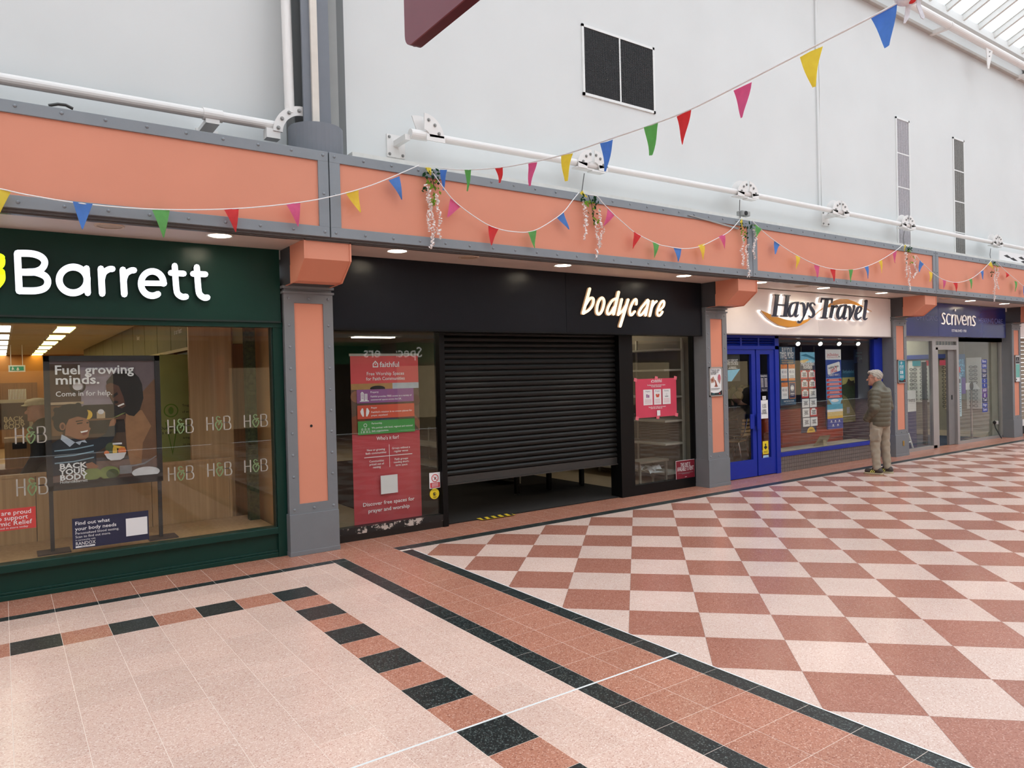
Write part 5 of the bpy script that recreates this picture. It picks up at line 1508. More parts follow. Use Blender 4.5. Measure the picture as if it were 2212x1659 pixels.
g1 = hr(52, 318, 325, 1500); g2 = hr(390, 318, 515, 1480)
leaf(dx0, dxm, dx0 + 0.03, g1[1], 0.29, g1[3]); leaf(dxn - 0.01, dxe, g2[0], g2[1], 0.29, g2[3])
hp = hr(272, 950, 315, 1100); MB().box(hp[0], hp[1], HY - 0.05, HY - 0.035, hp[2], hp[3]).box((hp[0] + hp[1]) / 2 - .02, (hp[0] + hp[1]) / 2 + .02, HY - 0.036, HY - 0.01, hp[2] + .05, hp[3] - .05).build('push_plate', BL, door)
hp = hr(337, 945, 373, 1105); MB().box(hp[0], hp[1], HY - 0.06, HY - 0.045, hp[2], hp[3]).box((hp[0] + hp[1]) / 2 - .02, (hp[0] + hp[1]) / 2 + .02, HY - 0.046, HY - 0.01, hp[2] + .05, hp[3] - .05).build('pull_plate', BL, door)
# window + tiled stall riser
wnd = struct(empty('window_4', (12.2, HY, 0)))
wxe = 14.02
zs0 = hr(590, 1360, 1171, 1400)[3]
zs1 = onY(*Hc(595, 1402), HY)[2]
boxo('sill_rail', jxe, wxe, HY - 0.03, HY + 0.06, zs1, zs0, BL, wnd, 0.004)
boxo('window_board', jxe, wxe, HY + 0.06, HY + 0.5, zs0 - 0.03, zs0 - 0.005, mat('cream_board', (206, 192, 168), 0.6), wnd)
boxo('jamb', wxe - 0.14, wxe + 0.16, HY - 0.03, HY + 0.06, zs1, 2.345, BL, wnd)
boxo('head', jxe, wxe, HY - 0.03, HY + 0.06, 2.30, 2.345, mat('navy_head', (30, 36, 76), 0.4), wnd)
boxo('pane', jxe, wxe - 0.14, HY, HY + 0.01, zs0, 2.31, 'shop_glass', wnd)
boxo('riser_core', jxe, wxe + 0.16, HY + 0.004, HY + 0.10, 0, zs1, mat('riser_grout', (72, 64, 60), 0.7), wnd)
nrow = 4; th_ = zs1 / nrow
mat('riser_tile', (112, 102, 97), 0.35, var=0.08, scale=12)
_rt = MB().box(0.003, th_ - 0.003, -0.006, 0.006, 0.003, th_ - 0.003)
rme = bpy.data.meshes.new('riser_tile'); rme.from_pydata(_rt.v, [], _rt.f); rme.materials.append(MATS['riser_tile']); rme.update()
xx = jxe
while xx + th_ < wxe + 0.17:
    for r in range(nrow): inst('riser_tile', rme, (xx, HY, r * th_), wnd)
    xx += th_
# posters
Jc = crop(1720, 720, 5.183)
GP = HY - 0.0005
GI = HY + 0.06
mat('poster_deepteal', (18, 70, 104), 0.5, var=0.05)
r_ = rectY(*Hc(602, 240), *Hc(778, 848), GI)
t, f = sheet('window_poster', r_, GI, 'poster_deepteal', 'teal window poster about buying travel money with four price cards', 'poster')
f.text('BUY YOUR', 0.48, 0.12, 0.16, 'print_white', bold=0.01, maxw=0.66); f.text('TRAVEL MONEY', 0.48, 0.20, 0.16, 'print_white', bold=0.01, maxw=0.92); f.text("FROM THE NATION'S FAVOURITE\nFOREIGN EXCHANGE PROVIDER", 0.5, 0.245, 0.04, 'ink_sand', maxw=0.78)
for (a, b, c, d, m1) in ((0.05, 0.30, 0.47, 0.58, 'ink_orange'), (0.53, 0.30, 0.95, 0.58, 'ink_orange'), (0.05, 0.61, 0.47, 0.89, 'ink_orange')):
    f.rect(a, b, c, d, 'print_white'); f.rect(a, b, c, b + 0.075, m1); 
    if b < 0.5: f.rect(a, d - 0.04, c, d, m1)
    f.text('BEST\nRATES', (a + c) / 2, b + 0.03, 0.045, 'ink_brown', maxw=0.3); f.text('\u20ac115', (a + c) / 2, (b + d) / 2 + 0.01, 0.06, 'ink_navy', bold=0.01, maxw=0.28); f.rect(a + .08, d - .085, c - .08, d - .075, 'print_grey'); f.rect(a + .08, d - .06, c - .08, d - .052, 'print_grey')
f.rect(0.53, 0.61, 0.95, 0.89, 'ink_orange'); f.rect(0.55, 0.62, 0.93, 0.88, 'ink_navy'); f.ring(0.74, 0.71, 0.045, 0.01, 'print_white'); f.ell(0.74, 0.71, 0.10, 0.03, 'print_white'); f.rect(0.62, 0.80, 0.86, 0.81, 'print_white'); f.rect(0.66, 0.83, 0.82, 0.836, 'print_white')
f.text('MARKET BEATING FX RATES', 0.5, 0.945, 0.04, 'print_white', maxw=0.66); f.rect(0.28, 0.965, 0.72, 0.972, 'print_grey'); f.build('print', t)
r_ = rectY(*Hc(816, 297), *Hc(993, 1132), GI)
t, f = sheet('window_poster', r_, GI, mat('poster_navy', (30, 44, 78), 0.5), 'navy hanging holiday poster with red and white offer cards', 'poster')
f.rect(0.03, 0.0, 0.97, 0.13, 'ink_sky'); f.poly([(0.03, 0.04), (0.4, 0.02), (0.97, 0.07), (0.97, 0.10), (0.5, 0.06)], mat('ink_teal_deep', (40, 120, 150), 0.5, var=0.1)); f.poly([(0.03, 0.10), (0.5, 0.085), (0.6, 0.10), (0.3, 0.13), (0.03, 0.13)], 'ink_sand')
f.text('Hand-picked', 0.5, 0.165, 0.105, 'print_white', bold=0.012, maxw=0.86); f.text('holidays', 0.5, 0.205, 0.105, 'print_white', bold=0.012, maxw=0.56)
for r in range(6):
    for c in range(2):
        a = 0.02 + c * 0.49; b = 0.225 + r * 0.118
        red = (r, c) in ((0, 0), (0, 1), (1, 0), (1, 1), (2, 0), (4, 1))
        f.rect(a, b, a + 0.46, b + 0.108, 'print_white' if not red else 'ink_red')
        if red: f.rect(a + 0.04, b + 0.02, a + 0.42, b + 0.088, 'print_white'); f.rect(a + 0.12, b + 0.004, a + 0.34, b + 0.02, 'print_white')
        for j in range(4): f.rect(a + 0.10 + 0.04 * (j % 2), b + 0.030 + j * 0.013, a + 0.34 + 0.03 * (j % 3 == 0), b + 0.037 + j * 0.013, 'print_black')
        f.rect(a + 0.08, b + 0.080, a + 0.18, b + 0.085, 'print_grey')
f.ell(0.52, 1.0, 0.27, 0.07, 'ink_sand', a0=180, a1=360); f.ell(0.52, 1.0, 0.25, 0.065, mat('ink_sun', (226, 176, 50), 0.5, var=0), a0=180, a1=360); f.rect(0.40, 0.965, 0.64, 0.972, 'print_black')
f.build('print', t)
for u in (0.1, 0.95): MB().tube([(r_[0] + (r_[1] - r_[0]) * u, GI, r_[3]), (r_[0] + (r_[1] - r_[0]) * u, GI, r_[3] + 0.1)], 0.003, 6).build('hanging_clip', 'steel', t)
r_ = rectY(*Jc(323, 180), *Jc(515, 1058), GI)
t, f = sheet('window_poster', r_, GI, mat('poster_blue', (26, 64, 150), 0.5, var=0.0), 'tall blue holiday poster with beach scene, between the navy and castle posters', 'poster')
f.rect(0, 0, 1, 0.13, 'print_white'); f.text('Jet2holidays', 0.46, 0.085, 0.085, 'ink_red', bold=0.006, shear=0.2, maxw=0.76); f.text('Package holidays you can trust', 0.46, 0.108, 0.03, 'ink_red', maxw=0.7); f.rect(0.82, 0.085, 0.93, 0.10, 'print_grey')
f.poly([(0.0, 0.13), (1, 0.13), (1, 0.45), (0.0, 0.45)], 'poster_blue')
f.poly([(0.10, 0.20), (0.84, 0.155), (0.90, 0.165), (0.93, 0.27), (0.18, 0.315), (0.12, 0.305)], 'print_white')
f.text('nothing beats', 0.50, 0.235, 0.065, 'print_black', bold=0.02, maxw=0.66, rot=0.12); f.text('jet2', 0.52, 0.285, 0.14, 'ink_red', bold=0.012, maxw=0.42, rot=0.12)
f.text("{ HERE'S WHY }", 0.5, 0.335, 0.06, 'print_white', bold=0.01, maxw=0.74)
f.rect(0, 0.36, 1, 0.62, mat('ink_sky_mid', (96, 164, 220), 0.5, var=0.0))
for k in range(5):
    v0 = 0.368 + k * 0.052
    f.rect(0.06, v0, 0.94, v0 + 0.036, 'ink_red'); f.ell(0.07, v0 + 0.018, 0.05, 0.018, 'ink_red'); f.ell(0.93, v0 + 0.018, 0.05, 0.018, 'ink_red')
    f.rect(0.2, v0 + 0.007, 0.80, v0 + 0.014, mat('ink_blush', (240, 190, 190), 0.5, var=0)); f.rect(0.14, v0 + 0.021, 0.84, v0 + 0.028, 'ink_blush')
f.rect(0, 0.62, 1, 0.70, 'ink_sky'); f.ell(0.5, 0.645, 0.25, 0.02, 'print_white'); f.poly([(0, 0.615), (0.12, 0.63), (0.30, 0.69), (0, 0.70)], mat('ink_cliff', (104, 92, 64), 0.5, var=0.2, scale=30)); f.poly([(1, 0.635), (0.92, 0.645), (0.86, 0.69), (1, 0.70)], 'ink_cliff')
f.rect(0, 0.69, 1, 0.76, mat('ink_sea', (60, 160, 190), 0.5, var=0.1, scale=30)); f.rect(0, 0.755, 1, 0.80, 'print_white'); f.rect(0, 0.785, 1, 0.87, 'ink_sand'); f.rect(0, 0.84, 1, 0.87, 'ink_sun')
f.rect(0, 0.87, 1, 1, 'ink_blue')
for (u, v_) in ((0.25, 0.90), (0.5, 0.90), (0.75, 0.90), (0.35, 0.95), (0.65, 0.95)): f.ell(u, v_, 0.04, 0.009, 'print_white'); f.rect(u - 0.07, v_ + 0.014, u + 0.07, v_ + 0.018, 'print_white')
f.build('print', t)
GI2 = HY + 0.45
r_ = rectY(*Jc(507, 300), *Jc(662, 985), GI2)
t, f = sheet('castle_poster', r_, GI2, mat('ink_dusk', (40, 88, 120), 0.5, var=0.1), 'dim scenic poster of a ruined castle on green hill, nearest the standing man', 'poster')
f.rect(0, 0, 1, 0.20, mat('ink_dusk_deep', (24, 52, 88), 0.5)); f.text('Northumberland', 0.5, 0.21, 0.1, 'ink_sky', maxw=0.9, shear=0.2); f.rect(0, 0.28, 1, 0.40, mat('ink_glow', (190, 180, 110), 0.5, var=0.1)); f.poly([(0, 0.40), (0.3, 0.38), (0.45, 0.33), (0.55, 0.32), (0.62, 0.36), (0.9, 0.36), (1, 0.38), (1, 1), (0, 1)], mat('ink_hill', (52, 66, 40), 0.6, var=0.3, scale=25)); f.poly([(0.40, 0.36), (0.46, 0.31), (0.55, 0.30), (0.62, 0.33), (0.75, 0.34), (0.95, 0.33), (0.95, 0.42), (0.40, 0.42)], mat('ink_castle', (54, 48, 40), 0.6)); f.poly([(0, 0.55), (0.35, 0.60), (0.7, 0.75), (1, 0.88), (1, 1), (0, 1)], mat('ink_path', (120, 116, 66), 0.6, var=0.2, scale=20)); f.rect(0.32, 0.76, 0.55, 0.86, 'print_grey'); f.rect(0, 0.90, 1, 0.906, 'print_white'); f.build('print', t)
r_ = rectY(*Jc(642, 178), *Jc(800, 330), GI2)
t, f = sheet('notice_board', r_, GI2, mat('notice_blue', (40, 62, 110), 0.5), 'small blue framed notice high behind the travel agent window', 'notice')
f.text('HANDPICKED\nCRUISING FROM', 0.5, 0.35, 0.06, 'ink_sky', maxw=0.8); f.text('\u00a3949', 0.5, 0.78, 0.08, 'ink_sky'); f.build('print', t)
# spot lights on a track
mat('spot_glow', (255, 250, 238), 0.3, emit=8.0, var=0)
tr_ = empty('spotlight_track', (12.0, 7.8, 2.6), 'black ceiling track for the window spotlights', 'track')
boxo('rail', 10.9, 13.9, 7.78, 7.82, 2.50, 2.53, 'rubber_black', tr_)
for k, (px, py) in enumerate([(20, 118), (270, 118), (480, 118), (693, 118)]):
    c = onY(*Jc(px, py), 7.8)
    t = empty('spotlight', (c[0], c[1], c[2]), 'small black window spotlight, %s of four over the holiday posters' % ['first from the left', 'second from the left', 'third from the left', 'rightmost'][k], 'light', 'window spotlights')
    dirv = Vector((-0.45, -0.75, -0.5)).normalized()
    p0 = Vector(c) - dirv * 0.10; p1 = Vector(c)
    MB().tube([p0, p0 + dirv * 0.02, p1], [0.03, 0.045, 0.048], 14).build('can', 'rubber_black', t)
    MB().tube([p1 + dirv * 0.001, p1 + dirv * 0.004], 0.038, 14).build('lens', 'spot_glow', t)
    MB().tube([p0 + dirv * 0.03, (p0[0], p0[1], 2.50)], 0.01, 8).build('stem', 'rubber_black', t)
# stickers on the door
t, f = sheet('opening_hours', hr(397, 530, 480, 712, HY + 0.004), HY + 0.004, mat('hours_dark', (34, 36, 56), 0.5), 'dark opening hours panel on the narrow blue door leaf', 'notice')
f.text('Opening Hours', 0.5, 0.14, 0.045, 'print_white', maxw=0.84)
for k in range(7): f.rect(0.1, 0.24 + k * 0.075, 0.42, 0.265 + k * 0.075, 'print_white'); f.rect(0.58, 0.24 + k * 0.075, 0.92, 0.265 + k * 0.075, 'print_white')
f.text('Hays.co.uk', 0.5, 0.94, 0.045, 'print_white', maxw=0.6); f.build('print', t)
t, f = sheet('paper_notice', hr(399, 805, 484, 992, HY + 0.004), HY + 0.004, 'paper_white', 'white paper notice with black capitals on the narrow blue door leaf', 'notice')
for k, s in enumerate(['YOU MAY', 'PAY ONLY', 'CASH', '', 'SORRY', 'FOR ANY', 'INCONVENIENCE']): f.text(s or '.', 0.5, 0.28 + k * 0.08, 0.034, 'print_black', bold=0.012, maxw=0.55 if k < 6 else 0.7)
f.build('print', t)
t, f = sheet('door_sticker', hr(423, 760, 460, 796, HY + 0.004), HY + 0.004, 'paper_white', 'tiny white sticker above the paper notice on the blue door', 'sticker'); f.rect(0.2, 0.25, 0.8, 0.35, 'print_grey'); f.rect(0.2, 0.5, 0.8, 0.6, 'print_grey'); f.build('print', t)
t, f = sheet('door_sticker', hr(426, 1237, 487, 1366, HY + 0.004), HY + 0.004, 'ink_yellow', 'yellow warning sticker with black diamond low on the blue door', 'sticker'); f.poly([(0.5, 0.30), (0.82, 0.48), (0.5, 0.66), (0.18, 0.48)], 'print_black'); f.ell(0.5, 0.26, 0.12, 0.07, 'print_black'); f.rect(0.15, 0.78, 0.85, 0.81, 'print_black'); f.rect(0.15, 0.86, 0.85, 0.89, 'print_black'); f.build('print', t)
t, f = sheet('door_sticker', hr(431, 1386, 490, 1450, HY + 0.004), HY + 0.004, mat('sticker_ice', (176, 208, 230), 0.5), 'pale blue square sticker at the bottom of the blue door', 'sticker'); f.text('3-WAY', 0.5, 0.55, 0.05, 'ink_blue', bold=0.02, maxw=0.8); f.rect(0.1, 0.68, 0.9, 0.76, 'ink_blue'); f.build('print', t)
t, f = sheet('door_poster', hr(52, 320, 190, 600, HY + 0.03), HY + 0.03, mat('poster_night', (28, 28, 32), 0.5), 'dark travel poster with white capitals high behind the blue door', 'poster')
f.text('NO DEPOSIT', 0.40, 0.30, 0.075, 'print_white', maxw=0.86, bold=0.004); f.text('FREE CONCIERGE\n& PARKING', 0.42, 0.40, 0.06, 'print_white', maxw=0.86); f.rect(0.05, 0.52, 0.8, 0.53, 'print_white'); f.poly([(0, 0.58), (1, 0.55), (0.3, 1), (0, 1)], 'ink_sky'); f.build('print', t)
# inside
mat('navy_wall', (40, 46, 88), 0.7); mat('teal_dark', (44, 62, 74), 0.7)
sbox('wall_rear', 9.1, 14.4, 12.5, 12.6, 0, 2.85, 'navy_wall'); sbox('wall_side', 14.3, 14.42, 7.62, 12.6, 0, 2.85, 'navy_wall'); sbox('ceiling_shop', 9.0, 14.4, 7.6, 12.6, 2.62, 2.85, mat('grey_ceiling', (120, 118, 120), 0.8)); sbox('floor_shop', 9.0, 14.4, 7.60, 12.6, -0.06, 0.003, 'oak_floor')
sbox('trim_6', 9.2, 14.3, 7.46, 7.62, 2.345, 2.62, 'black_frame')
sbox('wall_partition', 11.75, 14.2, 8.60, 8.65, 0.004, 1.0, 'teal_dark')
sf = empty('orange_settee', (12.7, 8.2, 0), 'long low orange settee behind the travel agent window', 'settee')
mat('orange_vinyl', (176, 62, 36), 0.45, var=0.05)
boxo('seat', 11.72, 13.75, 8.05, 8.5, 0.38, 0.58, 'orange_vinyl', sf, 0.03); boxo('back', 11.72, 13.75, 8.42, 8.55, 0.38, 0.98, 'orange_vinyl', sf, 0.03); boxo('base', 11.72, 13.75, 8.07, 8.5, 0.0, 0.38, 'orange_vinyl', sf)
cs = empty('strut_card', (12.4, 7.7, zs0), 'brown cardboard strut-back show card standing on the window board', 'show card')
c_ = rectY(*Jc(205, 1150), *Jc(340, 1268), 7.7)
mat('card_brown', (150, 134, 100), 0.8)
MB().add([(c_[0], 7.72, zs0 - 0.004), (c_[1], 7.72, zs0 - 0.004), (c_[1] + 0.01, 7.62, c_[3]), (c_[0] + 0.04, 7.62, c_[3]), (c_[0], 7.726, zs0 - 0.004), (c_[1], 7.726, zs0 - 0.004), (c_[1] + 0.01, 7.626, c_[3]), (c_[0] + 0.04, 7.626, c_[3])], [(0, 1, 2, 3), (7, 6, 5, 4), (0, 4, 5, 1), (1, 5, 6, 2), (2, 6, 7, 3), (3, 7, 4, 0)]).build('card', 'card_brown', cs)
xm = (c_[0] + c_[1]) / 2
MB().add([(xm - 0.03, 7.63, c_[3] - 0.08), (xm + 0.05, 7.63, c_[3] - 0.08), (xm + 0.03, 7.58, zs0 - 0.004), (xm - 0.10, 7.58, zs0 - 0.004), (xm - 0.03, 7.634, c_[3] - 0.08), (xm + 0.05, 7.634, c_[3] - 0.08), (xm + 0.03, 7.584, zs0 - 0.004), (xm - 0.10, 7.584, zs0 - 0.004)], [(0, 1, 2, 3), (7, 6, 5, 4), (0, 4, 5, 1), (1, 5, 6, 2), (2, 6, 7, 3), (3, 7, 4, 0)]).build('strut', 'card_brown', cs)
# desk and beech chairs
dk = empty('office_desk', (12.6, 10.0, 0), 'dark office desk behind the blue door', 'desk')
boxo('top', 11.9, 13.3, 9.75, 10.25, 0.72, 0.75, 'brown_wood', dk); boxo('modesty_panel', 11.95, 13.25, 10.18, 10.21, 0.1, 0.72, 'print_black', dk)
for x in (11.95, 13.2): boxo('leg', x, x + 0.05, 9.8, 10.2, 0.004, 0.72, 'steel', dk)
def beech_chair(cx, cy, rz, label):
    t = empty('beech_chair', (cx, cy, 0), label, 'chair', 'beech chairs in the travel shop')
    M = Matrix.Translation((cx, cy, 0)) @ Matrix.Rotation(rz, 4, 'Z')
    def bb(mb): mb.v = [tuple(M @ Vector(q)) for q in mb.v]; return mb
    beech = mat('beech', (176, 138, 86), 0.45)
    s = MB().box(-0.22, 0.22, -0.21, 0.21, 0.44, 0.46); bb(s).build('seat', beech, t, bevel=0.005)
    for k in range(5):
        z0 = 0.56 + k * 0.065
        s = MB()
        N = 8; V = []
        for i in range(N + 1):
            u = -0.20 + 0.40 * i / N
            y = -0.22 + 0.10 * (u / 0.2) ** 2 - 0.12
            for (dy, dz) in ((0, 0), (0, 0.045), (0.012, 0.045), (0.012, 0)): V.append((u, y + dy - (z0 - 0.5) * 0.12, z0 + dz))
        Fc = []
        for i in range(N):
            for j in range(4): Fc.append((4 * i + j, 4 * i + (j + 1) % 4, 4 * i + 4 + (j + 1) % 4, 4 * i + 4 + j))
        s.add(V, Fc); bb(s).build('back_slat', beech, t)
    for sx in (-0.2, 0.2):
        s = MB().tube([(sx, 0.19, 0.44), (sx * 1.15, 0.24, 0.005)], 0.011, 8); bb(s).build('leg', 'chrome', t)
        s = MB().tube([(sx, -0.19, 0.44), (sx * 1.15, -0.27, 0.005)], 0.011, 8); bb(s).build('leg', 'chrome', t)
        s = MB().tube([(sx, -0.20, 0.45), (sx, -0.30, 0.62), (sx, -0.36, 0.88)], 0.011, 8); bb(s).build('back_post', 'chrome', t)
beech_chair(onY(1580, 930, 8.75)[0], 8.75, 0.35, 'beech chair with slatted back, left one behind the blue door')
beech_chair(onY(1656, 930, 9.4)[0], 9.4, -0.3, 'beech chair with slatted back seen through the narrow door leaf')
PLX = 13.72
pl = empty('potted_palm', (13.72, 10.75, 0), 'large palm with arching yellow-green fronds behind the blue door', 'plant')
mat('palm_leaf', (126, 124, 56), 0.6, var=0.3, scale=5)
MB().lathe([(0.13, 0), (0.17, 0.3), (0.18, 0.32), (0.15, 0.32)], (PLX, 10.75, 0.004), 'Z', 18).build('pot', 'rubber_black', pl)
for k in range(11):
    a = k * 0.57; mb = MB(); V = []; Fc = []
    for i in range(9):
        s = i / 8; r = 0.5 * s; z = 0.9 + 1.25 * s - 0.75 * s * s
        w = 0.07 * math.sin(math.pi * min(1, s + 0.08))
        cx_, cy_ = PLX + r * math.cos(a), 10.75 + r * math.sin(a)
        V += [(cx_ - w * math.sin(a), cy_ + w * math.cos(a), z - 0.03), (cx_, cy_, z), (cx_ + w * math.sin(a), cy_ - w * math.cos(a), z - 0.03)]
    for i in range(8): Fc += [(3 * i, 3 * i + 1, 3 * i + 4, 3 * i + 3), (3 * i + 1, 3 * i + 2, 3 * i + 5, 3 * i + 4)]
    mb.add(V, Fc).build('frond', 'palm_leaf', pl)
MB().tube([(PLX, 10.75, 0.3), (PLX, 10.75, 0.95)], 0.03, 8).build('stem', 'brown_wood', pl)

# ================================================================== OPTICIAN
OY = 7.50
Oc = crop(1900, 560, 7.09)
th = empty('shop_sign', (16.8, 7.33, 2.4), 'glossy navy shop sign board with white lower-case letters', 'sign')
ox1 = onY(2172, 700, 7.33)[0]
zb_ = onY(*Oc(700, 1178), 7.33)[2]
MB().box(14.70, 16.2, 7.33, 7.48, zb_, 3.08).box(16.206, ox1, 7.33, 7.48, zb_, 3.08).build('board', 'navy_sign', th)
mp = sgn(1900, 560, 7.09, 7.316)
mat('letter_pale', (232, 228, 226), 0.4, var=0, emit=0.25)
lw = 17
for nm, st in [('s', [([(1004, 842), (980, 826), (963, 850), (980, 900), (1000, 945), (988, 988), (958, 982)], lw)]), ('c', [([(1086, 858), (1052, 840), (1030, 885), (1032, 950), (1052, 994), (1086, 984)], lw)]), ('r', [([(1110, 852), (1112, 1000)], lw, NS), ([(1112, 905), (1124, 862), (1146, 852)], lw)]), ('i', [([(1163, 856), (1164, 1002)], lw, NS), ([(1162, 772), (1163, 790)], lw, NS)]), ('v', [([(1186, 862), (1220, 1000), (1256, 870)], lw, NS)]), ('e', [([(1272, 932), (1326, 936), (1322, 885), (1298, 862), (1274, 890), (1268, 945), (1290, 1000), (1328, 992)], lw)]), ('n', [([(1354, 876), (1356, 1010)], lw, NS), ([(1356, 915), (1374, 878), (1394, 890), (1400, 1012)], lw)]), ('s', [([(1468, 888), (1444, 872), (1427, 896), (1446, 945), (1464, 985), (1450, 1016), (1424, 1008)], lw)])]:
    letter('letter_' + nm, st, th, mp, 7.316, 7.33, ['letter_pale', 'acrylic_white'])
def flat_text(s, p0, p1, Y, m, parent, name, bold=0.0):
    a = onY(*p0, Y); b = onY(*p1, Y)
    v, fc = text2d(s, 1.0, bold)
    w = v[:, 0].max() - v[:, 0].min(); hh = v[:, 1].max() - v[:, 1].min()
    return MB().add([(a[0] + (u - v[:, 0].min()) / w * (b[0] - a[0]), Y, min(a[2], b[2]) + (q - v[:, 1].min()) / hh * abs(a[2] - b[2])) for u, q in v], fc).build(name, m, parent)
mat('letter_dim', (120, 126, 176), 0.4, var=0)
def txt_line(s, pa, pb, pheight, m, parent):
    a = onY(*Oc(*pa), 7.325); b = onY(*Oc(*pb), 7.325); h_ = onY(*Oc(pa[0], pa[1] - pheight), 7.325)[2] - a[2]
    v, fc = text2d(s, 1.0, -0.008)
    w = v[:, 0].max() - v[:, 0].min(); hh = v[:, 1].max() - v[:, 1].min()
    MB().add([(a[0] + (u - v[:, 0].min()) / w * (b[0] - a[0]), 7.327, (a[2] + b[2]) / 2 + q / hh * h_) for u, q in v], fc).build('lettering', m, parent)
txt_line('OPTICIANS', (567, 930), (888, 948), 80, 'letter_dim', th); txt_line('HEARING CARE', (1522, 970), (1885, 992), 75, 'letter_dim', th); txt_line('ESTABLISHED 1938', (1110, 1112), (1330, 1116), 38, 'letter_pale', th)
Sc = crop(1940, 700, 5.926)
def sr(x0, y0, x1, y1, Y=OY): return rectY(*Sc(x0, y0), *Sc(x1, y1), Y)
def sx(x, y=800, Y=OY): return onY(*Sc(x, y), Y)[0]
AL = 'aluminium'
ow = struct(empty('window_5', (15.2, OY, 0)))
X0 = 14.70; xa, xb, xc, xd, xe, xf, xg = sx(428), sx(472), sx(500), sx(738), sx(765), sx(1310), sx(1352)
boxo('head', X0, xg, OY - 0.03, OY + 0.05, zb_ - 0.09, zb_, AL, ow); boxo('mullion', xa, xb, OY - 0.03, OY + 0.05, 0, zb_ - 0.09, AL, ow); boxo('sill', X0, xb, OY - 0.03, OY + 0.05, 0, 0.06, AL, ow)
boxo('pane', X0, xa, OY, OY + 0.008, 0.05, zb_ - 0.08, 'shop_glass', ow)
od = struct(empty('door_3', (16.2, OY, 0)))
zt_ = onY(*Sc(600, 300), OY)[2]
boxo('transom', xb, xd, OY - 0.03, OY + 0.05, zt_ - 0.05, zt_ + 0.05, AL, od); boxo('jamb', xb, xc, OY - 0.03, OY + 0.05, 0, zt_, AL, od); boxo('jamb', xd, xe, OY - 0.03, OY + 0.05, 0, zb_ - 0.09, AL, od)
boxo('fanlight', xb, xd, OY, OY + 0.008, zt_ + 0.04, zb_ - 0.08, 'shop_glass', od)
for k in range(7): boxo('fanlight_bar', xb + (xd - xb) * (k + 0.5) / 7 - 0.012, xb + (xd - xb) * (k + 0.5) / 7 + 0.012, OY + 0.02, OY + 0.04, zt_ + 0.05, zb_ - 0.09, 'dark_grey', od)
mat('door_grey', (120, 118, 118), 0.45)
boxo('open_leaf', xd - 0.30, xd, OY + 0.02, OY + 0.07, 0.01, zt_ - 0.05, 'door_grey', od); boxo('lock', xd - 0.17, xd - 0.13, OY + 0.012, OY + 0.02, 1.0, 1.10, 'rubber_black', od); boxo('door_edge', xd - 0.55, xd - 0.45, OY + 0.4, OY + 0.46, 0.01, zt_ - 0.3, 'rubber_black', od)
o2 = struct(empty('window_6', (18, OY, 0)))
boxo('head', xe, xg, OY - 0.03, OY + 0.05, zb_ - 0.09, zb_ - 0.002, AL, o2); boxo('jamb', xf, xg, OY - 0.03, OY + 0.05, 0, zb_ - 0.09, AL, o2); boxo('sill', xe, xg, OY - 0.03, OY + 0.05, 0, 0.06, AL, o2); boxo('pane', xe, xf, OY, OY + 0.008, 0.05, zb_ - 0.08, 'shop_glass', o2)
boxo('dark_jamb', xg, 19.66, OY - 0.02, OY + 0.1, 0, zb_, 'rubber_black', o2)
mat('opt_wall', (206, 200, 184), 0.8); mat('opt_panel', (226, 226, 222), 0.5); mat('blue_carpet', (44, 56, 76), 0.9, var=0.15, scale=20); mat('opt_ceiling', (226, 214, 168), 0.8)
sbox('wall_rear', 14.5, 19.7, 12.0, 12.1, 0, 2.85, 'opt_wall'); sbox('wall_side', 19.3, 19.8, 7.56, 12.1, 0, 2.85, mat('opt_grey', (156, 152, 138), 0.8)); sbox('ceiling_shop', 14.4, 19.7, 7.6, 12.1, 2.60, 2.85, 'opt_ceiling'); sbox('floor_shop', 14.4, 19.7, 7.6, 12.1, -0.06, 0.003, 'blue_carpet')
sbox('trim_6', 14.7, 19.6, 7.48, 7.62, zb_, 2.62, 'black_frame')
sbox('baseboard_side', 19.27, 19.3, 7.65, 12.0, 0.004, 0.14, mat('cream_board', (206, 192, 168), 0.6))
mat('opt_light', (255, 250, 235), 0.4, emit=9.0, var=0)
for k, x in enumerate((15.3, 17.0, 18.4)):
    t = empty('ceiling_light', (x, 9.6, 2.6), 'white ceiling light panel in the optician, %s' % ['left one', 'middle one', 'right one'][k], 'light', 'ceiling panels in the optician')
    boxo('diffuser', x, x + 0.6, 9.4, 10.0, 2.585, 2.598, 'opt_light', t); boxo('frame', x - 0.03, x + 0.63, 9.37, 10.03, 2.596, 2.602, 'white_trim', t)
# spectacle display boards on the rear wall
mat('spec_black', (30, 30, 32), 0.3); 
def spectacle(mb, x, y, z, s=1.0):
    for sg in (-1, 1):
        pts = [(x + sg * 0.033 * s + 0.027 * s * math.cos(a), y, z + 0.019 * s * math.sin(a)) for a in [i * math.pi / 4 for i in range(9)]]
        mb.tube(pts, 0.003 * s, 4, caps=False)
    mb.tube([(x - 0.008 * s, y, z + 0.006), (x + 0.008 * s, y, z + 0.006)], 0.003 * s, 4)
WX = 19.28
def spectacle_y(mb, x, y, z, s=1.0):
    for sg in (-1, 1):
        mb.tube([(x, y + sg * 0.033 * s + 0.027 * s * math.cos(a), z + 0.019 * s * math.sin(a)) for a in [i * math.pi / 4 for i in range(9)]], 0.004 * s, 4, caps=False)
    mb.tube([(x, y - 0.008 * s, z + 0.006), (x, y + 0.008 * s, z + 0.006)], 0.003 * s, 4)
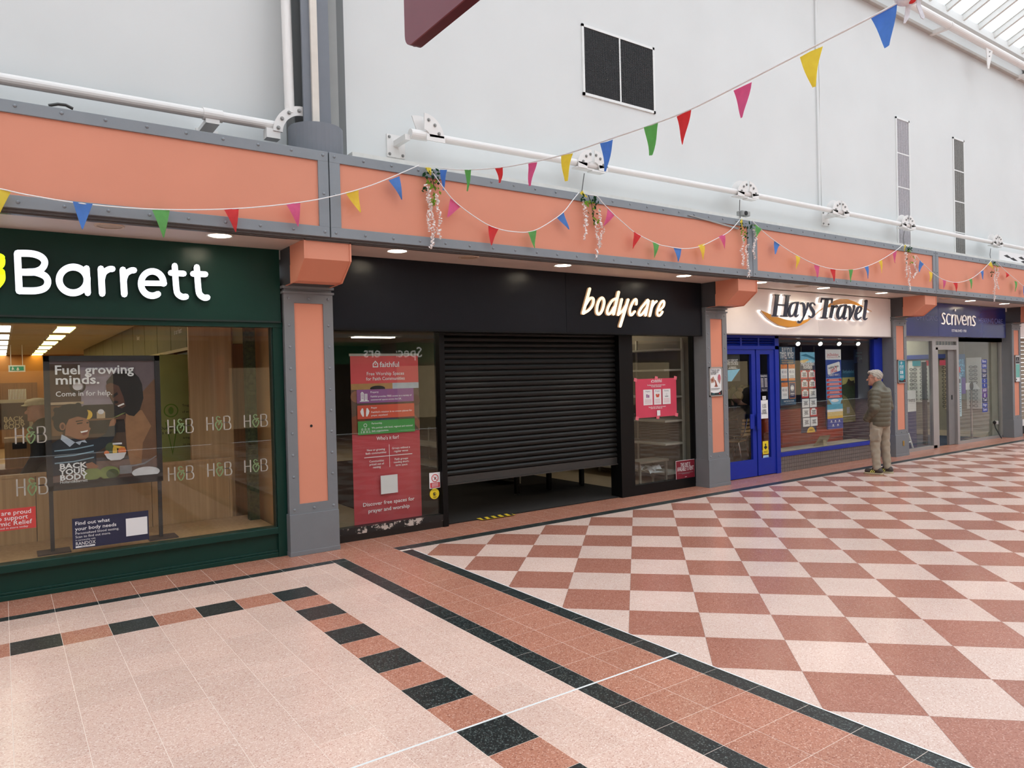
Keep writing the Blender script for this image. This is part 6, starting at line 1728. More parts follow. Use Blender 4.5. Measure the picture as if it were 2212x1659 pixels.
for k, (pa, pb, lab, m1) in enumerate([((125, 470), (400, 1000), 'wide white spectacle display board seen through the left optician window', 'opt_panel'), ((585, 440), (648, 1090), 'narrow cream spectacle display board seen through the optician doorway', mat('cream_panel', (212, 200, 172), 0.5)), ((868, 432), (1062, 1085), 'white spectacle display board seen through the right optician window', 'opt_panel')]):
    A = onX(*Sc(*pa), WX - 0.06); B = onX(*Sc(*pb), WX - 0.06)
    y0_, y1_ = min(A[1], B[1]), max(A[1], B[1]); z0_, z1_ = B[2], A[2]
    t = empty('spectacle_board', (WX, (y0_ + y1_) / 2, z0_), lab, 'display', 'spectacle boards in the optician')
    boxo('board', WX - 0.05, WX + 0.015, y0_, y1_, z0_, z1_, m1, t)
    nr = max(5, int((z1_ - z0_) / 0.11)); nc = max(1, int((y1_ - y0_) / 0.2))
    for r in range(nr):
        m_ = MB()
        for c in range(nc): spectacle_y(m_, WX - 0.065, y0_ + (c + 0.5) * (y1_ - y0_) / nc, z0_ + 0.07 + r * (z1_ - z0_ - 0.2) / nr, 1.5)
        m_.build('spectacle_row', 'spec_black', t)
    if k == 0:
        for c in range(3): boxo('brand_card', WX - 0.075, WX - 0.065, y1_ - 0.12 - c * 0.33 - 0.2, y1_ - 0.12 - c * 0.33, z1_ - 0.14, z1_ - 0.01, ['ink_teal', 'ink_red', 'ink_pink'][c], t)
hz1 = onX(*Sc(200, 398), WX)[2]; hz0 = onX(*Sc(200, 452), WX)[2]
struct(boxo('trim_7', WX - 0.10, WX + 0.015, 8.35, 11.9, hz0, hz1, mat('header_blue', (46, 66, 140), 0.5)))
# brand strip and hanging cards on the right window
st_ = sr(1068, 455, 1145, 1130, OY - 0.001)
bnames = ['Boss', 'OWN', 'FURLA', 'GANT', 'Q', 'K', 'JAEGER', '@', 'Ted', 'Hugo', 'Scott']
for k in range(11):
    z1_ = st_[3] - (st_[3] - st_[2]) * k / 11; z0_ = st_[3] - (st_[3] - st_[2]) * (k + 0.88) / 11
    t, f = sheet('brand_sticker', (st_[0], st_[1], z0_, z1_), OY - 0.001, ['ink_blue', 'ink_blue', 'ink_navy', 'ink_navy', 'ink_blue', 'ink_blue', mat('ink_violet', (84, 50, 130), 0.5, var=0), 'ink_violet', 'ink_navy', 'ink_blue', 'ink_blue'][k], 'small blue name sticker, %s from the top on the right optician window' % ['first', 'second', 'third', 'fourth', 'fifth', 'sixth', 'seventh', 'eighth', 'ninth', 'tenth', 'eleventh'][k], 'sticker', 'name stickers on the optician window')
    f.text(bnames[k], 0.5, 0.68, 0.09, 'print_white', bold=0.01, maxw=0.7 if len(bnames[k]) > 1 else None); f.build('print', t)
r_ = sr(757, 650, 815, 1180, OY + 0.05)
t, f = sheet('hanging_price_list', r_, OY + 0.05, mat('ice_card', (176, 206, 214), 0.5), 'narrow pale blue hanging price list beside the optician doorway', 'notice')
f.ell(0.5, 0.06, 0.4, 0.05, 'ink_blue'); f.ell(0.5, 0.07, 0.3, 0.045, 'ice_card'); f.rect(0.2, 0.10, 0.8, 0.2, 'print_black')
for k in range(12): f.rect(0.15, 0.26 + k * 0.055, 0.85 - 0.1 * (k % 3), 0.275 + k * 0.055, 'ink_navy')
f.build('print', t)
r_ = sr(763, 385, 865, 890, OY + 0.12)
t, f = sheet('window_poster', r_, OY + 0.12, mat('poster_optic', (32, 74, 110), 0.5), 'dark blue optician poster about your sight right of the doorway', 'poster')
f.text('YOUR', 0.45, 0.28, 0.2, 'ink_sky', bold=0.01, maxw=0.7); f.text('READY', 0.5, 0.42, 0.2, 'ink_sky', bold=0.01, maxw=0.8); f.text('SIGHT', 0.5, 0.56, 0.2, 'ink_sky', bold=0.01, maxw=0.75); f.rect(0, 0.32, 0.3, 0.46, 'ink_red'); f.rect(0.45, 0.6, 1, 1, 'ink_violet'); f.build('print', t)
for u in (0.1, 0.9): MB().tube([(r_[0] + (r_[1] - r_[0]) * u, OY + 0.122, r_[3] - 0.01), (r_[0] + (r_[1] - r_[0]) * u, OY + 0.122, 2.60)], 0.003, 5).build('hanging_line', 'steel', t)
# white plinth with logo panel at left
pl_ = empty('logo_plinth', (15.0, 7.9, 0), 'white and navy display plinth with dark lower-case lettering in the left optician window', 'plinth')
r_ = sr(60, 860, 232, 1115, 7.8)
boxo('upper_box', r_[0], r_[1], 7.8, 8.1, r_[2], r_[3], 'opt_panel', pl_); boxo('lower_box', r_[0], r_[1], 7.8, 8.1, 0.004, r_[2], 'ink_navy', pl_)
f = Flat(r_[0], r_[1], r_[2], r_[3], 7.799); f.text('scrivens', 0.52, 0.54, 0.14, 'print_black', maxw=0.80); f.rect(0.2, 0.60, 0.9, 0.61, 'print_grey'); f.build('print', pl_)
# white easel leg
e_ = empty('easel_leg', (14.9, 7.6, 0), 'slanted white easel leg by the pillar in the left optician window', 'easel')
a_, b_ = onY(*Sc(130, 1400), 7.6), onY(*Sc(195, 1600), 7.6)
MB().tube([a_, (b_[0], 7.6, 0.01)], 0.02, 8).build('leg', 'white_trim', e_); MB().tube([(a_[0] - .1, 7.6, (a_[2]) * .5), ((a_[0] + b_[0]) / 2, 7.6, (a_[2]) * .5)], 0.015, 8).build('crossbar', 'white_trim', e_)
# counter / desk
dk = empty('reception_desk', (17.2, 9.8, 0), 'pale wooden reception desk inside the optician', 'desk')
woodmat('ash', (178, 164, 134), (200, 186, 156), axis='X')
boxo('front', 16.4, 18.9, 9.3, 9.36, 0.06, 0.72, 'ash', dk); boxo('top', 16.35, 18.95, 9.28, 9.9, 0.72, 0.76, 'opt_panel', dk); boxo('side', 18.88, 18.94, 9.3, 9.9, 0.004, 0.72, 'ash', dk)
mr_ = empty('counter_mirror', (18.0, 7.95, 0.76), 'white counter mirror with an oval opening in the right optician window', 'mirror')
c_ = sr(850, 755, 1050, 830, 7.72)
MB().prism([(c_[0] + 0.1, c_[3]), (c_[1] - 0.25, c_[3]), (c_[1], c_[2]), (c_[0] - 0.1, c_[2])], 7.72, 7.74, 'Y').build('stand', 'opt_panel', mr_)
MB().lathe([(0.0, -0.002), (0.10, -0.002), (0.10, 0.0)], ((c_[0] + c_[1]) / 2 - 0.05, 7.718, (c_[3] + c_[2]) / 2), 'Y', 24).build('mirror_glass', mat('mirror_dark', (96, 84, 70), 0.1, metal=0.6), mr_)
MB().tube([((c_[0] + c_[1]) / 2, 7.75, 0.02), ((c_[0] + c_[1]) / 2, 7.75, c_[2])], 0.025, 10).build('stem', 'steel', mr_); MB().lathe([(0.16, 0.0), (0.16, 0.015), (0.03, 0.025)], ((c_[0] + c_[1]) / 2, 7.75, 0.004), 'Z', 20).build('base', 'steel', mr_)
oc_ = empty('office_chair', (17.0, 8.9, 0), 'black office chair by the optician desk', 'chair')
MB().ellipsoid((17.0, 8.9, 0.92), (0.2, 0.06, 0.24)).build('back', 'rubber_black', oc_, smooth=True); MB().ellipsoid((17.0, 8.72, 0.5), (0.22, 0.22, 0.06)).build('seat', 'rubber_black', oc_, smooth=True); MB().tube([(17.0, 8.72, 0.06), (17.0, 8.72, 0.46)], 0.03, 8).build('column', 'steel', oc_)
for k in range(5): MB().tube([(17.0, 8.72, 0.10), (17.0 + 0.26 * math.cos(k * 1.257), 8.72 + 0.26 * math.sin(k * 1.257), 0.03)], 0.018, 6).build('base_arm', 'rubber_black', oc_)
so = empty('wall_socket', (19.28, 7.9, 0.4), 'double white wall socket with black plug at the right of the optician window', 'socket')
_p, _q = onX(*Sc(1222, 1238), 19.28), onX(*Sc(1280, 1282), 19.28)
boxo('plate', 19.285, 19.30, _q[1], _p[1], _q[2], _p[2], 'white_trim', so); MB().ellipsoid((19.26, _p[1] - 0.03, (_p[2] + _q[2]) / 2), (0.03, 0.035, 0.045)).build('plug', 'rubber_black', so); MB().tube([(19.26, _p[1] - 0.03, _q[2]), (19.25, _p[1] - 0.05, 0.25), (19.2, _q[1] - 0.1, 0.012)], 0.012, 6).build('cable', 'rubber_black', so)

# ================================================================== NEXT UNIT (brown shutter)
th = empty('shop_sign', (22, 7.33, 2.4), 'pale shop sign board beyond the last pillar at the right edge', 'sign'); boxo('board', 20.16, 25.2, 7.33, 7.48, 2.4, 3.08, 'sign_white', th)
sh = struct(empty('door_4', (22, 7.5, 0))); mat('shutter_brown', (150, 136, 118), 0.6)
for k in range(20): boxo('slat', 20.1, 25.2, 7.50 - 0.01 * (k % 2), 7.53, 0.36 + k * 0.102, 0.36 + (k + 0.92) * 0.102, 'shutter_brown', sh)
boxo('bottom_rail', 20.1, 25.2, 7.48, 7.53, 0.2, 0.36, 'white_trim', sh); boxo('threshold', 20.1, 25.2, 7.5, 7.6, 0, 0.2, 'rubber_black', sh)

# ================================================================== PILLAR NOTICES
def framed(r, Y, label, fm='aluminium'):
    t = empty('framed_notice', ((r[0] + r[1]) / 2, Y, r[2]), label, 'notice', 'framed notices on the pillars')
    b = 0.018
    MB().box(r[0], r[1], Y - 0.018, Y, r[3] - b, r[3]).box(r[0], r[1], Y - 0.018, Y, r[2], r[2] + b).box(r[0], r[0] + b, Y - 0.018, Y, r[2], r[3]).box(r[1] - b, r[1], Y - 0.018, Y, r[2], r[3]).build('frame', fm, t)
    boxo('backing', r[0] + b, r[1] - b, Y - 0.006, Y, r[2] + b, r[3] - b, 'paper_white', t)
    return t, Flat(r[0] + b, r[1] - b, r[2] + b, r[3] - b, Y - 0.006)
c8 = crop(1340, 720, 4.879)
r_ = rectY(*c8(930, 356), *c8(1074, 668), PY - 0.001)
t, f = framed((r_[0], r_[1], onY(*c8(935, 668), PY)[2], r_[3]), PY - 0.0005, 'silver framed notice about spillages with a red ice cream on the second pillar')
f.text('Have you seen', 0.08, 0.11, 0.058, 'print_black', 'LEFT', bold=0.01, maxw=0.76); f.text('a spillage on', 0.08, 0.18, 0.058, 'print_black', 'LEFT', bold=0.01, maxw=0.66); f.text('the floor?', 0.08, 0.25, 0.058, 'print_black', 'LEFT', bold=0.01, maxw=0.5)
f.poly([(0.05, 0.40), (0.30, 0.30), (0.40, 0.42), (0.36, 0.52), (0.10, 0.55)], mat('ink_taupe', (176, 140, 122), 0.5, var=0)); f.ell(0.2, 0.44, 0.09, 0.05, 'ink_brown'); f.poly([(0.38, 0.42), (0.50, 0.46), (0.58, 0.58), (0.64, 0.66), (0.40, 0.68), (0.46, 0.58)], 'ink_brown'); f.ell(0.52, 0.67, 0.16, 0.025, 'ink_brown'); f.ell(0.80, 0.38, 0.13, 0.15, mat('ink_rasp', (190, 96, 110), 0.5, var=0.1)); f.poly([(0.69, 0.44), (0.92, 0.44), (0.84, 0.60)], 'ink_taupe')
for k in range(3): f.rect(0.06, 0.74 + k * 0.03, 0.88 - k * 0.08, 0.748 + k * 0.03, 'print_black')
f.poly([(0.0, 0.88), (0.3, 0.92), (0.7, 0.91), (1.0, 0.82), (1, 1), (0, 1)], 'print_black'); f.rect(0.1, 0.945, 0.35, 0.96, 'ink_teal'); f.rect(0.75, 0.92, 0.85, 0.965, 'ink_red'); f.build('print', t)
r_ = rectY(*Jc(1128, 298), *Jc(1240, 562), PY - 0.001)
t, f = framed((14.31, 14.61, r_[2] + 0.01, r_[3]), PY - 0.0005, 'silver framed teal notice on the third pillar, right of the standing man')
f.rect(0, 0, 1, 1, 'ink_teal'); f.text('KEEP\nUP-TO-DATE', 0.5, 0.16, 0.07, 'print_white', bold=0.02, maxw=0.6); f.text('Follow us on', 0.5, 0.40, 0.04, 'print_white', maxw=0.5); f.rect(0.30, 0.46, 0.48, 0.60, 'print_white'); f.rect(0.54, 0.46, 0.72, 0.60, 'print_white'); f.ring(0.39, 0.53, 0.012, 0.006, 'ink_teal'); f.text('f', 0.63, 0.57, 0.06, 'ink_teal', bold=0.02)
for k in range(3): f.rect(0.22, 0.68 + k * 0.05, 0.78, 0.70 + k * 0.05, 'print_white')
f.poly([(0, 0.86), (0.5, 0.93), (1, 0.84), (1, 1), (0, 1)], 'print_black'); f.rect(0.82, 0.91, 0.92, 0.96, 'ink_red'); f.build('print', t)
t, f = framed((19.79, 20.07, 1.32, 1.96), PY - 0.0005, 'small pale framed notice on the pillar at the right edge')
f.rect(0.05, 0.04, 0.95, 0.30, 'print_black'); f.text('LOVE\nOUR TOWN', 0.5, 0.15, 0.05, 'print_white', maxw=0.6); f.rect(0.05, 0.32, 0.95, 0.85, mat('ink_mint', (110, 180, 168), 0.5)); f.rect(0.1, 0.9, 0.3, 0.96, 'print_black'); f.build('print', t)
t = boxo('brass_socket_plate', 14.44, 14.50, PY - 0.021, PY - 0.013, 0.20, 0.30, 'brass', None, 0.004); tag(t, 'small brass socket plate on the plinth of the third pillar', 'socket')
# ================================================================== WALL VENTS, PIPES, RAILS
def vent(x0, x1, z0, z1, label, kind):
    t = empty('wall_vent', ((x0 + x1) / 2, WY, z0), label, 'vent')
    b = 0.035
    Yf = WY - 0.02
    MB().box(x0, x1, Yf, WY, z1 - b, z1).box(x0, x1, Yf, WY, z0, z0 + b).box(x0, x0 + b, Yf, WY, z0, z1).box(x1 - b, x1, Yf, WY, z0, z1).build('frame', 'white_trim', t)
    if kind == 'grid':
        boxo('backing', x0 + b, x1 - b, WY - 0.003, WY, z0 + b, z1 - b, 'print_black', t)
        xm = (x0 + x1) / 2
        boxo('centre_bar', xm - 0.012, xm + 0.012, Yf, WY, z0 + b, z1 - b, 'white_trim', t)
        mat('grille_dark', (56, 54, 54), 0.5, metal=0.3)
        for (a, c) in ((x0 + b, xm - 0.012), (xm + 0.012, x1 - b)):
            g = MB(); n = 34
            for k in range(n + 1):
                x = a + (c - a) * k / n; g.box(x - 0.003, x + 0.003, WY - 0.014, WY - 0.004, z0 + b, z1 - b)
            m = int((z1 - z0) / ((c - a) / n))
            for k in range(m + 1):
                z = z0 + b + (z1 - z0 - 2 * b) * k / m; g.box(a, c, WY - 0.012, WY - 0.006, z - 0.003, z + 0.003)
            tag(g.build('mesh_grille', 'grille_dark', t), kind='stuff')
    else:
        boxo('backing', x0 + b, x1 - b, WY - 0.003, WY, z0 + b, z1 - b, kind, t)
        nb = 4; H_ = (z1 - z0 - 2 * b)
        for k in range(1, nb): boxo('cross_bar', x0 + b, x1 - b, Yf + 0.004, WY, z0 + b + H_ * k / nb - 0.012, z0 + b + H_ * k / nb + 0.012, 'white_trim', t)
        n = 15
        for k in range(n):
            x = x0 + b + (x1 - x0 - 2 * b) * (k + 0.5) / n
            w = 0.008 if k % 3 else 0.012
            boxo('louvre_blade', x - w, x + w, WY - 0.012, WY - 0.003, z0 + b, z1 - b, kind, t)
vent(6.445, 7.815, 5.485, 6.43, 'dark square double mesh vent high on the white wall', 'grid')
vent(14.60, 15.135, 3.95, 6.705, 'tall narrow pale grey louvre on the white wall, left of two', mat('louvre_pale', (176, 172, 176), 0.6, var=0.15, scale=30))
vent(17.02, 17.55, 3.95, 6.71, 'tall narrow dark grey louvre on the white wall, right of two', mat('louvre_mid', (128, 126, 122), 0.6, var=0.2, scale=30))
t = MB().box(11.87, 11.93, WY - 0.03, WY, 4.62, 8.68).build('cable_conduit', 'white_wall'); tag(t, 'white vertical cable conduit on the wall above the white shop sign', 'conduit')
t = MB().tube([(11.975 + 0.012 * math.sin(z * 3), WY - 0.01, z) for z in np.linspace(4.62, 8.68, 40)], 0.008, 6).build('white_cable', 'white_trim'); tag(t, 'thin white cable running beside the wall conduit', 'cable')
# raking white strut next to the column
a_ = onY(626, 246, 7.02); b_ = onY(616, -30, 7.06)
d_ = np.array(b_) - np.array(a_)
t = MB().tube([tuple(a_), tuple(np.array(a_) + d_ * 3.0)], 0.047, 20).build('raking_strut', 'white_paint_metal', None, smooth=False); tag(t, 'round white raking strut rising beside the grey column', 'pipe')

RY = 7.05
def half_moon(mb, c, r, a0, a1, y0, y1, hole=0.0, n=12):
    pts = [(c[0] + r * math.cos(math.radians(a0 + (a1 - a0) * i / n)), c[1] + r * math.sin(math.radians(a0 + (a1 - a0) * i / n))) for i in range(n + 1)]
    if hole > 0:
        pts += [(c[0] + hole * math.cos(math.radians(a1 + (a0 - a1) * i / n)), c[1] + hole * math.sin(math.radians(a1 + (a0 - a1) * i / n))) for i in range(n + 1)]
        m = n + 1
        V = [(x, y, z) for y in (y0, y1) for x, z in pts]; k = len(pts); Fc = []
        for i in range(n):
            Fc.append((i, i + 1, k - 2 - i, k - 1 - i)); Fc.append((k + i, 2 * k - 1 - i, 2 * k - 2 - i, k + i + 1))
        for i in range(k): Fc.append((i, k + i, k + (i + 1) % k, (i + 1) % k))
        mb.add(V, Fc)
    else:
        mb.prism([c] + pts, y0, y1, 'Y')
    return mb
def bolt(parent, x, y, z, r=0.017):
    MB().lathe([(r, 0.0), (r, -0.006), (r * 0.55, -0.006), (r * 0.55, -0.018), (0, -0.018)], (x, y, z), 'Y', 8).build('bolt', 'bolt_grey', parent)
def wall_bracket(parent, x, z, y_pipe):
    w = 0.11
    b = MB().box(x - w, x + w, WY - 0.015, WY, z - 0.15, z + 0.10).build('wall_plate', 'white_paint_metal', parent)
    for sx_ in (-1, 1):
        for zz in (z + 0.07, z - 0.12): bolt(b, x + sx_ * (w - 0.03), WY - 0.015, zz, 0.018)
    MB().box(x - 0.03, x + 0.03, y_pipe, WY - 0.014, z - 0.03, z + 0.03).build('standoff_arm', 'white_paint_metal', parent)
def clamp(parent, x, z, full=True, left=True):
    yf = RY - 0.062
    g = MB()
    if left: half_moon(g, (x - 0.02, z - 0.06), 0.24, 92, 168, yf, yf + 0.012, 0.09)
    if full: half_moon(g, (x + 0.02, z - 0.06), 0.24, 12, 88, yf, yf + 0.012, 0.09)
    if left: g.box(x - 0.25, x - 0.10, yf, yf + 0.012, z - 0.07, z + 0.0)
    if full: g.box(x + 0.10, x + 0.25, yf, yf + 0.012, z - 0.07, z + 0.0)
    g.box(x - 0.27, x + 0.02, RY - 0.05, RY + 0.05, z - 0.075, z - 0.06).box(x - 0.02, x + 0.2, RY - 0.06, RY + 0.04, z - 0.09, z - 0.075)
    yb = RY + 0.05
    half_moon(g, (x - 0.02, z - 0.04), 0.25, 20, 160, yb, yb + 0.012)
    o = g.build('clamp_plate', 'white_paint_metal', parent)
    for a in ([105, 130, 158] if left else []) + ([22, 50, 75] if full else []):
        bolt(o, x + 0.185 * math.cos(math.radians(a)), yf, z - 0.06 + 0.185 * math.sin(math.radians(a)), 0.02)
rl = empty('wall_rail', (4.0, RY, 4.4), 'long white tubular rail with half-moon clamps along the right wall', 'rail')
ZR = 4.455
MB().tube([(3.82, RY, 4.42), (6.28, RY, 4.452), (9.45, RY, 4.478), (12.0, RY, 4.48), (20.5, RY, 4.47)], 0.043, 16).build('tube', 'white_paint_metal', rl, smooth=False)
for x, z in ((6.285, 4.452), (9.447, 4.478), (12.0, 4.482)): clamp(rl, x, z)
for x, z in ((14.345, 4.478), (18.316, 4.472)): clamp(rl, x, z, True, True)
# left end of that rail
e = MB(); yf = RY - 0.062
half_moon(e, (3.84, 4.40), 0.25, 2, 88, yf, yf + 0.014, 0.07); e.box(3.87, 4.10, yf, yf + 0.014, 4.36, 4.43)
half_moon(e, (3.84, 4.40), 0.25, 60, 110, RY + 0.05, RY + 0.064)
o = e.build('end_plate', 'white_paint_metal', rl)
for a in (15, 45, 72): bolt(o, 3.84 + 0.19 * math.cos(math.radians(a)), yf, 4.40 + 0.19 * math.sin(math.radians(a)), 0.02)
MB().tube([(3.70, RY, 4.415), (3.90, RY, 4.42)], 0.055, 16).build('end_sleeve', 'white_paint_metal', rl)
wall_bracket(rl, 3.67, 4.375, RY); wall_bracket(rl, 12.09, 4.45, RY)
ll = empty('wall_rail', (0, RY, 4.2), 'thick white tubular rail above the dark green shop, ending in a curved bolted plate', 'rail')
MB().tube([(-6, RY, 4.20), (2.28, RY, 4.238)], 0.046, 16).build('tube', 'white_paint_metal', ll)
MB().tube([(1.58, RY, 4.235), (1.75, RY, 4.236)], 0.056, 16).build('sleeve', 'white_paint_metal', ll)
MB().box(1.60, 1.72, RY - 0.03, WY, 4.15, 4.19).box(1.58, 1.78, WY - 0.015, WY, 4.0, 4.19).build('support_bracket', 'white_paint_metal', ll)
bolt(ll, 1.68, WY - 0.015, 4.12, 0.02); bolt(ll, 1.68, WY - 0.015, 4.05, 0.02)
e = MB(); half_moon(e, (2.49, 4.16), 0.29, 88, 178, RY - 0.07, RY - 0.056, 0.20); e.box(2.14, 2.27, RY - 0.06, RY + 0.05, 4.10, 4.19)
o = e.build('curved_plate', 'white_paint_metal', ll)
for a in (98, 123, 146, 170): bolt(o, 2.49 + 0.245 * math.cos(math.radians(a)), RY - 0.07, 4.16 + 0.245 * math.sin(math.radians(a)), 0.02)
# hanging wires from the rail down to the fascia garlands
mat('wire_dark', (60, 58, 56), 0.5)
for k, (px0, py0, px1, py1) in enumerate([(1262, 375, 1257, 413), (1598, 432, 1599, 470), (1953, 500, 1953, 528), (2140, 537, 2141, 565)]):
    a_ = onY(px0, py0, RY); b_ = onY(px1, py1, 6.62)
    t = MB().tube([tuple(a_), ((a_[0] + b_[0]) / 2 + 0.02, 6.86, (a_[2] + b_[2]) / 2), tuple(b_)], 0.006, 6).build('hanging_wire', 'wire_dark'); tag(t, 'thin dark wire from the rail down to the %s flower garland from the left' % ['second', 'third', 'fourth', 'fifth'][k], 'wire', 'garland wires')
# upper rail under the roof glazing
ur = empty('roof_rail', (14, 6.95, 8.72), 'round white pipe on brackets below the glass roof', 'pipe')
MB().tube([(-6, 6.97, 8.73), (32, 6.97, 8.73)], 0.075, 16).build('tube', 'white_paint_metal', ur)
for x in (4.2, 8.2, 12.1, 16.1, 20.4, 24.4):
    MB().box(x - 0.045, x + 0.045, 6.97, 7.345, 8.66, 8.74).build('bracket_arm', 'white_paint_metal', ur); MB().tube([(x - 0.03, 6.97, 8.73), (x + 0.03, 6.97, 8.73)], 0.083, 16).build('sleeve', 'white_paint_metal', ur)
fx_ = empty('roof_bracket', (18.0, 6.9, 8.4), 'small white triangular bracket hanging under the roof pipe', 'bracket')
c_ = onY(2132, 118, 6.97)
MB().prism([(c_[0] - 0.10, 8.66), (c_[0] + 0.22, 8.66), (c_[0] + 0.02, 8.22), (c_[0] - 0.04, 8.22)], 6.94, 6.955, 'Y').build('plate', 'white_paint_metal', fx_); bolt(fx_, c_[0] + 0.03, 6.94, 8.5); bolt(fx_, c_[0] + 0.05, 6.94, 8.6)
# CCTV camera
cc = empty('security_camera', (9.0, 6.72, 4.0), 'small grey security camera on the fascia top between the black and blue shops', 'camera')
c_ = onY(1606, 463, 6.78)
MB().box(c_[0] - 0.09, c_[0] + 0.10, 6.73, 6.84, c_[2] - 0.03, c_[2] + 0.045).build('housing', mat('cam_grey', (150, 150, 148), 0.4), cc, bevel=0.012); MB().lathe([(0.0, -0.012), (0.03, -0.012), (0.034, 0.0)], (c_[0] - 0.01, 6.729, c_[2] + 0.006), 'Y', 16).build('lens', 'rubber_black', cc); MB().box(c_[0] - 0.02, c_[0] + 0.02, 6.76, 6.80, 3.955, c_[2] - 0.03).build('foot', 'cam_grey', cc)
# loose cables on the canopy top
for k, (pts, r, m, lab) in enumerate([([(1291, 424), (1310, 423), (1330, 426)], 0.008, 'rubber_black', 'black cable end lying over the fascia right of the second garland'), ([(1348, 433), (1362, 430), (1368, 431)], 0.008, 'ink_blue', 'blue cable end poking over the fascia top'), ([(105, 228), (125, 225), (142, 227), (158, 235)], 0.012, 'wire_dark', 'tangled dark cables on the canopy at the far left')]):
    t = MB().tube([tuple(onY(px, py, 6.68)) for px, py in pts], r, 6).build('loose_cable', m); tag(t, lab, 'cable')
t = MB().add([tuple(onY(*q, FY - 0.012)) for q in [(1486, 465), (1490, 464), (1597, 492), (1595, 496), (1540, 480)]] + [tuple(np.array(onY(*q, FY - 0.012)) + np.array([0, 0.008, 0])) for q in [(1486, 465), (1490, 464), (1597, 492), (1595, 496), (1540, 480)]], [(0, 1, 2, 3, 4), (9, 8, 7, 6, 5), (0, 5, 6, 1), (1, 6, 7, 2), (2, 7, 8, 3), (3, 8, 9, 4), (4, 9, 5, 0)]).build('loose_trim_strip', 'column_light_grey'); tag(t, 'bent grey trim strip peeling from the fascia near the third garland', 'trim strip')
# maroon hanging sign
ms = empty('hanging_sign', (2.62, 3.7, 4.3), 'maroon hanging direction board with rounded corner at the top of the view', 'sign')
yF, yN, zB_, zT_ = 5.0, 2.0, 4.285, 5.35
def rr_poly(r):
    pts = []
    for (cy, cz, a0) in ((yF - r, zB_ + r, 270), (yF - r, zT_ - r, 0), (yN + r, zT_ - r, 90), (yN + r, zB_ + r, 180)):
        for i in range(7):
            a = math.radians(a0 + 90 * i / 6); pts.append((cy + r * math.cos(a), cz + r * math.sin(a)))
    return pts
MB().prism(rr_poly(0.10), 2.60, 2.612, 'X').build('face_sheet', 'maroon', ms)
MB().prism(rr_poly(0.097), 2.612, 2.648, 'X').build('core', 'maroon_dark', ms); MB().prism(rr_poly(0.10), 2.655, 2.695, 'X').build('back_sheet', 'maroon_dark', ms); MB().prism(rr_poly(0.09), 2.648, 2.655, 'X').build('gap_filler', 'maroon_dark', ms)
for y in (2.6, 4.4): MB().tube([(2.648, y, zT_), (2.648, y, roof_pt(y) - 0.13)], 0.006, 6).build('suspension_rod', 'steel', ms)

r_ = rectY(2158, 541, 2230, 560, 6.75)
t = empty('printed_panel', (r_[0], 6.75, 3.93), 'white printed panel with black leaves on top of the canopy at the right edge', 'panel')
boxo('sheet', r_[0], r_[1], 6.745, 6.76, 3.94, r_[3], 'paper_white', t)
f = Flat(r_[0], r_[1], 3.94, r_[3], 6.745)
for (a_, b_) in ((0.12, 0.35), (0.3, 0.5), (0.55, 0.3), (0.62, 0.6), (0.8, 0.55)): f.poly([(a_, b_), (a_ + 0.10, b_ - 0.12), (a_ + 0.24, b_ + 0.10), (a_ + 0.12, b_ + 0.12)], 'print_black')
f.build('print', t)

# ================================================================== BUNTING
FC = dict(y='flag_yellow', b='flag_blue', g='flag_green', r='flag_red', p='flag_pink')
def flag_obj(parent, a, b, tip, col, blunt=0.0, name='flag'):
    a, b, tip = (np.array(q, float) for q in (a, b, tip))
    N = 6; V = []; Fc = []
    nrm = np.cross(b - a, tip - a); nrm = nrm / (np.linalg.norm(nrm) or 1)
    ph = random.uniform(0, 6)
    ta = tip + (a - b) * blunt; tb = tip + (b - a) * blunt
    for i in range(N + 1):
        s = i / N
        L_ = a + (ta - a) * s; R_ = b + (tb - b) * s
        wv = 0.010 * math.sin(s * 4 + ph)
        for u in (0, 0.5, 1):
            q = L_ + (R_ - L_) * u + nrm * (wv + 0.006 * math.sin(u * 5 + ph))
            V.append(q)
    n = len(V)
    V = V + [q + nrm * 0.0012 for q in V]
    for i in range(N):
        for j in range(2):
            f0 = (3 * i + j, 3 * i + j + 1, 3 * i + 4 + j, 3 * i + 3 + j)
            Fc.append(f0); Fc.append(tuple(n + k for k in reversed(f0)))
    return MB().add(V, Fc).build(name, FC[col], parent, smooth=True)
def string_obj(parent, pts):
    P = [np.array(q, float) for q in pts]; Q = []
    for i in range(len(P) - 1):
        p0, p1, p2, p3 = P[max(i - 1, 0)], P[i], P[i + 1], P[min(i + 2, len(P) - 1)]
        for k in range(6):
            t = k / 6
            Q.append(0.5 * ((2 * p1) + (-p0 + p2) * t + (2 * p0 - 5 * p1 + 4 * p2 - p3) * t * t + (-p0 + 3 * p1 - 3 * p2 + p3) * t ** 3))
    Q.append(P[-1])
    return MB().tube([tuple(q) for q in Q], 0.0052, 6).build('cord', 'paper_white', parent)
def bunting(label, cord, flags, mapf):
    c0 = mapf(*cord[0])
    t = empty('bunting', tuple(c0), label, 'bunting', 'flag bunting strings')
    string_obj(t, [mapf(*q) for q in cord])
    for fl in flags:
        (ax, ay), (bx, by), (tx, ty), col = fl[:4]
        flag_obj(t, mapf(ax, ay), mapf(bx, by), mapf(tx, ty), col, fl[4] if len(fl) > 4 else 0.03)
BY = 6.53
F6 = lambda x, y: onY(x, y, BY)
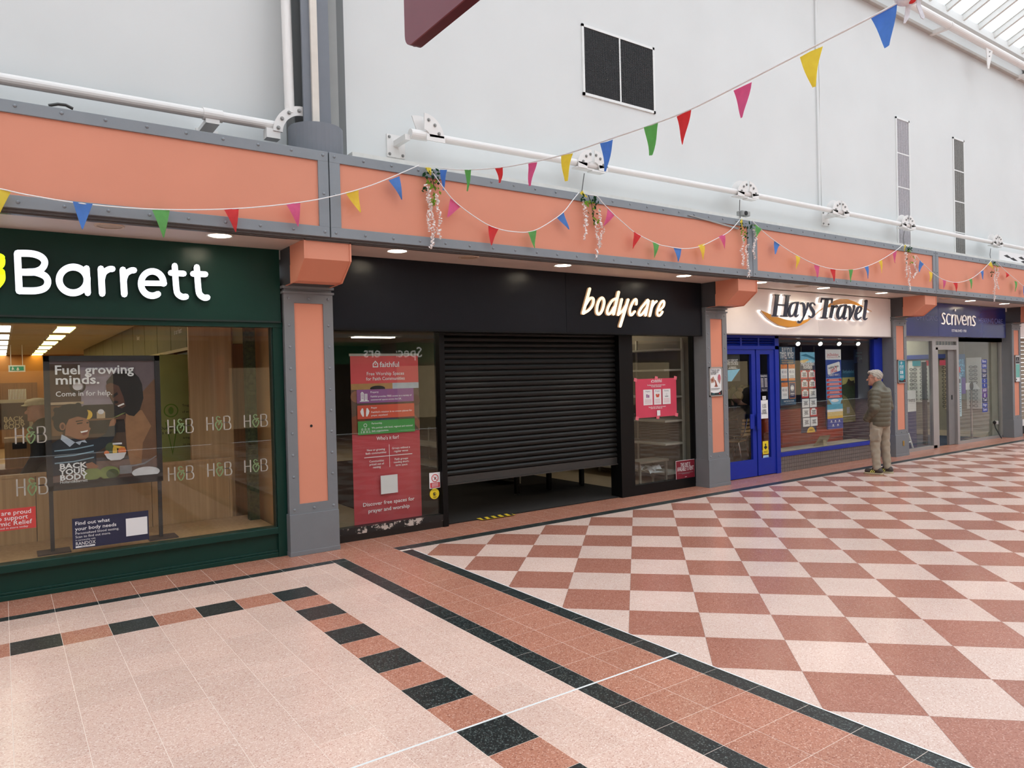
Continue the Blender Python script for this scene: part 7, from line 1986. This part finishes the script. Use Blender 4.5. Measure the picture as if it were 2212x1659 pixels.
bunting('bunting hung along the orange fascia over the dark green shop', [(-60, 400), (0, 408), (60, 421), (180, 440), (330, 452), (480, 452), (600, 443), (700, 428), (800, 401), (905, 357)],
 [((-22, 404), (24, 413), (-4, 465), 'y'), ((157, 436), (200, 441), (178, 495), 'b'), ((328, 452), (367, 454), (354, 513), 'g'), ((483, 451), (516, 451), (510, 501), 'r'), ((618, 441), (649, 436), (645, 489), 'p'), ((746, 415), (774, 410), (778, 459), 'y'), ((840, 389), (864, 380), (869, 431), 'b')], F6)
z5 = crop(720, 200, 3.456)
def Z5(*p): return [z5(*q) for q in p]
bunting('first bunting swag right of the first flower garland, over the black shop', Z5((735, 585), (800, 680), (880, 785), (950, 850), (1060, 930), (1160, 990), (1260, 1025), (1360, 1040), (1445, 1042), (1520, 1022), (1620, 965), (1720, 890), (1790, 800), (1835, 745)),
 [(*Z5((880, 788), (952, 852), (850, 932)), 'p'), (*Z5((1158, 993), (1232, 1018), (1177, 1140)), 'r'), (*Z5((1448, 1043), (1512, 1030), (1505, 1160)), 'g'), (*Z5((1674, 930), (1722, 890), (1758, 1022)), 'b')], F6)
z6 = crop(1200, 300, 6.379)
def Z6(*p): return [z6(*q) for q in p]
bunting('second bunting swag over the black shop, between the second and third garlands', Z6((440, 765), (570, 790), (640, 870), (720, 955), (820, 1055), (950, 1170), (1070, 1275), (1180, 1340), (1330, 1415), (1440, 1460)) + [(1440, 532), (1475, 537), (1510, 533), (1545, 517), (1575, 500), (1598, 475)],
 [(*Z6((722, 960), (816, 1058), (668, 1200)), 'p'), (*Z6((1070, 1280), (1172, 1338), (1072, 1512)), 'r'), (*Z6((1335, 1420), (1430, 1455), (1370, 1640)), 'g'), ((1457, 535), (1474, 536), (1465, 565), 'b'), ((1508, 530), (1523, 526), (1520, 561), 'y'), ((1552, 511), (1566, 505), (1567, 537), 'p')], F6)
z7 = crop(1560, 380, 5.027)
def Z7(*p): return [z7(*q) for q in p]
bunting('bunting swag over the white shop sign', Z7((325, 485), (420, 580), (570, 705), (780, 845), (1000, 955), (1200, 1010), (1400, 1020), (1560, 985), (1720, 915), (1880, 815), (1965, 745)),
 [(*Z7((350, 525), (422, 578), (375, 665)), 'g'), (*Z7((572, 708), (628, 748), (570, 852)), 'b'), (*Z7((794, 862), (850, 886), (808, 1010)), 'y'), (*Z7((1008, 963), (1065, 985), (1030, 1105)), 'p'), (*Z7((1184, 1012), (1240, 1018), (1212, 1145)), 'r'), (*Z7((1364, 1020), (1414, 1017), (1402, 1150)), 'g'), (*Z7((1546, 988), (1592, 978), (1588, 1115)), 'b'), (*Z7((1698, 930), (1738, 912), (1738, 1055)), 'y'), (*Z7((1842, 850), (1888, 812), (1882, 945)), 'p')], F6)
z9 = crop(1900, 560, 7.09)
def Z9(*p): return [z9(*q) for q in p]
bunting('bunting swag over the navy sign left of the last garland', Z9((560, -60), (620, 20), (720, 120), (830, 220), (950, 300), (1100, 348), (1200, 355), (1320, 330), (1440, 275), (1560, 180), (1640, 100), (1715, 15)),
 [(*Z9((608, 15), (668, 72), (606, 190)), 'b', 0.1), (*Z9((762, 185), (820, 212), (775, 345)), 'y', 0.12), (*Z9((958, 315), (1018, 330), (985, 470)), 'p'), (*Z9((1126, 355), (1198, 357), (1182, 500)), 'r'), (*Z9((1368, 305), (1420, 292), (1412, 450)), 'g', 0.1), (*Z9((1535, 195), (1585, 172), (1592, 310)), 'b', 0.12), (*Z9((1660, 80), (1706, 20), (1740, 145)), 'y')], F6)
bunting('short end of bunting at the right edge beyond the last garland', Z9((1790, 35), (1900, 150), (2000, 240), (2110, 330), (2212, 415), (2330, 480)),
 [(*Z9((1925, 195), (1992, 240), (1945, 282)), 'r'), (*Z9((2068, 330), (2115, 350), (2080, 495)), 'g'), (*Z9((2200, 410), (2250, 435), (2215, 560)), 'b')], F6)
# long string rising across the mall
S_ = np.array(onY(905, 358, 6.55)); S2_ = np.array(onY(960, 368, 6.50)); E_ = np.array(atdepth(1990, -22, 3.55))
def up_map(px, py):
    # depth along the straight plan line S2_ -> E_
    d = _ray(px, py)
    A, B = S2_[:2], E_[:2]
    M_ = np.array([[d[0], -(B - A)[0]], [d[1], -(B - A)[1]]])
    sol = np.linalg.solve(M_, A - CAMP[:2])
    return CAMP + d * sol[0]
bunting('long bunting string rising from the first garland towards the glass roof', [(945, 362), (1000, 367), (1080, 362), (1150, 350), (1225, 332), (1310, 303), (1400, 272), (1490, 237), (1600, 182), (1740, 110), (1880, 38), (1960, -5)],
 [((953, 367), (967, 367), (956, 411), 'b'), ((1006, 367), (1020, 367), (1009, 413), 'g'), ((1071, 364), (1088, 362), (1080, 395), 'r', 0.1), ((1138, 353), (1158, 350), (1145, 402), 'p', 0.12), ((1213, 337), (1237, 331), (1221, 391), 'y', 0.1), ((1298, 310), (1326, 302), (1308, 370), 'b', 0.06), ((1394, 276), (1424, 266), (1406, 335), 'g', 0.12), ((1459, 251), (1492, 237), (1476, 313), 'r', 0.04), ((1582, 195), (1623, 177), (1604, 255), 'p', 0.06), ((1726, 123), (1775, 99), (1757, 188), 'y', 0.06), ((1880, 39), (1938, 6), (1918, 102), 'b', 0.1)], up_map)
# first green flag left of the long string
# paper seagull at the top right
gl = empty('hanging_gull', tuple(atdepth(1968, 5, 3.6)), 'white paper gull with drooping wings hanging on the bunting at the top right', 'ornament')
def G(px, py, dd=0.0): return tuple(atdepth(px, py, 3.6 + dd))
gw = mat('gull_white', (224, 224, 232), 0.6, var=0.08, scale=60)
c_ = np.array(G(1972, -12)); MB().ellipsoid(tuple(c_), (0.05, 0.09, 0.045)).build('body', gw, gl, smooth=True); MB().ellipsoid(tuple(np.array(G(1957, -4, -0.05))), (0.035, 0.04, 0.035)).build('head', gw, gl, smooth=True); MB().ellipsoid(tuple(np.array(G(1970, 2, -0.07))), (0.012, 0.02, 0.012)).build('beak', 'flag_red', gl, smooth=True)
for nm, pts in (('left_wing', [(1966, -4), (1958, 8), (1952, 50), (1956, 50), (1964, 38), (1967, 18), (1970, 6)]), ('right_wing', [(1982, -4), (1980, 12), (1990, 38), (1995, 41), (1998, 36), (1990, 14), (1988, -2)])):
    V = [G(*q, -0.04 + 0.002 * i) for i, q in enumerate(pts)]; V2 = [tuple(np.array(q) + np.array([0.004, 0.004, 0])) for q in V]; n = len(V)
    MB().add(V + V2, [tuple(range(n)), tuple(range(2 * n - 1, n - 1, -1))] + [(i, n + i, n + (i + 1) % n, (i + 1) % n) for i in range(n)]).build('wing', gw, gl)

# ================================================================== FLOWER GARLANDS
mat('petal', (236, 226, 222), 0.6, var=0.06, scale=60); flag_mat('leaf_dark', (44, 78, 52)); flag_mat('leaf_light', (124, 168, 62))
def strand(parent, pts, seed):
    rnd = random.Random(seed); mb = MB()
    P = [np.array(q, float) for q in pts]
    for i in range(len(P) - 1):
        d = np.linalg.norm(P[i + 1] - P[i]); n = max(2, int(d / 0.0075))
        for k in range(n):
            c = P[i] + (P[i + 1] - P[i]) * (k + rnd.random()) / n + np.array([rnd.gauss(0, 0.011), rnd.gauss(0, 0.008), rnd.gauss(0, 0.005)])
            u = Vector((rnd.gauss(0, 1), rnd.gauss(0, 1), rnd.gauss(0, 1))).normalized(); v = u.orthogonal().normalized(); w = u.cross(v)
            s = rnd.uniform(0.010, 0.018); c = Vector(c)
            mb.add([c + v * s, c + w * s, c - v * s, c - w * s, c + u * s * 0.6], [(0, 1, 4), (1, 2, 4), (2, 3, 4), (3, 0, 4), (3, 2, 1, 0)])
    tag(mb.build('flower_strand', 'petal', parent), kind='stuff')
def leaves(parent, pts, m, seed, size=0.05):
    rnd = random.Random(seed); mb = MB()
    for c in pts:
        for k in range(4):
            c2 = Vector(c) + Vector((rnd.gauss(0, 0.022), rnd.gauss(0, 0.012), rnd.gauss(0, 0.022)))
            d = Vector((rnd.gauss(0, 1), rnd.gauss(0, 0.4), rnd.gauss(-0.4, 0.8))).normalized(); s = d.cross(Vector((0, -1, 0.3))).normalized()
            L_ = size * rnd.uniform(0.7, 1.3); wd = L_ * 0.32
            mb.add([c2, c2 + d * L_ * 0.5 + s * wd + Vector((0, -0.004, 0)), c2 + d * L_, c2 + d * L_ * 0.5 - s * wd + Vector((0, -0.004, 0)), c2 + Vector((0, 0.002, 0)), c2 + d * L_ + Vector((0, 0.002, 0))], [(0, 1, 2), (0, 2, 3)])
    tag(mb.build('leaves', m, parent), kind='stuff')
GYY = 6.55
g5 = lambda *p: [tuple(onY(*z5(*q), GYY)) for q in p]
g6 = lambda *p: [tuple(onY(*z6(*q), GYY)) for q in p]
g7 = lambda *p: [tuple(onY(*z7(*q), GYY)) for q in p]
g9 = lambda *p: [tuple(onY(*z9(*q), GYY)) for q in p]
def garland(label, strands, dark, light, yellow=None, stem=None, seed=0):
    t = empty('flower_garland', strands[0][0], label, 'garland', 'artificial flower garlands')
    for i, s in enumerate(strands): strand(t, s, seed + i)
    leaves(t, dark, 'leaf_dark', seed + 11); leaves(t, light, 'leaf_light', seed + 17)
    if stem: MB().tube(stem, 0.004, 5).build('stem', 'leaf_dark', t)
    if yellow: flag_obj(t, *yellow, 'y', 0.05, 'ribbon_tie')
garland('flower garland with three white strands, leftmost on the orange fascia', [g5((695, 690), (715, 740), (705, 800), (725, 870), (705, 940), (722, 1030)), g5((712, 770), (735, 850), (735, 930), (752, 1010), (740, 1090), (735, 1165)), g5((768, 760), (785, 860), (795, 960), (780, 1040), (805, 1090))], g5((690, 600), (700, 630), (770, 630), (790, 670), (690, 720), (740, 600)), g5((715, 670), (740, 690), (750, 790), (770, 740), (760, 800)), (g5((690, 555), (735, 560), (725, 620))), g5((715, 580), (740, 640), (755, 720)), 100)
garland('flower garland with yellow tie, second from the left on the orange fascia', [g6((385, 870), (405, 930), (400, 1030), (430, 1110), (410, 1200), (410, 1300), (395, 1390)), g6((545, 1130), (570, 1200), (565, 1290), (590, 1380), (600, 1470), (575, 1540), (560, 1650)), g6((605, 980), (620, 1060), (622, 1160), (655, 1250), (620, 1350), (610, 1480))], g6((395, 800), (530, 820), (550, 860), (570, 890), (500, 1000), (510, 1040)), g6((430, 860), (440, 870), (565, 950), (550, 1070), (565, 1110)), (g6((340, 745), (375, 712), (430, 810))), g6((450, 770), (500, 900), (510, 1000)), 200)
garland('flower garland hung over the fascia joint above the second corbel', [g7((215, 640), (235, 720), (212, 800), (235, 890), (225, 980)), g7((280, 740), (255, 790), (275, 880), (270, 960), (295, 1030), (280, 1100)), g7((350, 580), (370, 660), (345, 750), (340, 820), (362, 905))], g7((200, 520), (290, 520), (310, 540), (260, 660), (240, 540)), g7((215, 590), (240, 650), (335, 550), (220, 690)), (g7((185, 505), (212, 465), (228, 590))), None, 300)
garland('flower garland above the third corbel', [g7((1995, 830), (2000, 920), (2005, 1010), (2000, 1100)), g7((2030, 980), (2045, 1060), (2030, 1150), (2045, 1250)), g7((2090, 860), (2090, 960), (2118, 1040), (2070, 1110))], g7((2020, 770), (2050, 790), (2000, 920), (2030, 780)), g7((2040, 820), (2060, 870), (2050, 940), (2030, 800)), (g7((1968, 750), (1990, 752), (1985, 818))), None, 400)
garland('flower garland furthest right on the orange fascia', [g9((1765, 130), (1785, 200), (1755, 300), (1775, 400), (1750, 500), (1770, 570), (1755, 650)), g9((1810, 140), (1825, 220), (1790, 310), (1800, 400), (1830, 460))], g9((1720, 200), (1760, 30), (1790, 40), (1725, 215)), g9((1780, 80), (1800, 110), (1780, 60)), None, None, 500)
# ================================================================== PEOPLE
mat('skin', (196, 142, 120), 0.55, var=0.06, scale=30); mat('jacket_olive', (92, 86, 70), 0.55, var=0.10, scale=18); mat('trousers_khaki', (158, 146, 128), 0.8, var=0.08, scale=14, bump=0.15)
mat('hair_white', (186, 176, 164), 0.7, var=0.25, scale=70, bump=0.6); mat('shoe_brown', (62, 52, 46), 0.6, var=0.1); mat('sole_cream', (186, 172, 140), 0.7); mat('shoe_yellow', (226, 226, 110), 0.5, var=0)
toe = onZ(1863, 1021, 0.0); heel = onZ(1903, 1026, 0.0); rheel = onZ(1928, 1023, 0.0)
def person_xf(x, y, rz, s=1.0):
    return Matrix.Translation((x, y, 0)) @ Matrix.Rotation(rz, 4, 'Z') @ Matrix.Scale(s, 4)
MX, MYY = 11.85, 6.31
xf = person_xf(MX, MYY, 0.10, 0.985)
pm = empty('person', (MX, MYY, 0), 'grey-haired man in olive quilted jacket and khaki trousers looking into the window', 'person')
HIPS = {-1: ((-0.10, 0.01, 0.90), (-0.12, 0.03, 0.50), (-0.135, 0.0, 0.09)), 1: ((0.10, -0.02, 0.90), (0.12, -0.03, 0.50), (0.13, -0.06, 0.09))}
ARM = {-1: ((-0.20, -0.02, 1.365), (-0.275, -0.035, 1.11), (-0.215, 0.115, 0.93)), 1: ((0.20, -0.02, 1.365), (0.265, -0.04, 1.11), (0.215, 0.105, 0.93))}
hd = (-0.012, 0.055, 1.60)
ang = 0.38
def head_local(X, Y, Z):
    c, s = math.cos(ang), math.sin(ang)
    x, y = X - hd[0], Y - hd[1]
    return c * x + s * y, -s * x + c * y, Z - hd[2]
def body_sdf(X, Y, Z):
    x, y, z = head_local(X, Y, Z)
    d = ell_sdf(x, y, z, (0, -0.01, 0.035), (0.077, 0.098, 0.098))
    d = smin(d, ell_sdf(x, y, z, (0, 0.032, -0.045), (0.058, 0.062, 0.085)), 0.03)
    d = smin(d, caps_sdf(x, y, z, (0, 0.094, 0.005), (0, 0.118, -0.028), 0.010, 0.016), 0.014)
    d = smin(d, ell_sdf(x, y, z, (0, 0.088, -0.062), (0.026, 0.014, 0.012)), 0.012)
    d = smin(d, ell_sdf(x, y, z, (0, 0.082, -0.10), (0.026, 0.022, 0.022)), 0.02)
    d = smin(d, ell_sdf(x, y, z, (0, 0.088, 0.028), (0.05, 0.014, 0.010)), 0.014)
    for s in (-1, 1):
        d = np.maximum(d, -ell_sdf(x, y, z, (s * 0.032, 0.100, 0.008), (0.017, 0.012, 0.010)))
        d = smin(d, ell_sdf(x, y, z, (s * 0.032, 0.086, 0.006), (0.012, 0.010, 0.009)), 0.004)
        d = smin(d, ell_sdf(x, y, z, (s * 0.080, -0.008, -0.005), (0.010, 0.022, 0.034)), 0.008)
    d = smin(d, caps_sdf(X, Y, Z, (0, 0.0, 1.42), (hd[0], 0.03, 1.55), 0.062, 0.056), 0.03)
    tor = caps_sdf(X, Y, Z, (0, 0, 0.95), (0, -0.01, 1.28), 0.12, 0.12)
    d = smin(d, tor, 0.05)
    for s in (-1, 1):
        a, b, c = HIPS[s]
        d = smin(d, caps_sdf(X, Y, Z, a, b, 0.075, 0.05), 0.04); d = smin(d, caps_sdf(X, Y, Z, b, c, 0.05, 0.035), 0.02)
        a, b, c = ARM[s]
        d = smin(d, caps_sdf(X, Y, Z, a, b, 0.045, 0.038), 0.03); d = smin(d, caps_sdf(X, Y, Z, b, c, 0.038, 0.028), 0.02)
        d = smin(d, caps_sdf(X, Y, Z, c, (c[0] * 0.62, c[1] - 0.01, c[2] - 0.04), 0.028, 0.026), 0.02)
    return d
soft('body', body_sdf, (-0.36, -0.24, 0.05), (0.36, 0.30, 1.78), 0.0085, 'skin', pm, xf)
def hair_sdf(X, Y, Z):
    x, y, z = head_local(X, Y, Z)
    n = 0.005 * np.sin(x * 95 + z * 60) * np.sin(y * 80 - z * 70)
    d = ell_sdf(x, y, z, (0, -0.018, 0.043), (0.086, 0.104, 0.102)) + n
    cut = np.maximum(y - 0.035 + (0.05 - z) * 0.9, -1)          # keep crown and back, open the face
    d = np.maximum(d, cut)
    d = np.maximum(d, -(z + 0.085))
    top = ell_sdf(x, y, z, (0.0, 0.045, 0.095), (0.066, 0.062, 0.042)) + n
    return smin(d, top, 0.02)
soft('hair', hair_sdf, (-0.16, -0.12, 1.48), (0.14, 0.22, 1.78), 0.005, 'hair_white', pm, xf)
def jacket_sdf(X, Y, Z):
    q = 0.010 * np.abs(np.sin(math.pi * (Z - 0.80) / 0.078)) ** 0.6
    t = np.clip((Z - 0.80) / 0.62, 0, 1)
    rx = 0.195 + 0.03 * np.sin(t * 2.4) ; ry = 0.140 + 0.018 * np.sin(t * 2.6)
    k = np.sqrt((X / (rx + q)) ** 2 + ((Y + 0.005) / (ry + q)) ** 2)
    tor = (k - 1) * 0.14
    tor = np.maximum(tor, np.maximum(0.795 - Z, Z - 1.37))
    d = tor
    for s in (-1, 1): d = smin(d, caps_sdf(X, Y, Z, (s * 0.165, -0.01, 1.355), (0, 0.0, 1.43), 0.088, 0.080, 1.1), 0.06)
    d = smin(d, caps_sdf(X, Y, Z, (0, 0.0, 1.41), (-0.005, 0.015, 1.505), 0.088, 0.078), 0.03)
    for s in (-1, 1):
        a, b, c = ARM[s]
        for (p0, p1, r1, r2) in ((a, b, 0.083, 0.072), (b, c, 0.072, 0.052)):
            p0_, p1_ = np.array(p0), np.array(p1); dv = p1_ - p0_; L_ = np.linalg.norm(dv)
            tt = ((X - p0[0]) * dv[0] + (Y - p0[1]) * dv[1] + (Z - p0[2]) * dv[2]) / L_
            qq = 0.009 * np.abs(np.sin(math.pi * tt / 0.072)) ** 0.6
            d = smin(d, caps_sdf(X, Y, Z, p0, p1, r1, r2) - qq, 0.018)
    return d
soft('quilted_jacket', jacket_sdf, (-0.42, -0.28, 0.76), (0.42, 0.28, 1.60), 0.0085, 'jacket_olive', pm, xf)
def trousers_sdf(X, Y, Z):
    wr = 0.005 * np.sin(Z * 46 + X * 30) * np.sin(Z * 17 + Y * 40)
    d = caps_sdf(X, Y, Z, (-0.055, -0.01, 0.88), (0.055, -0.01, 0.88), 0.128, 0.128)
    for s in (-1, 1):
        a, b, c = HIPS[s]
        d = smin(d, caps_sdf(X, Y, Z, (a[0], a[1], 0.84), b, 0.108, 0.076), 0.02)
        d = smin(d, caps_sdf(X, Y, Z, b, (c[0], c[1], 0.10), 0.076, 0.060), 0.02)
        px_ = a[0] + s * 0.085
        bx_ = np.maximum(np.maximum(np.abs(X - px_) - 0.022, np.abs(Y - 0.005) - 0.075), np.abs(Z - 0.66) - 0.10)
        d = smin(d, bx_, 0.02)
    d = d + wr
    return np.maximum(d, 0.075 - Z)
soft('cargo_trousers', trousers_sdf, (-0.32, -0.24, 0.05), (0.32, 0.24, 1.04), 0.0085, 'trousers_khaki', pm, xf)
for s in (-1, 1):
    c = HIPS[s][2]; fx, fy = c[0], c[1]
    toe_out = -0.06 * s * -1
    def shoe(X, Y, Z, fx=fx, fy=fy):
        d = caps_sdf(X, Y, Z, (fx, fy - 0.05, 0.055), (fx + 0.0, fy + 0.16, 0.048), 0.042, 0.040)
        d = smin(d, caps_sdf(X, Y, Z, (fx, fy - 0.03, 0.08), (fx, fy + 0.03, 0.10), 0.046, 0.040), 0.03)
        return np.maximum(d, 0.022 - Z)
    o = soft('shoe', shoe, (fx - 0.09, fy - 0.14, 0.0), (fx + 0.09, fy + 0.25, 0.17), 0.007, 'shoe_brown', pm, xf)
    def sole(X, Y, Z, fx=fx, fy=fy):
        d = caps_sdf(X, Y, Z * 0 , (fx, fy - 0.05, 0), (fx, fy + 0.165, 0), 0.046, 0.044)
        return np.maximum(np.maximum(d, Z - 0.028), 0.001 - Z)
    soft('sole', sole, (fx - 0.09, fy - 0.14, -0.01), (fx + 0.09, fy + 0.25, 0.05), 0.006, 'sole_cream', o, xf)
    for k in range(3):
        y_ = fy + 0.03 + k * 0.028
        v = [(fx - 0.047, y_, 0.03), (fx - 0.047, y_ + 0.012, 0.03), (fx - 0.042, y_ - 0.012, 0.075), (fx - 0.042, y_ - 0.026, 0.075), (fx - 0.040, y_, 0.03), (fx - 0.040, y_ + 0.012, 0.03), (fx - 0.036, y_ - 0.012, 0.075), (fx - 0.036, y_ - 0.026, 0.075)]
        MB().add([tuple(xf @ Vector(q)) for q in v], [(0, 1, 2, 3), (7, 6, 5, 4), (0, 4, 5, 1), (1, 5, 6, 2), (2, 6, 7, 3), (3, 7, 4, 0)]).build('stripe', 'shoe_yellow', o)
    MB().tube([tuple(xf @ Vector(q)) for q in [(fx - 0.02, fy + 0.05, 0.105), (fx, fy + 0.07, 0.11), (fx + 0.02, fy + 0.05, 0.105)]], 0.005, 5).build('laces', 'paper_white', o)
def hl(x, y, z):
    c, s = math.cos(ang), math.sin(ang)
    return tuple(xf @ Vector((hd[0] + c * x - s * y, hd[1] + s * x + c * y, hd[2] + z)))
gs = MB()
for s in (-1, 1):
    gs.tube([hl(s * 0.034 + 0.024 * math.cos(a), 0.108, 0.006 + 0.018 * math.sin(a)) for a in [i * math.pi / 5 for i in range(11)]], 0.0022, 5, caps=False)
    gs.tube([hl(s * 0.058, 0.106, 0.012), hl(s * 0.083, 0.06, 0.014), hl(s * 0.088, -0.01, 0.010)], 0.0024, 5)
gs.tube([hl(-0.010, 0.112, 0.010), hl(0.010, 0.112, 0.010)], 0.002, 5)
gs.build('spectacles', 'spec_black', pm)

# man in a pale flat cap inside the green shop (head and dark coat show beside the poster)
mat('coat_black', (26, 26, 28), 0.7); mat('cap_cream', (206, 190, 150), 0.8, var=0.1, scale=30)
c0 = onY(97, 880, 8.9)
P2 = (c0[0], 9.0)
xf2 = person_xf(P2[0], P2[1], 1.15)
pz = c0[2] - 1.60
xf2 = Matrix.Translation((0, 0, 0)) @ xf2
p2 = empty('person', (P2[0], P2[1], 0), 'customer in pale flat cap and black coat inside the green shop, half behind the poster', 'person')
hs = (c0[2] + 0.03) / 1.66
xf2 = xf2 @ Matrix.Scale(hs, 4)
def body2(X, Y, Z):
    return body_sdf(X, Y, Z)
soft('body', body2, (-0.36, -0.24, 0.05), (0.36, 0.30, 1.78), 0.012, 'skin', p2, xf2)
def coat2(X, Y, Z):
    d = caps_sdf(X, Y, Z, (0, -0.005, 0.62), (0, -0.01, 1.34), 0.20, 0.185, 0.72)
    d = smin(d, caps_sdf(X, Y, Z, (-0.15, -0.01, 1.375), (0.15, -0.01, 1.375), 0.085, 0.085), 0.07)
    for s in (-1, 1):
        a, b, c = ARM[s]
        d = smin(d, caps_sdf(X, Y, Z, a, b, 0.08, 0.068), 0.03); d = smin(d, caps_sdf(X, Y, Z, b, c, 0.068, 0.05), 0.02)
    return d
soft('coat', coat2, (-0.42, -0.28, 0.36), (0.42, 0.28, 1.52), 0.014, 'coat_black', p2, xf2)
def cap2(X, Y, Z):
    x, y, z = head_local(X, Y, Z)
    d = ell_sdf(x, y, z, (0, 0.005, 0.075), (0.094, 0.122, 0.058))
    d = np.maximum(d, 0.055 - z)
    return smin(d, ell_sdf(x, y, z, (0, 0.11, 0.052), (0.065, 0.05, 0.010)), 0.01)
soft('flat_cap', cap2, (-0.16, -0.12, 1.60), (0.14, 0.26, 1.78), 0.007, 'cap_cream', p2, xf2)
def trs2(X, Y, Z):
    d = caps_sdf(X, Y, Z, (-0.055, -0.01, 0.88), (0.055, -0.01, 0.88), 0.12, 0.12)
    for s in (-1, 1):
        a, b, c = HIPS[s]
        d = smin(d, caps_sdf(X, Y, Z, (a[0], a[1], 0.84), b, 0.10, 0.075), 0.03); d = smin(d, caps_sdf(X, Y, Z, b, (c[0], c[1], 0.08), 0.075, 0.065), 0.03)
    return np.maximum(d, 0.02 - Z)
soft('trousers', trs2, (-0.3, -0.24, 0.0), (0.3, 0.24, 1.04), 0.014, 'coat_black', p2, xf2)

# seated woman with a hair bun behind the blue door, leaning on her elbow
mat('hair_blonde', (170, 134, 86), 0.7, var=0.2, scale=60); mat('top_black', (32, 34, 40), 0.8)
c1 = onY(1593, 868, 9.2)
beech_chair(c1[0] + 0.25, 9.22, 0.55, 'beech chair under the seated woman in the travel shop')
p3 = empty('person', (c1[0] + 0.15, 9.2, 0), 'seated woman with blonde bun and dark top behind the glass of the blue door', 'person')
xf3 = Matrix.Translation((c1[0] + 0.25, 9.25, max(c1[2] - 1.22, 0.0))) @ Matrix.Rotation(0.55, 4, 'Z')
W_ARM = {-1: ((-0.17, 0, 1.0), (-0.24, 0.22, 0.86), (-0.10, 0.20, 1.10)), 1: ((0.17, 0, 1.0), (0.22, 0.20, 0.82), (0.05, 0.34, 0.86))}
def wbody(X, Y, Z):
    d = ell_sdf(X, Y, Z, (-0.02, 0.12, 1.22), (0.075, 0.09, 0.11))
    d = smin(d, ell_sdf(X, Y, Z, (-0.02, 0.19, 1.19), (0.016, 0.03, 0.02)), 0.02)
    d = smin(d, caps_sdf(X, Y, Z, (0, 0.02, 1.02), (-0.02, 0.09, 1.16), 0.052, 0.048), 0.03)
    d = smin(d, caps_sdf(X, Y, Z, (0, -0.06, 0.50), (0, 0.0, 0.98), 0.13, 0.12), 0.05)
    for s in (-1, 1):
        a, b, c = W_ARM[s]
        d = smin(d, caps_sdf(X, Y, Z, a, b, 0.042, 0.036), 0.03); d = smin(d, caps_sdf(X, Y, Z, b, c, 0.036, 0.028), 0.02)
        h_ = np.array(c)
        for k in range(4):
            d = smin(d, caps_sdf(X, Y, Z, tuple(h_ + np.array([(k - 1.5) * 0.016, 0.01, 0.0])), tuple(h_ + np.array([(k - 1.5) * 0.018, 0.02, 0.07])), 0.010, 0.008), 0.006)
        d = smin(d, caps_sdf(X, Y, Z, c, tuple(h_ + np.array([-s * 0.03, -0.01, 0.045])), 0.012, 0.009), 0.008)
        d = smin(d, caps_sdf(X, Y, Z, (s * 0.09, -0.03, 0.50), (s * 0.10, 0.38, 0.50), 0.075, 0.055), 0.04)
        d = smin(d, caps_sdf(X, Y, Z, (s * 0.10, 0.38, 0.50), (s * 0.10, 0.36, 0.10), 0.052, 0.038), 0.02)
    return d
soft('body', wbody, (-0.4, -0.26, 0.02), (0.4, 0.52, 1.36), 0.013, 'skin', p3, xf3)
def wtop(X, Y, Z):
    d = caps_sdf(X, Y, Z, (0, -0.06, 0.52), (0, 0.0, 0.97), 0.16, 0.145)
    for s in (-1, 1):
        a, b, c = W_ARM[s]
        d = smin(d, caps_sdf(X, Y, Z, a, b, 0.062, 0.052), 0.04); d = smin(d, caps_sdf(X, Y, Z, b, c, 0.052, 0.036), 0.02)
        d = smin(d, caps_sdf(X, Y, Z, (s * 0.09, -0.03, 0.50), (s * 0.10, 0.38, 0.50), 0.09, 0.07), 0.04)
        d = smin(d, caps_sdf(X, Y, Z, (s * 0.10, 0.38, 0.50), (s * 0.10, 0.36, 0.10), 0.065, 0.05), 0.02)
    return np.maximum(d, Z - 1.07)
soft('dark_clothes', wtop, (-0.4, -0.30, 0.02), (0.4, 0.54, 1.12), 0.014, 'top_black', p3, xf3)
def whair(X, Y, Z):
    d = ell_sdf(X, Y, Z, (-0.02, 0.095, 1.245), (0.088, 0.098, 0.105))
    d = np.maximum(d, Y - 0.12 - (Z - 1.22) * 0.8)
    return smin(d, ell_sdf(X, Y, Z, (-0.02, 0.05, 1.37), (0.055, 0.055, 0.045)), 0.015)
soft('hair', whair, (-0.16, -0.06, 1.10), (0.12, 0.24, 1.44), 0.009, 'hair_blonde', p3, xf3)
